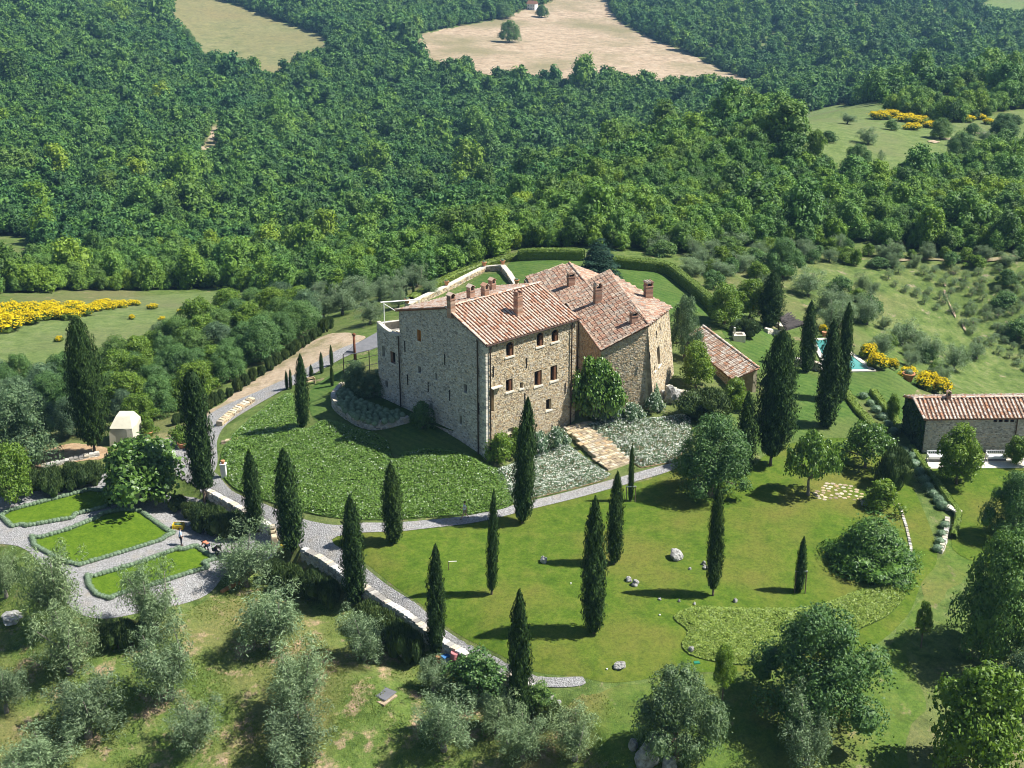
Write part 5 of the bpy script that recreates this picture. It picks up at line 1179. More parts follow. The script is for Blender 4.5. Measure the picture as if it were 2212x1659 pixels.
for i in range(24):
    t = i / 23; u, v = np.interp(t, [0, .3, .65, 1], [385, 480, 620, 715]), np.interp(t, [0, .3, .65, 1], [915, 868, 775, 708])
    plant('rosemary', u - 4, v + 2, _rng.uniform(16, 24), v - _rng.uniform(15, 26), 'hedge_bush', 'young upright laurel bush in the row edging the dirt track', 'bush', 'laurel bushes edging the dirt track', var=i)
for i, (u, v) in enumerate(fill([(1400,540),(1560,530),(1680,540),(1640,610),(1540,620),(1450,570)], 16, 40, _rng)):
    plant(('shrub', 'olive', 'green_shrub')[i % 3], u, v + 8, _rng.uniform(36, 56), v - _rng.uniform(22, 36), 'slope_shrub', 'rounded shrub behind the clipped back hedge', 'shrub', 'shrubs behind the back hedge')
for i, (u, v) in enumerate(fill([(1830,600),(1900,640),(1980,740),(2060,810),(2000,820),(1900,730),(1840,690),(1780,660)], 15, 46, _rng)):
    plant(('shrub', 'olive', 'green_shrub', 'olive')[i % 4], u, v + 8, _rng.uniform(30, 52), v - _rng.uniform(18, 32), 'slope_shrub', 'rounded shrub on the slope below the swimming pool', 'shrub', 'shrubs on the slope below the pool')
for i, (u, v) in enumerate(fill([(2110,600),(2212,600),(2260,700),(2240,760),(2180,720),(2140,660)], 5, 46, _rng)):
    plant(('oak', 'shrub')[i % 2], u, v + 8, _rng.uniform(32, 58), v - _rng.uniform(16, 34), 'slope_shrub', 'dark bushy tree on the far right terraced hillside', 'tree', 'bushy trees on the right hillside')
for i, (u, v) in enumerate(fill([(1700,560),(1900,580),(2120,572),(2212,575),(2212,548),(1900,545),(1700,530)], 26, 30, _rng)):
    plant(('shrub', 'olive', 'green_shrub')[i % 3], u, v + 5, _rng.uniform(24, 48), v - _rng.uniform(14, 30), 'slope_shrub', 'shrub along the foot of the ridge wood', 'shrub', 'shrubs along the foot of the ridge wood')
# ================================================================== yellow broom
def broom(u, v, w, vt, lab, grp=None):
    p = P(u, v); sc = depth(p) / FPX; h = max(.5, height_to(p, vt)); W_ = w * sc
    e = empty('broom_bush', p, lab, 'broom', grp, random.random() * 6); link('flowers', BR[random.randrange(2)][0], e, None, None, (W_ / 3, W_ / 3, h / 2)); link('foliage', BR[random.randrange(2)][1], e, None, None, (W_ / 3, W_ / 3, h / 2)); return e
BR = []
for i in range(2):
    rng = np.random.default_rng(40 + i); lob = crown_lobes(rng, 3, .3, 2.0, 9, (.35, .5), .9); V, F = lobes_cloud(rng, lob, 1100, .10, .8, .5, .9, .5)
    up = V.reshape(-1, 4, 3); keep = up[:, 0, 2] > .7 + .5 * rng.random(len(up)); V = up[keep].reshape(-1, 3); F = np.arange(len(V)).reshape(-1, 4); fm = mesh_np('broom_flowers', V, F, M['broom'])
    lob2 = [[l[0], l[1], l[2] * .8, l[3] * .95, l[4] * .95, l[5] * .9] for l in lob]; parts = [lobes_cloud(rng, lob2, 700, .11, .4, .3, .85, .6)] + [blob(rng, l[:3], [x * .8 for x in l[3:6]], 7, 5) for l in lob2]
    V, F = join(parts); BR.append((fm, mesh_np('broom_foliage', V, F, M['broom_leaf'])))
for i, (u, v, w, vt) in enumerate([(20,712,80,680),(60,700,60,672),(95,690,52,664),(125,688,52,664),(150,690,46,668),(185,682,44,660),(210,672,40,654),(240,668,38,652),(262,664,34,650),(288,660,26,649),(20,680,50,655),(60,676,50,654),(110,672,50,652),(160,668,44,652),(220,660,40,648),(5,695,50,668),(330,668,20,656),(390,676,16,668),(350,692,14,684),(128,738,18,726),(285,690,16,680),(430,682,18,672)]):
    broom(u, v, w, vt, 'yellow flowering broom bush in the meadow under the wood' if i < 16 else 'small lone yellow broom tuft in the grassy meadow', 'broom bushes in the meadow' if i < 16 else 'lone broom tufts in the meadow')
for u, v, w, vt, lab in ((1876,772,38,744,'round yellow broom just beyond the pool corner'),(1895,795,46,765,'yellow broom dome right of the pool coping'),(1928,798,24,775,'smallest yellow broom beside the pool domes'),(1960,815,40,795,'yellow broom behind the big terracotta jar'),(2000,840,56,805,'yellow broom mass behind the farmhouse corner'),(2030,852,50,818,'yellow broom against the farmhouse roof'),(1778,722,18,702,'small yellow broom at the head of the pool'),(1625,672,16,660,'small yellow broom left of the bushy cypress')): broom(u, v, w, vt, lab)
for i, (u, v, w, vt) in enumerate([(1900,258,40,240),(1930,254,44,238),(1955,262,46,246),(1985,266,44,250),(2010,276,38,262),(1970,280,38,266),(2085,262,40,248),(2115,258,30,246),(2055,258,32,244),(2135,268,26,256)]): broom(u, v, w, vt, 'yellow broom clump at the far side of the ridge meadow', 'broom clumps on the ridge')
for i, (u, v) in enumerate([(1925,275),(2045,285),(2100,285),(2130,300),(2190,268),(2060,310),(1790,300),(1830,262)]): plant(('shrub', 'olive')[i % 2], u, v + 6, 30 + 3 * (i % 4), v - 16 - i % 5, 'meadow_shrub', 'rounded grey green shrub scattered in the ridge meadow', 'shrub', 'shrubs in the ridge meadow')
# ================================================================== hedges as clipped bodies
def hedge(px, w, h, label, m='box', leaf=.10, dens=70, name='hedge', z0=None, closed=False):
    c = P(px); c = smooth(c, 4, closed); c[:, 2] = T(c[:, 0], c[:, 1]); t = np.gradient(c[:, :2], axis=0); t = unit(t); nn = np.stack([-t[:, 1], t[:, 0]], 1)
    V = []; F = []; prof = [(-.5, -.2), (-.5, .82), (-.36, 1), (.36, 1), (.5, .82), (.5, -.2)]; k = len(prof)
    for i in range(len(c)):
        for a, b in prof: V.append([c[i, 0] + nn[i, 0] * a * w, c[i, 1] + nn[i, 1] * a * w, c[i, 2] + b * h])
    F = [(i * k + j, i * k + j + 1, (i + 1) * k + j + 1, (i + 1) * k + j) for i in range(len(c) - 1) for j in range(k - 1)]
    V = np.array(V); F = np.array(F); rng = np.random.default_rng(len(px) * 7 + int(abs(c[0, 0]) * 10)); q = V[F]; e1 = q[:, 1] - q[:, 0]; e2 = q[:, 3] - q[:, 0]; ar = np.linalg.norm(np.cross(e1, e2), axis=1); n = int(ar.sum() * dens)
    f = rng.choice(len(F), n, p=ar / ar.sum()); a, b = rng.random((n, 1)), rng.random((n, 1)); p = q[f, 0] + e1[f] * a + e2[f] * b; no = unit(np.cross(e1, e2))[f]; no *= np.where(((p - c.mean(0)) * 0 + no)[:, 2:3] < -.1, -1, 1)
    mid = c[np.minimum(f // (k - 1), len(c) - 1)]; sgn = np.sign(((p - mid - [0, 0, h * .5]) * no).sum(1, keepdims=True)); no = no * np.where(sgn == 0, 1, sgn)
    Vq, Fq = quads(p + no * rng.uniform(-.02, .08, (n, 1)), unit(no + rng.normal(size=(n, 3)) * .5), leaf, rng, .65); base = c.mean(0)
    VV, FF = join([(V, F), (Vq, Fq)]); o = link(name, mesh_np(name, VV - base, FF, M[m]), None, base); return tag(o, label, 'hedge')
hedge([(1122,562),(1180,560),(1262,562)], 1.3, 1.6, 'clipped dark hedge across the far end of the back lawn')
hedge([(1318,575),(1380,582),(1440,590),(1480,618),(1520,652),(1560,690)], 1.3, 1.5, 'clipped hedge curving round the right of the back lawn')
hedge([(885,655),(960,612),(1040,580),(1120,560)], 1.2, .9, 'low golden hedge outside the garden wall')
hedge([(1826,850),(1850,885),(1875,912),(1905,945),(1925,968)], .9, .5, 'low trimmed hedge beside the stone edged lawn strip', m='box', leaf=.08)
hedge([(1885,850),(1912,885),(1938,920),(1950,935)], .8, .6, 'trimmed hedge behind the upper flower border', m='box', leaf=.08)
hedge([(1968,972),(1995,1012),(2020,1045),(2048,1085),(2068,1112),(2066,1135),(2058,1165)], .55, .6, 'trimmed hedge along the farmhouse lawn border', m='box', leaf=.08)
# flower border shrubs
for i, (u, v) in enumerate([(1865,860),(1880,876),(1893,890),(1905,905),(1918,922),(1930,936),(1955,978),(1968,992),(1975,1008),(1985,1025),(1995,1042),(2004,1058),(2014,1072),(2026,1086),(2034,1098),(2040,1140),(2034,1158),(2030,1175),(2024,1190)]):
    p = P(u, v); sc = depth(p) / FPX; e = empty('border_shrub', p, 'flowering lavender and rose clump in the border by the low wall', 'shrub', 'flower border clumps', random.random() * 6)
    s_ = RNG.uniform(.9, 1.25); link('foliage', SB[i % 3][1], e, None, None, (s_, s_, s_ * 1.1))
# ================================================================== ground covers
def inpoly(poly, n, rng):
    poly = np.asarray(poly)[:, :2]; lo, hi = poly.min(0), poly.max(0); out = []; got = 0
    while got < n:
        q = lo + rng.random((n * 2, 2)) * (hi - lo); q = q[sdist(poly, q[:, 0], q[:, 1]) > .05]; out.append(q); got += len(q)
    return np.vstack(out)[:n]
def lump(x, y, f=1.0): return .5 + .22 * np.sin(1.7 * f * x + .6 * y) + .2 * np.sin(.9 * f * x - 1.9 * f * y + 1) + .16 * np.sin(3.3 * f * x + 2.9 * f * y) + .12 * np.sin(5.7 * f * y - 4.1 * f * x)
def carpet(name, poly, n, h, m, leaf, seed, aspect=.75, tilt=.6, kind='stuff', f=1.0, lo=.25):
    rng = np.random.default_rng(seed); q = inpoly(poly, n, rng); e = np.clip(sdist(np.asarray(poly), q[:, 0], q[:, 1]) / .7, .25, 1)
    z = T(q[:, 0], q[:, 1]) + .07 + h * e * (lo + (1 - lo) * lump(q[:, 0], q[:, 1], f)) * rng.uniform(.72, 1.0, n)
    nrm = unit(rng.normal(size=(n, 3)) * tilt + [0, 0, 1]); p = np.column_stack([q, z]); c = p.mean(0)
    V, F = quads(p - c, nrm, leaf, rng, aspect); return tag(link(name, mesh_np(name, V, F, M[m]), None, c), kind=kind)
carpet('ground_cover', REG['bank'], 72000, .42, 'vinca', .075, 1, lo=.62, tilt=.5); carpet('ivy_ground_cover', REG['ivy_bed'], 42000, .35, 'ivy_pale', .08, 2, lo=.6, tilt=.42)
for k, sd in (('rose_left', 3), ('rose_right', 4)):
    carpet('rose_foliage', REG[k], 18000, .5, 'rose_leaf', .075, sd, lo=.15); carpet('rose_blossoms', REG[k], 4200, .6, 'petal', .06, sd + 10, .9, .5, lo=.2)
GROVE = None
GROVE = S([(-120,1330),(60,1290),(180,1340),(300,1335),(440,1300),(600,1240),(720,1310),(860,1420),(960,1440),(1090,1500),(1190,1530),(1260,1500),(1320,1520),(1300,1700),(-150,1720)])
def blades(name, poly, n, h, m, seed):
    rng = np.random.default_rng(seed); q = inpoly(poly, n * 2, rng); k = (lump(q[:, 0], q[:, 1], .35) + rng.normal(0, .2, len(q))) > .48; q = q[k][:n]; n = len(q)
    p = np.column_stack([q, T(q[:, 0], q[:, 1]) + h * .5]); c = p.mean(0); al = np.tile([0, 0, 3.], (n, 1)) + rng.normal(size=(n, 3)) * 1.6
    V, F = quads(p - c, unit(rng.normal(size=(n, 3)) * [1, 1, .5] + [0, 0, .35]), h, rng, .35, al); return tag(link(name, mesh_np(name, V, F, M[m]), None, c), kind='stuff')
M['grass'] = leafmat('grass_tufts', (.10, .16, .03), (.24, .28, .08), .35, .0, .1, .8)
blades('grass', GROVE, 42000, .085, 'grass', 5)
# ================================================================== parterre lawns and their clipped edging
BEDS = [('top', [(6,215),(45,186),(300,118),(520,62),(600,70),(690,112),(600,165),(435,205),(420,225),(150,272),(130,262),(70,275)]),
        ('middle', [(185,335),(240,338),(400,290),(560,225),(590,200),(700,178),(810,185),(890,245),(965,298),(1005,312),(950,338),(935,352),(700,425),(460,497),(380,480),(300,440),(200,385)]),
        ('smallest', [(505,560),(545,562),(800,485),(1030,402),(1050,412),(1130,388),(1190,430),(1245,462),(1175,482),(1200,512),(1060,552),(850,622),(680,667),(635,692),(560,670),(515,615)])]
for nm, pts in BEDS:
    pl = P([(.375 * a, 1036.8 + .375 * b) for a, b in pts]); sheet('lawn', pl, M['parterre'], .06)
    q = np.vstack([pl[:, :2], pl[:1, :2]]); seg = np.linalg.norm(np.diff(q, axis=0), axis=1); cum = np.concatenate([[0], np.cumsum(seg)]); n = int(cum[-1] / .36)
    for i in range(n):
        s = cum[-1] * i / n; x, y = np.interp(s, cum, q[:, 0]), np.interp(s, cum, q[:, 1]); z = float(T(np.array([x]), np.array([y]))[0]); k = RNG.uniform(.46, .56)
        o = link('santolina_clump', SB[i % 3][0], None, (x, y, z + .03), (0, 0, random.random() * 6), (k, k, k * 1.15)); tag(o, 'grey green santolina tuft edging the %s parterre lawn' % nm, 'shrub', 'santolina edging of the %s parterre lawn' % nm)
# ================================================================== dry stone walls
def wall_run(name, label, px, hgt, thick, m='stone_grey', body='mortar_grey', below=1.6, nparts=120, closed=False, cat='wall', cope=True, zs=None, seed=9, above=None, sides=(1, -1)):
    c = P(px) if not isinstance(px, np.ndarray) else px; base = c.mean(0); e = empty(name, base, label, cat); shifted(e); rng = np.random.default_rng(seed); mas = Masonry()
    zt = (c[:, 2] + hgt) if zs is None else np.asarray(zs, float)
    t = unit(np.gradient(c[:, :2], axis=0)); nn = np.stack([t[:, 1], -t[:, 0]], 1)
    b = MB(); n = len(c); V = []
    for i in range(n):
        for sg in (1, -1):
            for z in (c[i, 2] - below, zt[i]): V.append([c[i, 0] + nn[i, 0] * sg * thick / 2, c[i, 1] + nn[i, 1] * sg * thick / 2, z])
    F = []
    for i in range(n - 1):
        a, d = 4 * i, 4 * i + 4; F += [(a, a + 1, d + 1, d), (a + 3, a + 2, d + 2, d + 3), (a + 1, a + 3, d + 3, d + 1)]
    F += [(0, 2, 3, 1), (4 * n - 4, 4 * n - 3, 4 * n - 1, 4 * n - 2)]; b.add(V, F); w = b.build('wall_body', M[body], e)
    for i in range(n - 1):
        for sg in sides:
            a, d = (c[i], c[i + 1]) if sg > 0 else (c[i + 1], c[i]); na, nd = (nn[i], nn[i + 1]) if sg > 0 else (nn[i + 1], nn[i])
            A = np.array([a[0] + na[0] * sg * thick / 2, a[1] + na[1] * sg * thick / 2, 0]); D = np.array([d[0] + nd[0] * sg * thick / 2, d[1] + nd[1] * sg * thick / 2, 0])
            pl = Plane(A, D - A); L = np.linalg.norm(D - A); za, zd = (zt[i], zt[i + 1]) if sg > 0 else (zt[i + 1], zt[i]); lo = min(a[2], d[2]) - below
            mas.lay(w, pl, [(0, lo), (L, lo), (L, zd), (0, za)], [], rng, rh=(.13, .26), rw=(.2, .55), proud=(.02, .09))
        if cope:
            L = np.linalg.norm(c[i + 1] - c[i]); k = max(1, int(L / .42))
            for j in range(k):
                f = (j + .5) / k; p = c[i] * (1 - f) + c[i + 1] * f; z = zt[i] * (1 - f) + zt[i + 1] * f; q = MB(); d2 = c[i + 1] - c[i]
                q.box((p[0], p[1], z + .04), (L / k * rng.uniform(.86, 1.0), thick * rng.uniform(.95, 1.25), rng.uniform(.09, .2)), math.atan2(d2[1], d2[0]) + rng.normal() * .07, taper=.88, jit=.02)
                q.build('coping_stone', M[m], e)
    mas.build(M[m], nparts); return e
def z3(xy): xy = np.asarray(xy); return np.column_stack([xy, T(xy[:, 0], xy[:, 1])])
_t1 = np.array([np.interp(np.linspace(0, 1, 9), np.linspace(0, 1, len(TW1)), TW1[:, k]) for k in (0, 1)]).T; _t2 = np.array([np.interp(np.linspace(0, 1, 26), np.linspace(0, 1, len(TW2)), TW2[:, k]) for k in (0, 1)]).T
wall_run('stone_wall', 'upper dry stone wall holding the gravel path above the rosemary', z3(_t1), .30, .55, below=1.5, nparts=60)
wall_run('stone_wall', 'long dry stone terrace wall running down past the cypresses to a broken end', z3(_t2), .32, .6, below=1.9, nparts=200)
wall_run('stone_wall', 'stone cheek wall beside the gap where the path goes down', P([(588,1142),(592,1162),(594,1182)]), .45, .5, m='stone', body='mortar', below=.8, nparts=20)
wall_run('stone_wall', 'pale stone ramp wall beside the gravel road above the ground cover', P([(474,922),(497,902),(522,884),(546,868)]), .5, .7, m='stone', body='mortar', below=1.6, nparts=40)
wall_run('stone_wall', 'low stone edging of two shallow steps in the ground cover by the road', P([(478,958),(505,952),(535,945)]), .15, .45, m='stone', body='mortar', below=.5, nparts=10)
wall_run('stone_wall', 'low wall with pale coping left of the big ragged cypress', P([(90,1012),(130,1003),(170,993),(215,983)]), .3, .5, below=.8, nparts=20)
GWL = P([(880,668),(920,648),(965,628),(1005,607),(1046,586),(1066,584),(1086,583),(1100,600),(1116,622)])
GWL[:, 2] = np.minimum(GWL[:, 2], 2.7)
wall_run('garden_wall', 'pale stone garden wall enclosing the small sunken lawn behind the tower house', GWL, .75, .75, m='stone', body='cope', below=1.0, nparts=60, seed=4, cope=False)
POTS = [(877.7,660,'terracotta pot at the near end of the garden wall'),(964,616,'terracotta pot halfway along the garden wall'),(1046,575,'terracotta pot on the left corner of the garden wall'),(1085.5,573,'terracotta pot on the right corner of the garden wall'),(1113,611,'terracotta pot where the garden wall meets the roof')]
def pot(p, r, h, label, plantk=None):
    e = empty('terracotta_pot', p, label, 'flower pot'); b = MB(); b.lathe([(r * .62, 0), (r * .8, h * .35), (r * .95, h * .8), (r * 1.12, h * .84), (r * 1.12, h), (r * .92, h), (r * .88, h * .88)], 14); b.build('body', M['terracotta'], e, True)
    q = MB(); q.lathe([(r * .9, h * .86), (r * .5, h * .9), (.01, h * .9)], 12); q.build('soil', M['soil'], e)
    if plantk is not None: link('foliage', SB[plantk][1], e, (0, 0, h * .8), None, r * 1.5)
    return e
for i, (u, v, lab) in enumerate(POTS):
    k = [0, 2, 4, 6, 8][i]; p = GWL[k] + [0, 0, .85]; pot(p, .34, .55, lab, i % 3)
pot(P(322, 943), .42, .6, 'terracotta pot holding the lemon bush by the canvas cover'); pot(P(394, 968), .48, .65, 'terracotta pot holding the lemon bush at the road bend'); pot(P(410, 972), .36, .5, 'smaller pot beside the road bend lemon pot', 1)
pot(P(1961, 824), .7, 1.1, 'big round terracotta jar on the pool lawn', 0); pot(P(1780, 727), .3, .65, 'tall terracotta jar at the head of the pool')
# ================================================================== round herb bed
HB = [(742,838),(725,858),(722,874),(731,888),(745,899),(775,918),(808,927),(850,920),(884,910)]
hbz = P(HB); c = smooth(hbz, 3, False); c[:, 2] = T(c[:, 0], c[:, 1]); HBT = float(np.mean(c[:, 2])) + .75
wall_run('herb_bed_wall', 'curved dry stone wall round the bed of grey herb cushions', c, .6, .5, below=.6, nparts=80, zs=np.full(len(c), HBT), seed=12, sides=(1, -1))
ring = [(q[0], q[1]) for q in c] + [tuple((VC + VW * (OFF - 13.0))[:2]), tuple((VC + VW * (OFF + .2))[:2])]
b = MB(); b.add([(x, y, HBT - .06) for x, y in ring] , [tuple(range(len(ring)))]); tag(b.build('herb_bed_soil', M['bank']), kind='structure')
rng = np.random.default_rng(8); cc = []
poly = np.array([atz(u, v, HBT)[:2] for u, v in ((738,842),(728,858),(728,872),(748,893),(778,911),(810,919),(850,912),(872,902),(862,893),(840,890),(815,878),(790,872),(765,862),(752,845))])
for q in inpoly(poly, 3000, rng):
    if all(np.hypot(*(q - d)) > .62 for d in cc): cc.append(q)
for i, q in enumerate(cc[:90]):
    k = rng.uniform(.62, .82); o = link('herb_cushion', SB[i % 3][0], None, (q[0], q[1], HBT - .05), (0, 0, i * 1.3), (k, k, k * 1.25)); tag(o, 'clipped grey green herb cushion in the round walled bed', 'shrub', 'herb cushions in the round bed')
# ================================================================== steps up to the alley
a, b2 = P(1342, 1008), P(1246, 916); n = 11; d = b2 - a; ang = math.atan2(d[1], d[0]); sd = np.array([-math.sin(ang), math.cos(ang)]); ST = empty('stone_steps', a, 'broad rough stone steps climbing between the white rose beds', 'steps'); shifted(ST); rng = np.random.default_rng(3)
L = math.hypot(d[0], d[1]) / n
for i in range(n):
    f = (i + .5) / n; p = a + d * f; zt = max(float(T(p[0:1], p[1:2])[0]), p[2]) + .14; q = MB(); q.box((p[0], p[1], zt - .25), (L * .98, 3.2, .42), ang, jit=.015); st = q.build('step', M['mortar'], ST)
    y = -1.6
    while y < 1.55:
        w = rng.uniform(.28, .6)
        for kx in (-.25, .25):
            q = MB(); yy = y + w / 2; cx = L * kx; q.box((p[0] + math.cos(ang) * cx + sd[0] * yy, p[1] + math.sin(ang) * cx + sd[1] * yy, zt - .02 + rng.normal() * .012), (L * .44, w * .92, .1), ang + rng.normal() * .05, taper=.92, jit=.02); q.build('paving_stone', M['stone'], st)
        y += w
# ================================================================== stone patch under the fruit trees
pp = P([(1758,1066),(1790,1040),(1834,1045),(1866,1068),(1868,1086),(1822,1077),(1772,1082)]); SP = empty('stone_paving', pp.mean(0), 'patch of pale rough paving stones under the spreading fruit trees', 'paving'); shifted(SP); rng = np.random.default_rng(14); cc = []
for q in inpoly(pp, 1500, rng):
    if all(np.hypot(*(q - e)) > .46 for e in cc): cc.append(q)
for q in cc[:90]:
    z = float(T(q[:1], q[1:])[0]); m_ = MB(); k = rng.uniform(.19, .29); m_.lathe([(k, -.1), (k * 1.02, .02), (k * .85, .055), (.01, .06)], 6, (q[0], q[1], z), sq=(1, rng.uniform(.6, 1.1))); m_.build('paving_stone', M['stone'], SP)
# ================================================================== flower border retaining walls (white edging)
wall_run('low_wall', 'pale stone edging of the lawn strip below the pool', P([(1832,858),(1856,890),(1882,922),(1910,955),(1926,972)]), .12, .35, m='limestone', body='limestone', below=.5, nparts=10)
wall_run('low_wall', 'low curved wall end below the flower border on the mown slope', P([(2046,1122),(2044,1145),(2040,1170),(2030,1195)]), .25, .4, m='stone_grey', body='mortar_grey', below=.6, nparts=20)
wall_run('low_wall', 'thin stone edge between the round lawn and the mown strip at the right', P([(1942,1090),(1958,1140),(1968,1185),(1964,1225),(1950,1262)]), .03, .22, m='stone_grey', body='mortar_grey', below=.3, nparts=10)
# ivy on buildings
def ivy(label, pl, poly, n, m, leaf, off=.12, bul=.25, seed=1, cat='ivy'):
    rng = np.random.default_rng(seed); o = np.array(poly, float); lo, hi = o.min(0), o.max(0); q = lo + rng.random((n * 3, 2)) * (hi - lo); q = q[inside(poly, q[:, 0], q[:, 1])][:n]; n = len(q)
    p = pl.at(q[:, 0], q[:, 1], off + bul * lump(q[:, 0] * 1.5, q[:, 1] * 1.5) * rng.uniform(.6, 1, n)); c = p.mean(0); nrm = unit(pl.N + rng.normal(size=(n, 3)) * .5 + [0, 0, .3]); V, F = quads(p - c, nrm, leaf, rng, .8)
    return tag(link('ivy', mesh_np('ivy', V, F, M[m]), None, c), label, cat)
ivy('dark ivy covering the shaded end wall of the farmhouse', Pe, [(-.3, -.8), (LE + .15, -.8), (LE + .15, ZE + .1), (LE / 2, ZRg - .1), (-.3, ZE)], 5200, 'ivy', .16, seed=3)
ivy('creeper climbing the foot of the buttressed house end', PR2, [(.2, 2.2), (2.6, 2.2), (2.2, 4.2), (1.0, 5.4), (.2, 4.0)], 700, 'rose_leaf', .12, seed=4, bul=.15, cat='creeper')
plant('fig', 1285, 912, 112, 776, 'climbing_vine', 'bright bulging vine filling the alley between the two houses', 'vine', base=P(1288, 905))
for i, (u, v, w, vt) in enumerate([(1325,905,44,868),(1362,908,44,872),(1300,910,34,880),(1410,890,36,850),(1165,978,46,935),(1200,965,44,925)]):
    p = P(u, v); sc = depth(p) / FPX; e = empty('rose_bush', p, 'white flowering rose bush at the foot of the stone house wall', 'rose bush', 'rose bushes at the house walls'); k = w * sc / 1.5; hk = max(.5, height_to(p, vt)) / 1.15
    link('foliage', RB[i % 2][0], e, None, None, (k, k, hk)); link('blossoms', RB[i % 2][1], e, None, None, (k, k, hk))
# ================================================================== swimming pool
wp = [atz(1758, 737, POOL_Z), atz(1793, 735.5, POOL_Z), atz(1879, 800, POOL_Z), atz(1797, 803, POOL_Z)]; pc = sum(wp) / 4
PO = empty('swimming_pool', pc, 'turquoise swimming pool with pale stone coping', 'pool'); shifted(PO)
def _water(t, out):
    g = NG(t); p = g.pos(); n = g.noise(p, 2.2, 3); c = g.ramp(g.noise(p, .12, 2), [(.35, (.06, .24, .20)), (.65, (.10, .31, .26))]); g.bsdf(out, c, .15, .4, g.bump(n, .25, .06))
M['water'] = mat('pool_water', _water)
b = MB(); b.add([p + [0, 0, .10] for p in wp], [(3, 2, 1, 0), (0, 1, 2, 3)][1:]); b.build('water', M['water'], PO)
for i in range(4):
    a, d = wp[i], wp[(i + 1) % 4]; v = unit(d - a); o = np.cross(v, [0, 0, 1.]); o = o if o @ (a - pc) > 0 else -o; L = np.linalg.norm(d - a) + 1.0; n = max(3, int(L / 1.0))
    for j in range(n):
        p = a - v * .5 + v * L * (j + .5) / n + o * .27; q = MB(); q.box((p[0], p[1], POOL_Z + .10), (L / n * .985, .56, .16), math.atan2(v[1], v[0])); q.build('coping_stone', M['limestone'], PO)
wall_run('low_wall', 'dark stone wall under the near side of the pool terrace', P([(1716,790),(1742,792),(1775,803)]), .9, .4, below=.5, nparts=20, m='stone_grey')
wall_run('low_wall', 'pale edged terrace wall below the brushwood shelter', P([(1654,718),(1670,722),(1686,724)]), .5, .6, below=.4, nparts=12, m='limestone', body='cope')
wall_run('low_wall', 'pale edged return wall left of the brushwood shelter', P([(1676,703),(1686,709),(1697,715)]), .4, .5, below=.4, nparts=8, m='limestone', body='cope')
wall_run('low_wall', 'grey stone wall between the buttressed house and the shed', P([(1440,855),(1468,868),(1500,872),(1540,866)]), 1.2, .5, below=.5, nparts=30, m='stone_grey')
# brushwood shelter
p0 = P(1690, 722); SHL = empty('brushwood_shelter', p0, 'open shelter with a dark brushwood roof near the pool', 'shelter'); shifted(SHL); rng = np.random.default_rng(6)
M['brush'] = plain('brushwood', (.085, .075, .07), .95, .05, .5, 9)
rc = [atz(1683, 689, 2.7), atz(1701, 676, 3.1), atz(1735, 702, 2.7), atz(1698, 713, 2.3)]
b = MB(); b.add(np.vstack([rc, np.array(rc) - [0, 0, .12]]), [(0, 1, 2, 3), (7, 6, 5, 4)] + [(i, i + 4, (i + 1) % 4 + 4, (i + 1) % 4) for i in range(4)])
for i in range(70):
    f, g_ = rng.random(), rng.random() * .2; a = rc[0] * (1 - f) + rc[3] * f; d = rc[1] * (1 - f) + rc[2] * f; a, d = a + (d - a) * g_, d + (d - a) * rng.random() * .12
    b.tube([a + [0, 0, .05 + .1 * rng.random()], d + [rng.normal() * .2, rng.normal() * .2, .08]], .04, 4)
b.build('roof', M['brush'], SHL)
for p in rc:
    q = MB(); z = float(T(p[0:1], p[1:2])[0]); q.tube([(p[0], p[1], z - .2), (p[0], p[1], p[2])], .07, 6); q.build('post', M['bark'], SHL)
# ================================================================== awning beside the annex
AW = empty('awning', P(775, 820), 'grey sheet awning on slim iron posts with a rusty stove pipe beside the annex', 'awning'); shifted(AW)
rc = [atz(741, 764.5, 6.0), atz(767, 763, 6.0), atz(800, 755, 6.1), atz(824, 746, 6.2), atz(824, 712, 6.9), atz(765, 745, 6.5)]
b = MB(); b.add(np.vstack([rc, np.array(rc) - [0, 0, .08]]), [tuple(range(6)), tuple(range(11, 5, -1))] + [(i, i + 6, (i + 1) % 6 + 6, (i + 1) % 6) for i in range(6)]); b.build('sheet_roof', M['zinc'], AW)
for k in range(4):
    f = k / 3; q = MB(); a, d = rc[0] * (1 - f) + rc[3] * f, rc[5] * (1 - f) + rc[4] * f; q.tube([a - [0, 0, .13], d - [0, 0, .13]], .06, 6); q.build('beam', M['iron'], AW)
    q = MB(); z = float(T(a[0:1], a[1:2])[0]); q.tube([(a[0], a[1], z - .2), (a[0], a[1], a[2] - .1)], .055, 6); q.build('post', M['iron'], AW)
for dz in (1.0, 2.0):
    q = MB(); q.tube([rc[0] * [1, 1, 0] + [0, 0, rc[0][2] - dz], rc[3] * [1, 1, 0] + [0, 0, rc[3][2] - dz]], .035, 5); q.build('rail', M['iron'], AW)
q = MB(); p = atz(766, 762, 6.0); q.tube([(p[0], p[1], 5.0), (p[0], p[1], p[2] + height_to(p, 724))], .14, 9); q.lathe([(.2, 0), (.22, .1), (.05, .25)], 9, (p[0], p[1], p[2] + height_to(p, 724))); M['rust'] = plain('rusty_iron', (.16, .06, .03), .8, .15, .4, 6); q.build('stove_pipe', M['rust'], AW, True)
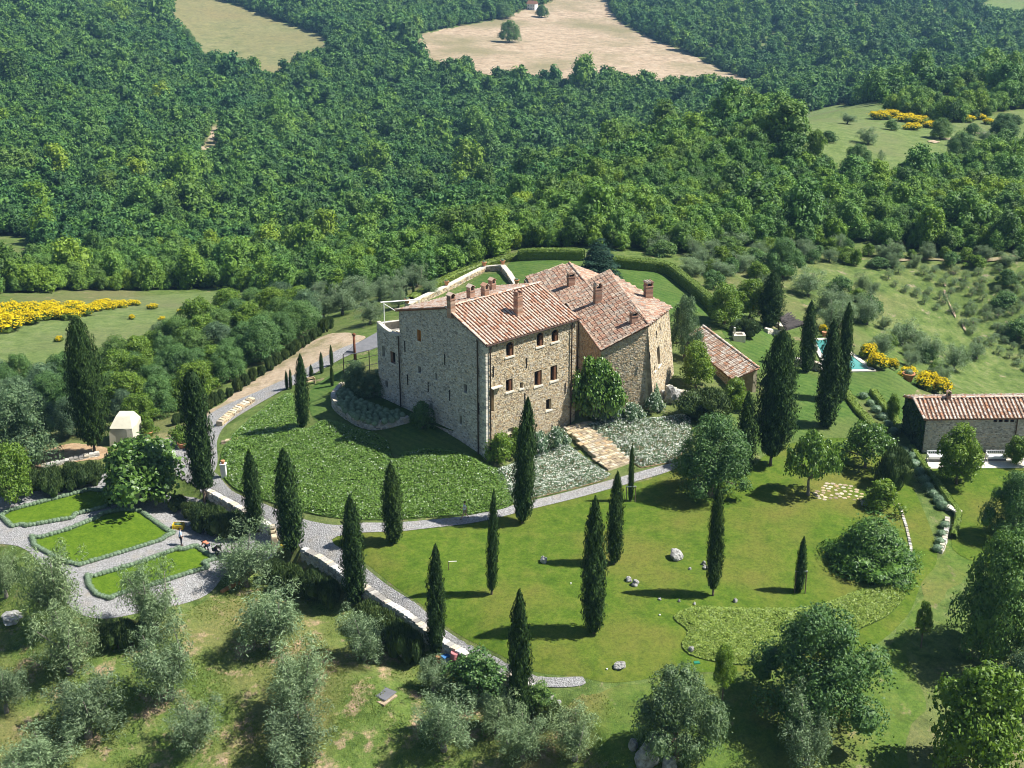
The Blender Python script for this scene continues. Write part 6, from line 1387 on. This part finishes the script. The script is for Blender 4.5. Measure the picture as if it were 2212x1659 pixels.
# terrace frame
base = VC + VW * (OFF - .6) + VU * .6; base = np.array([base[0], base[1], 10.3]); AF = empty('sunshade', base, 'thin white awning frame standing on the annex roof terrace', 'awning frame'); shifted(AF); M['white'] = plain('white_paint', (.72, .71, .68), .6, .3, .06)
h = height_to(base, 656); A = base + [0, 0, h]; B_ = aty(905, 647, base[1] + 4)
for nm, pts, r in (('post', [base, A], .05), ('beam', [A - VW * -.6, B_], .07), ('brace', [A, base + (B_ - base) * .35 + [0, 0, h * .35]], .045), ('post', [[B_[0], B_[1], 10.3], B_], .05)):
    q = MB(); q.tube(pts, r, 6); q.build(nm, M['white'], AF)
# ================================================================== farmhouse terrace and garden furniture
ter = [atz(1999, 992, FARM_Z), atz(2262, 990, FARM_Z), atz(2262, 1011, FARM_Z), atz(2008, 1014, FARM_Z)]
b = MB(); b.add(np.vstack([np.array(ter) + [0, 0, .10], np.array(ter) - [0, 0, .3]]), [(0, 3, 2, 1)[::-1], (3, 2, 6, 7), (0, 3, 7, 4), (1, 2, 6, 5)]); tag(b.build('terrace_pavement', M['limestone']), kind='structure')
def bench(u, v, wpx, label):
    p = P(u, v); p = np.array([p[0], p[1], FARM_Z + .10]); w = wpx * depth(p) / FPX; e = empty('garden_bench', p, label, 'bench')
    q = MB(); q.box((0, 0, .38), (w, .75, .10)); q.build('seat', M['white'], e); q = MB(); q.box((0, -.02, .49), (w * .94, .68, .12), bev=.02); q.build('cushion', M['white'], e)
    q = MB(); q.box((0, .36, .93), (w, .06, .08)); q.box((0, .36, .62), (w, .05, .06))
    for i in range(9): q.box((-w / 2 + w * (i + .5) / 9, .36, .76), (.05, .03, .34))
    q.build('backrest', M['white'], e)
    for s in (-1, 1):
        q = MB(); q.box((s * w / 2, 0, .72), (.08, .78, .06)); q.box((s * w / 2, -.32, .36), (.07, .07, .72)); q.box((s * w / 2, .34, .48), (.07, .07, .96)); q.build('armrest', M['white'], e)
    q = MB(); q.box((0, -.36, .2), (w, .04, .22)); q.build('front_panel', M['zinc'], e)
    return e
bench(2150, 996, 39, 'white garden bench against the right part of the farmhouse wall'); bench(2024, 997, 42, 'white garden bench by the ivy corner of the farmhouse')
p = P(2113, 1005); p[2] = FARM_Z + .1; e = empty('wicker_basket', p, 'round dark basket with a white cushion on the farmhouse terrace', 'basket'); q = MB(); q.lathe([(.35, 0), (.55, .2), (.62, .5), (.55, .52), (.5, .3)], 14); q.build('basket', M['brush'], e); q = MB(); q.lathe([(.5, .36), (.4, .5), (.1, .54)], 12); q.build('cushion', M['white'], e)
p = P(2058, 1108); e = empty('stone_bench', p, 'pale stone block bench at the end of the farmhouse flower border', 'bench'); q = MB(); q.box((0, 0, .45), (.7, 1.6, .14), .5); q.build('seat', M['limestone'], e)
for s in (-1, 1): q = MB(); q.box((-s * .27, s * .5, .19), (.55, .22, .4), .5); q.build('support', M['limestone'], e)
# ================================================================== cistern hatch
cz = float(P(825, 1500)[2]) - .12; hc = [atz(u, v, cz + .12) for u, v in ((789, 1493.5), (813, 1477), (856, 1495), (831.6, 1513))]; CI = empty('cistern_hatch', sum(hc) / 4, 'open cistern with a metal frame and one grey lid on a bare concrete top', 'hatch'); shifted(CI)
q = MB(); cc = sum(hc) / 4; sl_ = [cc + (h - cc) * 1.18 + [-.12, -.25, -.10] for h in hc]; q.add(np.vstack([sl_, np.array(sl_) - [0, 0, .5]]), [(0, 3, 2, 1)] + [(i, i + 4, (i + 1) % 4 + 4, (i + 1) % 4) for i in range(4)]); q.build('concrete_top', M['dirt'], CI)
ma, mb_ = (hc[0] + hc[3]) / 2, (hc[1] + hc[2]) / 2
q = MB()
for i in range(4): q.tube([hc[i], hc[(i + 1) % 4]], .05, 4)
q.tube([hc[0] * .5 + hc[3] * .5, hc[1] * .5 + hc[2] * .5], .04, 4); q.build('frame', M['zinc'], CI)
q = MB(); q.add([h - [0, 0, .06] for h in (hc[0], ma, mb_, hc[1])], [(0, 1, 2, 3)]); q.build('opening', M['dark'], CI)
q = MB(); q.add(np.vstack([[h + [0, 0, .04] for h in (ma, hc[3], hc[2], mb_)], [h - [0, 0, .0] for h in (ma, hc[3], hc[2], mb_)]]), [(0, 1, 2, 3), (0, 4, 5, 1), (1, 5, 6, 2), (2, 6, 7, 3), (3, 7, 4, 0)]); q.build('lid', M['zinc'], CI)
# barrels and boxes under the wall
M['pink'] = plain('faded_pink_plastic', (.55, .20, .20), .6, .25, .1); M['bluew'] = plain('blue_white_plastic', (.62, .72, .82), .5, .3, .1); M['blue'] = plain('blue_plastic', (.05, .17, .38), .5, .3); M['yellow'] = plain('yellow_plastic', (.72, .50, .02), .5, .3, .1); M['sack'] = plain('white_sack', (.66, .70, .74), .6, .2, .15, 3)
def seat_on(u, v, lift=0.0): p = P(u, v); return p + [0, 0, lift]
p = seat_on(983, 1432); e = empty('barrel', p, 'faded pink barrel standing under the terrace wall', 'barrel'); q = MB(); q.lathe([(.33, 0), (.36, .1), (.36, .42), (.38, .46), (.36, .5), (.36, .92), (.33, 1.0), (.30, 1.0), (.29, .96)], 16); q.build('body', M['pink'], e, True); q = MB(); q.lathe([(.30, .93), (.28, .965), (.02, .97)], 16); q.build('lid', M['pink'], e)
p = seat_on(965, 1433); e = empty('plastic_tank', p, 'white and blue plastic box beside the pink barrel', 'box'); q = MB(); q.box((0, 0, .33), (.7, .5, .66), .6); q.build('body', M['bluew'], e); q = MB(); q.box((0, 0, .69), (.76, .56, .07), .6); q.build('lid', M['blue'], e)
p = seat_on(950, 1430); e = empty('feed_bin', p, 'small brown bin left of the white and blue box', 'bin'); q = MB(); q.lathe([(.25, 0), (.3, .5), (.33, .52), (.33, .58), (.05, .62)], 12); q.build('body', M['terracotta'], e)
# crate, sacks
p = seat_on(386, 1142); e = empty('crate', p, 'yellow crate of plants behind the standing gardener', 'crate'); q = MB()
for x, y, dx, dy in ((0, -.35, 1.0, .04), (0, .35, 1.0, .04), (-.5, 0, .04, .7), (.5, 0, .04, .7)):
    for k in range(3): q.box((x, y, .12 + .17 * k), (dx, dy, .12), 0)
q.box((0, 0, .05), (1, .7, .04)); q.build('body', M['yellow'], e); link('plants', SB[0][1], e, (0, 0, .25), None, (.8, .55, .6))
M['stripe'] = None
def sack(L, w, h, seed, m, name):
    rng = np.random.default_rng(seed); V = []; n, k = 7, 8
    for i in range(n):
        t = i / (n - 1); s = max(.12, math.sin(math.pi * (.08 + .84 * t)) ** .5)
        for j in range(k): a = 2 * math.pi * j / k; V.append(((t - .5) * L, w / 2 * s * math.cos(a) * (1 + rng.normal() * .07), h / 2 * (1 + math.sin(a)) * (.6 + .4 * s) + rng.normal() * .015))
    F = [(i * k + j, i * k + (j + 1) % k, (i + 1) * k + (j + 1) % k, (i + 1) * k + j) for i in range(n - 1) for j in range(k)] + [tuple(range(k)), tuple(range(n * k - 1, n * k - k - 1, -1))]
    b = MB(); b.add(V, F); return b.mesh(name, M[m], True)
sm = [sack(1.1, .55, .22, i, 'sack', 'sack') for i in range(3)]; sb = sack(1.0, .5, .2, 9, 'blue', 'sack')
a, d = P(414, 1133), P(456, 1152)
for i in range(10):
    f = i / 9; p = a * (1 - f) + d * f + [0, 0, .22 * (i % 2)]; p[2] = float(T(p[0:1], p[1:2])[0]) + .06 + .2 * (i % 2); o = link('sack', sm[i % 3] if i % 4 != 2 else sb, None, p, (0, 0, .9 + random.uniform(-.25, .25))); tag(o, 'blue plastic sack lying in the row of white sacks' if i % 4 == 2 else 'white plastic sack in the row lying on the parterre gravel', 'sack', 'blue sacks in the row' if i % 4 == 2 else 'white sacks in the row')
o = link('sack', sack(1.2, .6, .28, 22, 'yellow', 'sack'), None, P(613, 1200) + [0, 0, .05], (0, 0, .4)); tag(o, 'yellow sack at the foot of the stout cypress', 'sack')
# log lying by the gravel
q = MB(); a, d = P(478, 1282), P(520, 1262); q.tube([a + [0, 0, .15], (a + d) / 2 + [0, 0, .25], d + [0, 0, .2]], [.16, .2, .14], 8); M['log'] = plain('orange_brown_log', (.36, .18, .07), .9, .1, .4, 6); c = (a + d) / 2; tag(q.build('log', M['log'], None), 'orange brown log lying at the edge of the parterre gravel', 'log')
# canvas cover
p = P(273, 950); e = empty('canvas_cover', p, 'tall cream canvas cover with a pitched top beside the big ragged cypress', 'canvas cover'); sc = depth(p) / FPX; M['canvas'] = plain('cream_canvas', (.50, .47, .36), .85, .1, .12, 1.2)
h1, h2 = height_to(p, 914), height_to(p, 897); w = 58 * sc; n = 14
prof = [(-.5, -.75), (.5, -.75), (.56, .0), (.5, .85), (-.5, .85)]
V = []; F = []
for zf, k, oy in ((0, 1.06, 0), (h1 * .98, .99, .02), (h1, .98, .02), (h2, .62, .40)):
    for i, (x, y) in enumerate(prof):
        x2, y2 = prof[(i + 1) % 5]
        for t in (0, .25, .5, .75):
            jj = 1 + .03 * math.sin(9 * (i + t) * 2.1) * (zf < h1); V.append(((x + (x2 - x) * t) * w * .85 * k * jj, (y + (y2 - y) * t + oy) * w * .75 * (k if oy < .3 else .45) * jj, zf))
m_ = 20; F = [(r * m_ + i, r * m_ + (i + 1) % m_, (r + 1) * m_ + (i + 1) % m_, (r + 1) * m_ + i) for r in range(3) for i in range(m_)] + [tuple(range(3 * m_, 4 * m_))]
q = MB(); q.add(V, F); q.build('canvas', M['canvas'], e)
q = MB(); q.tube([np.array(V[2 * m_ + i]) * 1.005 for i in range(m_)] + [np.array(V[2 * m_]) * 1.005], .03, 4); q.build('seam', M['canvas'], e)
# wooden bench by the road
p = P(668, 832); e = empty('wooden_bench', p, 'small pale wooden bench beside the gravel road', 'bench'); M['palewood'] = plain('pale_wood', (.42, .33, .2), .8, .1, .2, 5)
for k in range(3): q = MB(); q.box((0, -.15 + .14 * k, .45), (1.5, .11, .04), .6); q.build('seat_slat', M['palewood'], e)
for k in range(2): q = MB(); q.box((-.15, .25, .62 + .16 * k), (1.5, .03, .11), .6); q.build('back_slat', M['palewood'], e)
for s in (-1, 1): q = MB(); q.box((s * .55, s * .37, .4), (.07, .4, .8), .6); q.build('leg', M['palewood'], e)
# gate pillar with a pot by the road bend
p = P(484, 1030); e = empty('gate_pillar', p, 'white washed pillar with a clay pot behind the columnar cypress', 'pillar'); q = MB(); q.box((0, 0, .6), (.5, .5, 1.5)); q.box((0, 0, 1.38), (.62, .62, .1)); q.build('pillar', M['white'], e); q = MB(); q.lathe([(.14, 1.43), (.2, 1.7), (.23, 1.72), (.2, 1.78)], 10); q.build('pot', M['terracotta'], e)
# stone well by the shed lawn
p = P(1596, 735); e = empty('stone_well', p, 'old square stone well head by the fruit trees', 'well'); q = MB()
for x, y, dx, dy in ((0, -.55, 1.4, .3), (0, .55, 1.4, .3), (-.55, 0, .3, .8), (.55, 0, .3, .8)): q.box((x, y, .4), (dx, dy, .9), 0, jit=.02)
q.build('curb', M['limestone'], e); q = MB(); q.box((-.6, .0, 1.2), (.2, .3, .9), 0); q.build('pier', M['limestone'], e)
# stakes of the young cypresses
for u, v, vt, s, lab in ((1727, 1280, 1233, .45, 'white topped stake frame of the young cypress on the lawn'), (1362, 1083, 1050, .42, 'wooden stake pair of the thin cypress at the stair foot')):
    p = P(u, v); h = height_to(p, vt); e = empty('stake_frame', p, lab, 'stake')
    for x in (-s, s):
        q = MB(); q.tube([(x, -.1, -.2), (x, -.1, h)], .045, 6); q.build('stake', M['bark'], e)
    q = MB(); q.box((0, -.1, h), (2 * s + .15, .05, .1)); q.build('crossbar', M['white'], e)
# irrigation bar
p = P(969, 1232); e = empty('irrigation_pipe', p, 'thin white irrigation pipe on a short post in the lawn', 'pipe'); h = height_to(p, 1213); q = MB(); q.tube([(0, 0, -.1), (0, 0, h)], .03, 6); q.build('post', M['bark'], e); q = MB(); q.tube([(0, 0, h), (.7, .05, h)], .035, 6); q.build('bar', M['white'], e)
for u, v in ((1311,1447),(1233,1262),(1425,1330)):
    p = P(u, v); q = MB(); q.lathe([(.05, -.05), (.05, .1), (.08, .12), (.02, .16)], 8); o = q.build('sprinkler', M['white'], None, loc=p); tag(o, 'little white sprinkler head in the lawn grass', 'sprinkler', 'sprinkler heads in the lawn')
# ================================================================== rocks
M['rock'] = None
def _rock(t, out):
    g = NG(t); p = g.pos(); n = g.noise(p, 2.2, 8, .7); c = g.ramp(n, [(.3, (.13, .12, .105)), (.48, (.30, .29, .265)), (.7, (.50, .49, .455))]); g.bsdf(out, c, .95, .1, g.bump(n, .9, .25))
M['rock'] = mat('pale_rock', _rock)
def rock(u, v, wpx, hpx, label, seed, group=None, lift=0.0):
    import bmesh
    p = P(u, v); sc = depth(p) / FPX; w, h = wpx * sc, hpx * sc; rng = np.random.default_rng(seed); bm = bmesh.new(); bmesh.ops.create_icosphere(bm, subdivisions=3, radius=1); ph = rng.random(9) * 6
    for vv in bm.verts:
        c = vv.co; k = 1 + .17 * math.sin(2.3 * c.x + ph[0]) * math.sin(2.9 * c.y + ph[1]) + .14 * math.sin(4.1 * c.z + 3 * c.x + ph[2]) + .07 * math.sin(9 * c.x + ph[3]) * math.sin(8 * c.y + ph[4]) + .05 * math.sin(13 * c.z + 9 * c.y + ph[5]) + rng.normal() * .02
        vv.co = (c.x * k * w / 2, c.y * k * w / 2 * .85, c.z * k * h * .62 + h * .3)
    me = bpy.data.meshes.new('boulder'); bm.to_mesh(me); bm.free(); me.materials.append(M['rock']); o = link('boulder', me, None, p + [0, 0, lift], (0, 0, rng.random() * 6)); return tag(o, label, 'boulder', group)
for i, (u, v, w, h, lab) in enumerate([(1460,1206,28,22,'largest pale boulder on the sloping lawn'),(1174,1214,18,15,'brown topped stone with a small plant in the lawn'),(1372,1264,18,14,'larger of the two touching stones in the lawn'),(1358,1255,15,11,'smaller of the two touching stones in the lawn'),(1339,1441,26,13,'flat pale stone near the bottom edge of the lawn'),(1588,1300,11,9,'small white stone beside the long cypress shadow'),(1524,1228,14,8,'white slab stone next to the narrow cypress'),(1520,1220,9,10,'thin upright white stone next to the narrow cypress'),(1490,1230,7,6,'tiny white stone left of the slab stones'),(1493,1407,14,14,'pale stone at the dark left end of the ivy bed'),
     (1395,1648,46,52,'big pale boulder at the bottom under the grey green oak'),(1368,1615,24,24,'small boulder left of the big bottom boulder'),(1432,1625,34,34,'boulder right of the big bottom boulder'),(1412,1600,26,22,'boulder behind the big bottom boulder'),(1445,1660,34,36,'boulder in the shade at the bottom picture edge'),(1452,868,38,36,'large boulder at the foot of the buttressed house end'),(1432,858,20,20,'smaller boulder touching the buttressed wall'),(1205,1522,14,12,'fallen stone at the end of the terrace wall'),(1868,1090,18,14,'rounded stone at the end of the stone patch'),(315,945,14,10,'pale stone between the canvas cover and the lemon pot'),(870,1415,16,10,'pale stone in the grass under the rosemary'),(770,1400,18,10,'flat pale stone showing in the olive grove'),(30,1335,60,14,'long flat pale stone at the left edge of the grove')]): rock(u, v, w, h, lab, i)
for i, (u, v) in enumerate([(1467,1300),(1425,1296),(1500,1306)]): rock(u, v, 7, 6, 'tiny white stone lying in the lawn near the long cypress shadow', 50 + i, 'tiny white lawn stones')
p = P(1505, 1432); q = MB(); q.box((0, 0, .04), (.5, .35, .08), .2, taper=.9); M['green_plastic'] = plain('green_plastic', (.02, .18, .10), .5, .3); tag(q.build('valve_box_cover', M['green_plastic'], None, loc=p), 'green valve box cover in the grass below the ivy bed', 'cover')
# ================================================================== far white house
p = P(1150, 21); k = depth(p) / FPX; e = empty('farm_house', p, 'small white two storey house on the far tan hill', 'house', rz=-.5); w, h = 19 * k, 13 * k; q = MB(); q.box((0, 0, h / 2 - 1), (w, w * .8, h + 2)); q.build('wall', M['white'], e)
q = MB(); q.add([(-w * .56, -w * .46, h), (w * .56, -w * .46, h), (w * .56, w * .46, h), (-w * .56, w * .46, h), (-w * .56, 0, h + 2), (w * .56, 0, h + 2)], [(0, 1, 5, 4), (2, 3, 4, 5), (0, 4, 3), (1, 2, 5), (0, 3, 2, 1)]); q.build('roof', M['tile_base'], e)
for x in (-.28, .05, .32):
    for z in (.25, .68): q = MB(); q.box((w * x, -w * .4 - .02, h * z), (w * .09, .08, h * .17)); q.build('window', M['dark'], e)
# ================================================================== people: one skinned body, clothes and hair over it
M['skin'] = plain('skin', (.48, .28, .19), .6, .3, .05); M['hair'] = plain('dark_hair', (.03, .02, .015), .7, .2); M['jeans'] = plain('dark_trousers', (.03, .035, .05), .8, .1); M['shirt_blue'] = plain('light_blue_shirt', (.45, .56, .74), .8, .1, .1); M['shirt_white'] = plain('white_shirt', (.75, .74, .72), .8, .1, .05); M['shorts'] = plain('khaki_shorts', (.36, .29, .2), .8, .1); M['shirt_orange'] = plain('faded_orange_shirt', (.62, .20, .11), .8, .1); M['shirt_dark'] = plain('dark_brown_shirt', (.10, .05, .04), .8, .1)
def skin_mesh(name, joints, edges, m, parent, root=0, levels=1):
    me = bpy.data.meshes.new(name); me.from_pydata([j[0] for j in joints], edges, []); me.materials.append(m); o = link(name, me, parent); sk = o.modifiers.new('skin', 'SKIN'); sk.use_smooth_shade = True
    for i, j in enumerate(joints):
        sv = me.skin_vertices[0].data[i]; sv.radius = (j[1], j[1] * (j[2] if len(j) > 2 else 1)); sv.use_root = (i == root)
    s = o.modifiers.new('sub', 'SUBSURF'); s.levels = levels; s.render_levels = levels; return o
def person(u, v, rz, label, pose, shirt, legs, hair='hair', short=False):
    p = P(u, v); e = empty('person', p, label, 'person', rz=rz); J = dict(pose)
    N = ['pelvis', 'waist', 'chest', 'neck', 'head', 'crown']; R = dict(pelvis=.15, waist=.135, chest=.16, neck=.058, head=.095, crown=.075)
    jl = [(J[n], R[n], .8) for n in N]; ed = [(i, i + 1) for i in range(5)]; idx = {n: i for i, n in enumerate(N)}
    def chain(start, pts):
        prev = idx[start]
        for q, r in pts: jl.append((q, r)); ed.append((prev, len(jl) - 1)); prev = len(jl) - 1
        return prev
    for s in ('l', 'r'):
        k = chain('pelvis', [(J['hip' + s], .10), (J['knee' + s], .066), (J['ank' + s], .045), (J['toe' + s], .04)])
        h = chain('chest', [(J['sh' + s], .068), (J['elb' + s], .045), (J['wr' + s], .03), (J['hand' + s], .032)])
        d = np.array(J['hand' + s], float) - J['wr' + s]; d = d / (np.linalg.norm(d) + 1e-6); sd = np.cross(d, [.3, 1, .2]); sd /= np.linalg.norm(sd)
        for q in range(5):
            o = sd * (q - 2) * .018; L = (.05, .075, .085, .08, .062)[q]; jl.append((tuple(np.array(J['hand' + s]) + d * (L * .6) * (0.5 if q == 0 else 1) + o * (1.8 if q == 0 else 1)), .010)); ed.append((h, len(jl) - 1)); jl.append((tuple(np.array(J['hand' + s]) + d * L + o * 1.1 + np.array([0, 0, -.012])), .008)); ed.append((len(jl) - 2, len(jl) - 1))
    skin_mesh('body', jl, ed, M['skin'], e)
    def up(a, b, t): return tuple(np.array(J[a]) * (1 - t) + np.array(J[b]) * t)
    sj = [(J['waist'], .165, .8), (J['chest'], .185, .8), (up('chest', 'neck', .6), .10, .8), (J['shl'], .085), (J['elbl'] if not short else up('shl', 'elbl', .7), .062), (J['shr'], .085), (J['elbr'] if not short else up('shr', 'elbr', .7), .062), (up('waist', 'pelvis', .6), .165, .85)]
    skin_mesh('shirt', sj, [(0, 1), (1, 2), (1, 3), (3, 4), (1, 5), (5, 6), (0, 7)], M[shirt], e)
    lj = [(J['pelvis'], .172, .85)]; le = []
    for s in ('l', 'r'):
        i = len(lj); lj += [(J['hip' + s], .118), (J['knee' + s] if not short else up('hip' + s, 'knee' + s, .9), .085)]; le += [(0, i), (i, i + 1)]
        if not short: lj.append((J['ank' + s], .06)); le.append((i + 1, i + 2))
    skin_mesh('shorts' if short else 'trousers', lj, le, M[legs], e)
    hd = np.array(J['head']); cr = np.array(J['crown']); f = np.array(J['face']); b = MB()
    q = MB(); q.lathe([(.03, -.03), (.108, .0), (.112, .06), (.085, .11), (.02, .135)], 12, tuple(hd * .45 + cr * .55 - f * .025)); q.build('hair', M[hair], e, True)
    q = MB(); n_ = hd + f * .10; q.box(n_, (.03, .03, .045), 0, taper=.6); sx = np.cross(f, [0, 0, 1.]); sx /= (np.linalg.norm(sx) + 1e-6)
    for s in (-1, 1): q.lathe([(.004, -.03), (.018, 0), (.004, .035)], 6, tuple(hd + sx * s * .098))
    q.build('nose_and_ears', M['skin'], e)
    q = MB()
    for s in (-1, 1): q.box(hd + f * .093 + sx * s * .035 + [0, 0, .03], (.018, .018, .012))
    q.box(hd + f * .092 - [0, 0, .045], (.04, .03, .008)); q.build('eyes_and_mouth', M['dark'], e)
    for s in ('l', 'r'):
        q = MB(); a, t = np.array(J['ank' + s]), np.array(J['toe' + s]); q.tube([a * 1.0 - (t - a) * .35 - [0, 0, .03], (a + t) / 2 - [0, 0, .015], t], [.05, .052, .036], 7); q.build('shoe', M['dark'], e)
    return e
STAND = dict(pelvis=(0, 0, .95), waist=(0, 0, 1.1), chest=(0, .01, 1.33), neck=(0, 0, 1.5), head=(0, -.02, 1.62), crown=(0, -.01, 1.72), face=(0, -1, 0), hipl=(.1, 0, .9), kneel=(.11, -.02, .5), ankl=(.11, 0, .09), toel=(.13, -.16, .04), hipr=(-.1, 0, .9), kneer=(-.11, -.02, .5), ankr=(-.12, .02, .09), toer=(-.15, -.14, .04), shl=(.19, 0, 1.42), elbl=(.26, .04, 1.14), wrl=(.22, -.12, .96), handl=(.21, -.18, .91), shr=(-.19, 0, 1.42), elbr=(-.27, .03, 1.14), wrr=(-.24, -.1, .92), handr=(-.23, -.14, .86))
WALK = dict(STAND, hipl=(.1, 0, .9), kneel=(.1, -.2, .52), ankl=(.1, -.34, .12), toel=(.1, -.49, .1), kneer=(-.1, .1, .5), ankr=(-.1, .36, .16), toer=(-.1, .28, .05), elbl=(.24, .16, 1.17), wrl=(.22, .1, .95), handl=(.22, .06, .88), elbr=(-.24, -.08, 1.15), wrr=(-.22, -.26, 1.02), handr=(-.21, -.33, .98))
BEND = dict(pelvis=(0, .18, .72), waist=(0, .06, .82), chest=(0, -.2, .86), neck=(0, -.38, .82), head=(0, -.48, .76), crown=(0, -.56, .74), face=(0, -.5, -.87), hipl=(.11, .18, .68), kneel=(.16, -.12, .42), ankl=(.14, .06, .09), toel=(.16, -.12, .04), hipr=(-.11, .18, .68), kneer=(-.16, -.12, .42), ankr=(-.14, .06, .09), toer=(-.16, -.12, .04), shl=(.18, -.26, .84), elbl=(.22, -.36, .56), wrl=(.14, -.5, .34), handl=(.12, -.54, .27), shr=(-.18, -.26, .84), elbr=(-.22, -.36, .56), wrr=(-.14, -.5, .34), handr=(-.12, -.54, .27))
person(392, 1178, 1.9, 'person in a light blue shirt and dark trousers standing on the parterre gravel', STAND, 'shirt_blue', 'jeans')
person(1004, 1121, -1.35, 'person in a white shirt and shorts striding along the gravel path', WALK, 'shirt_white', 'shorts', short=True)
person(447, 1190, -2.2, 'person in a faded orange shirt bending over the santolina edging', BEND, 'shirt_orange', 'jeans')
person(468, 1200, 2.4, 'person in dark clothes crouching beside the grey olive', BEND, 'shirt_dark', 'jeans')
# ================================================================== air
b = MB(); x0, x1, y0_, y1_ = -1090, 1190, -60, 1840; zlo = float(_gz.min()) - 1.0; zhi = max(float(_gz.max()), HC) + 14
b.add([(x0, y0_, zlo), (x1, y0_, zlo), (x1, y1_, zlo), (x0, y1_, zlo), (x0, y0_, zhi), (x1, y0_, zhi), (x1, y1_, zhi), (x0, y1_, zhi)], [(0, 3, 2, 1), (4, 5, 6, 7), (0, 1, 5, 4), (1, 2, 6, 5), (2, 3, 7, 6), (3, 0, 4, 7)])
def _haze(t, out):
    g = NG(t); v = g.n('ShaderNodeVolumePrincipled'); v.inputs['Color'].default_value = (.34, .64, 1.0, 1); v.inputs['Density'].default_value = .00012; v.inputs['Anisotropy'].default_value = .1; g.l(v.outputs[0], out.inputs['Volume'])
hz = tag(b.build('haze', mat('air', _haze)), kind='stuff')
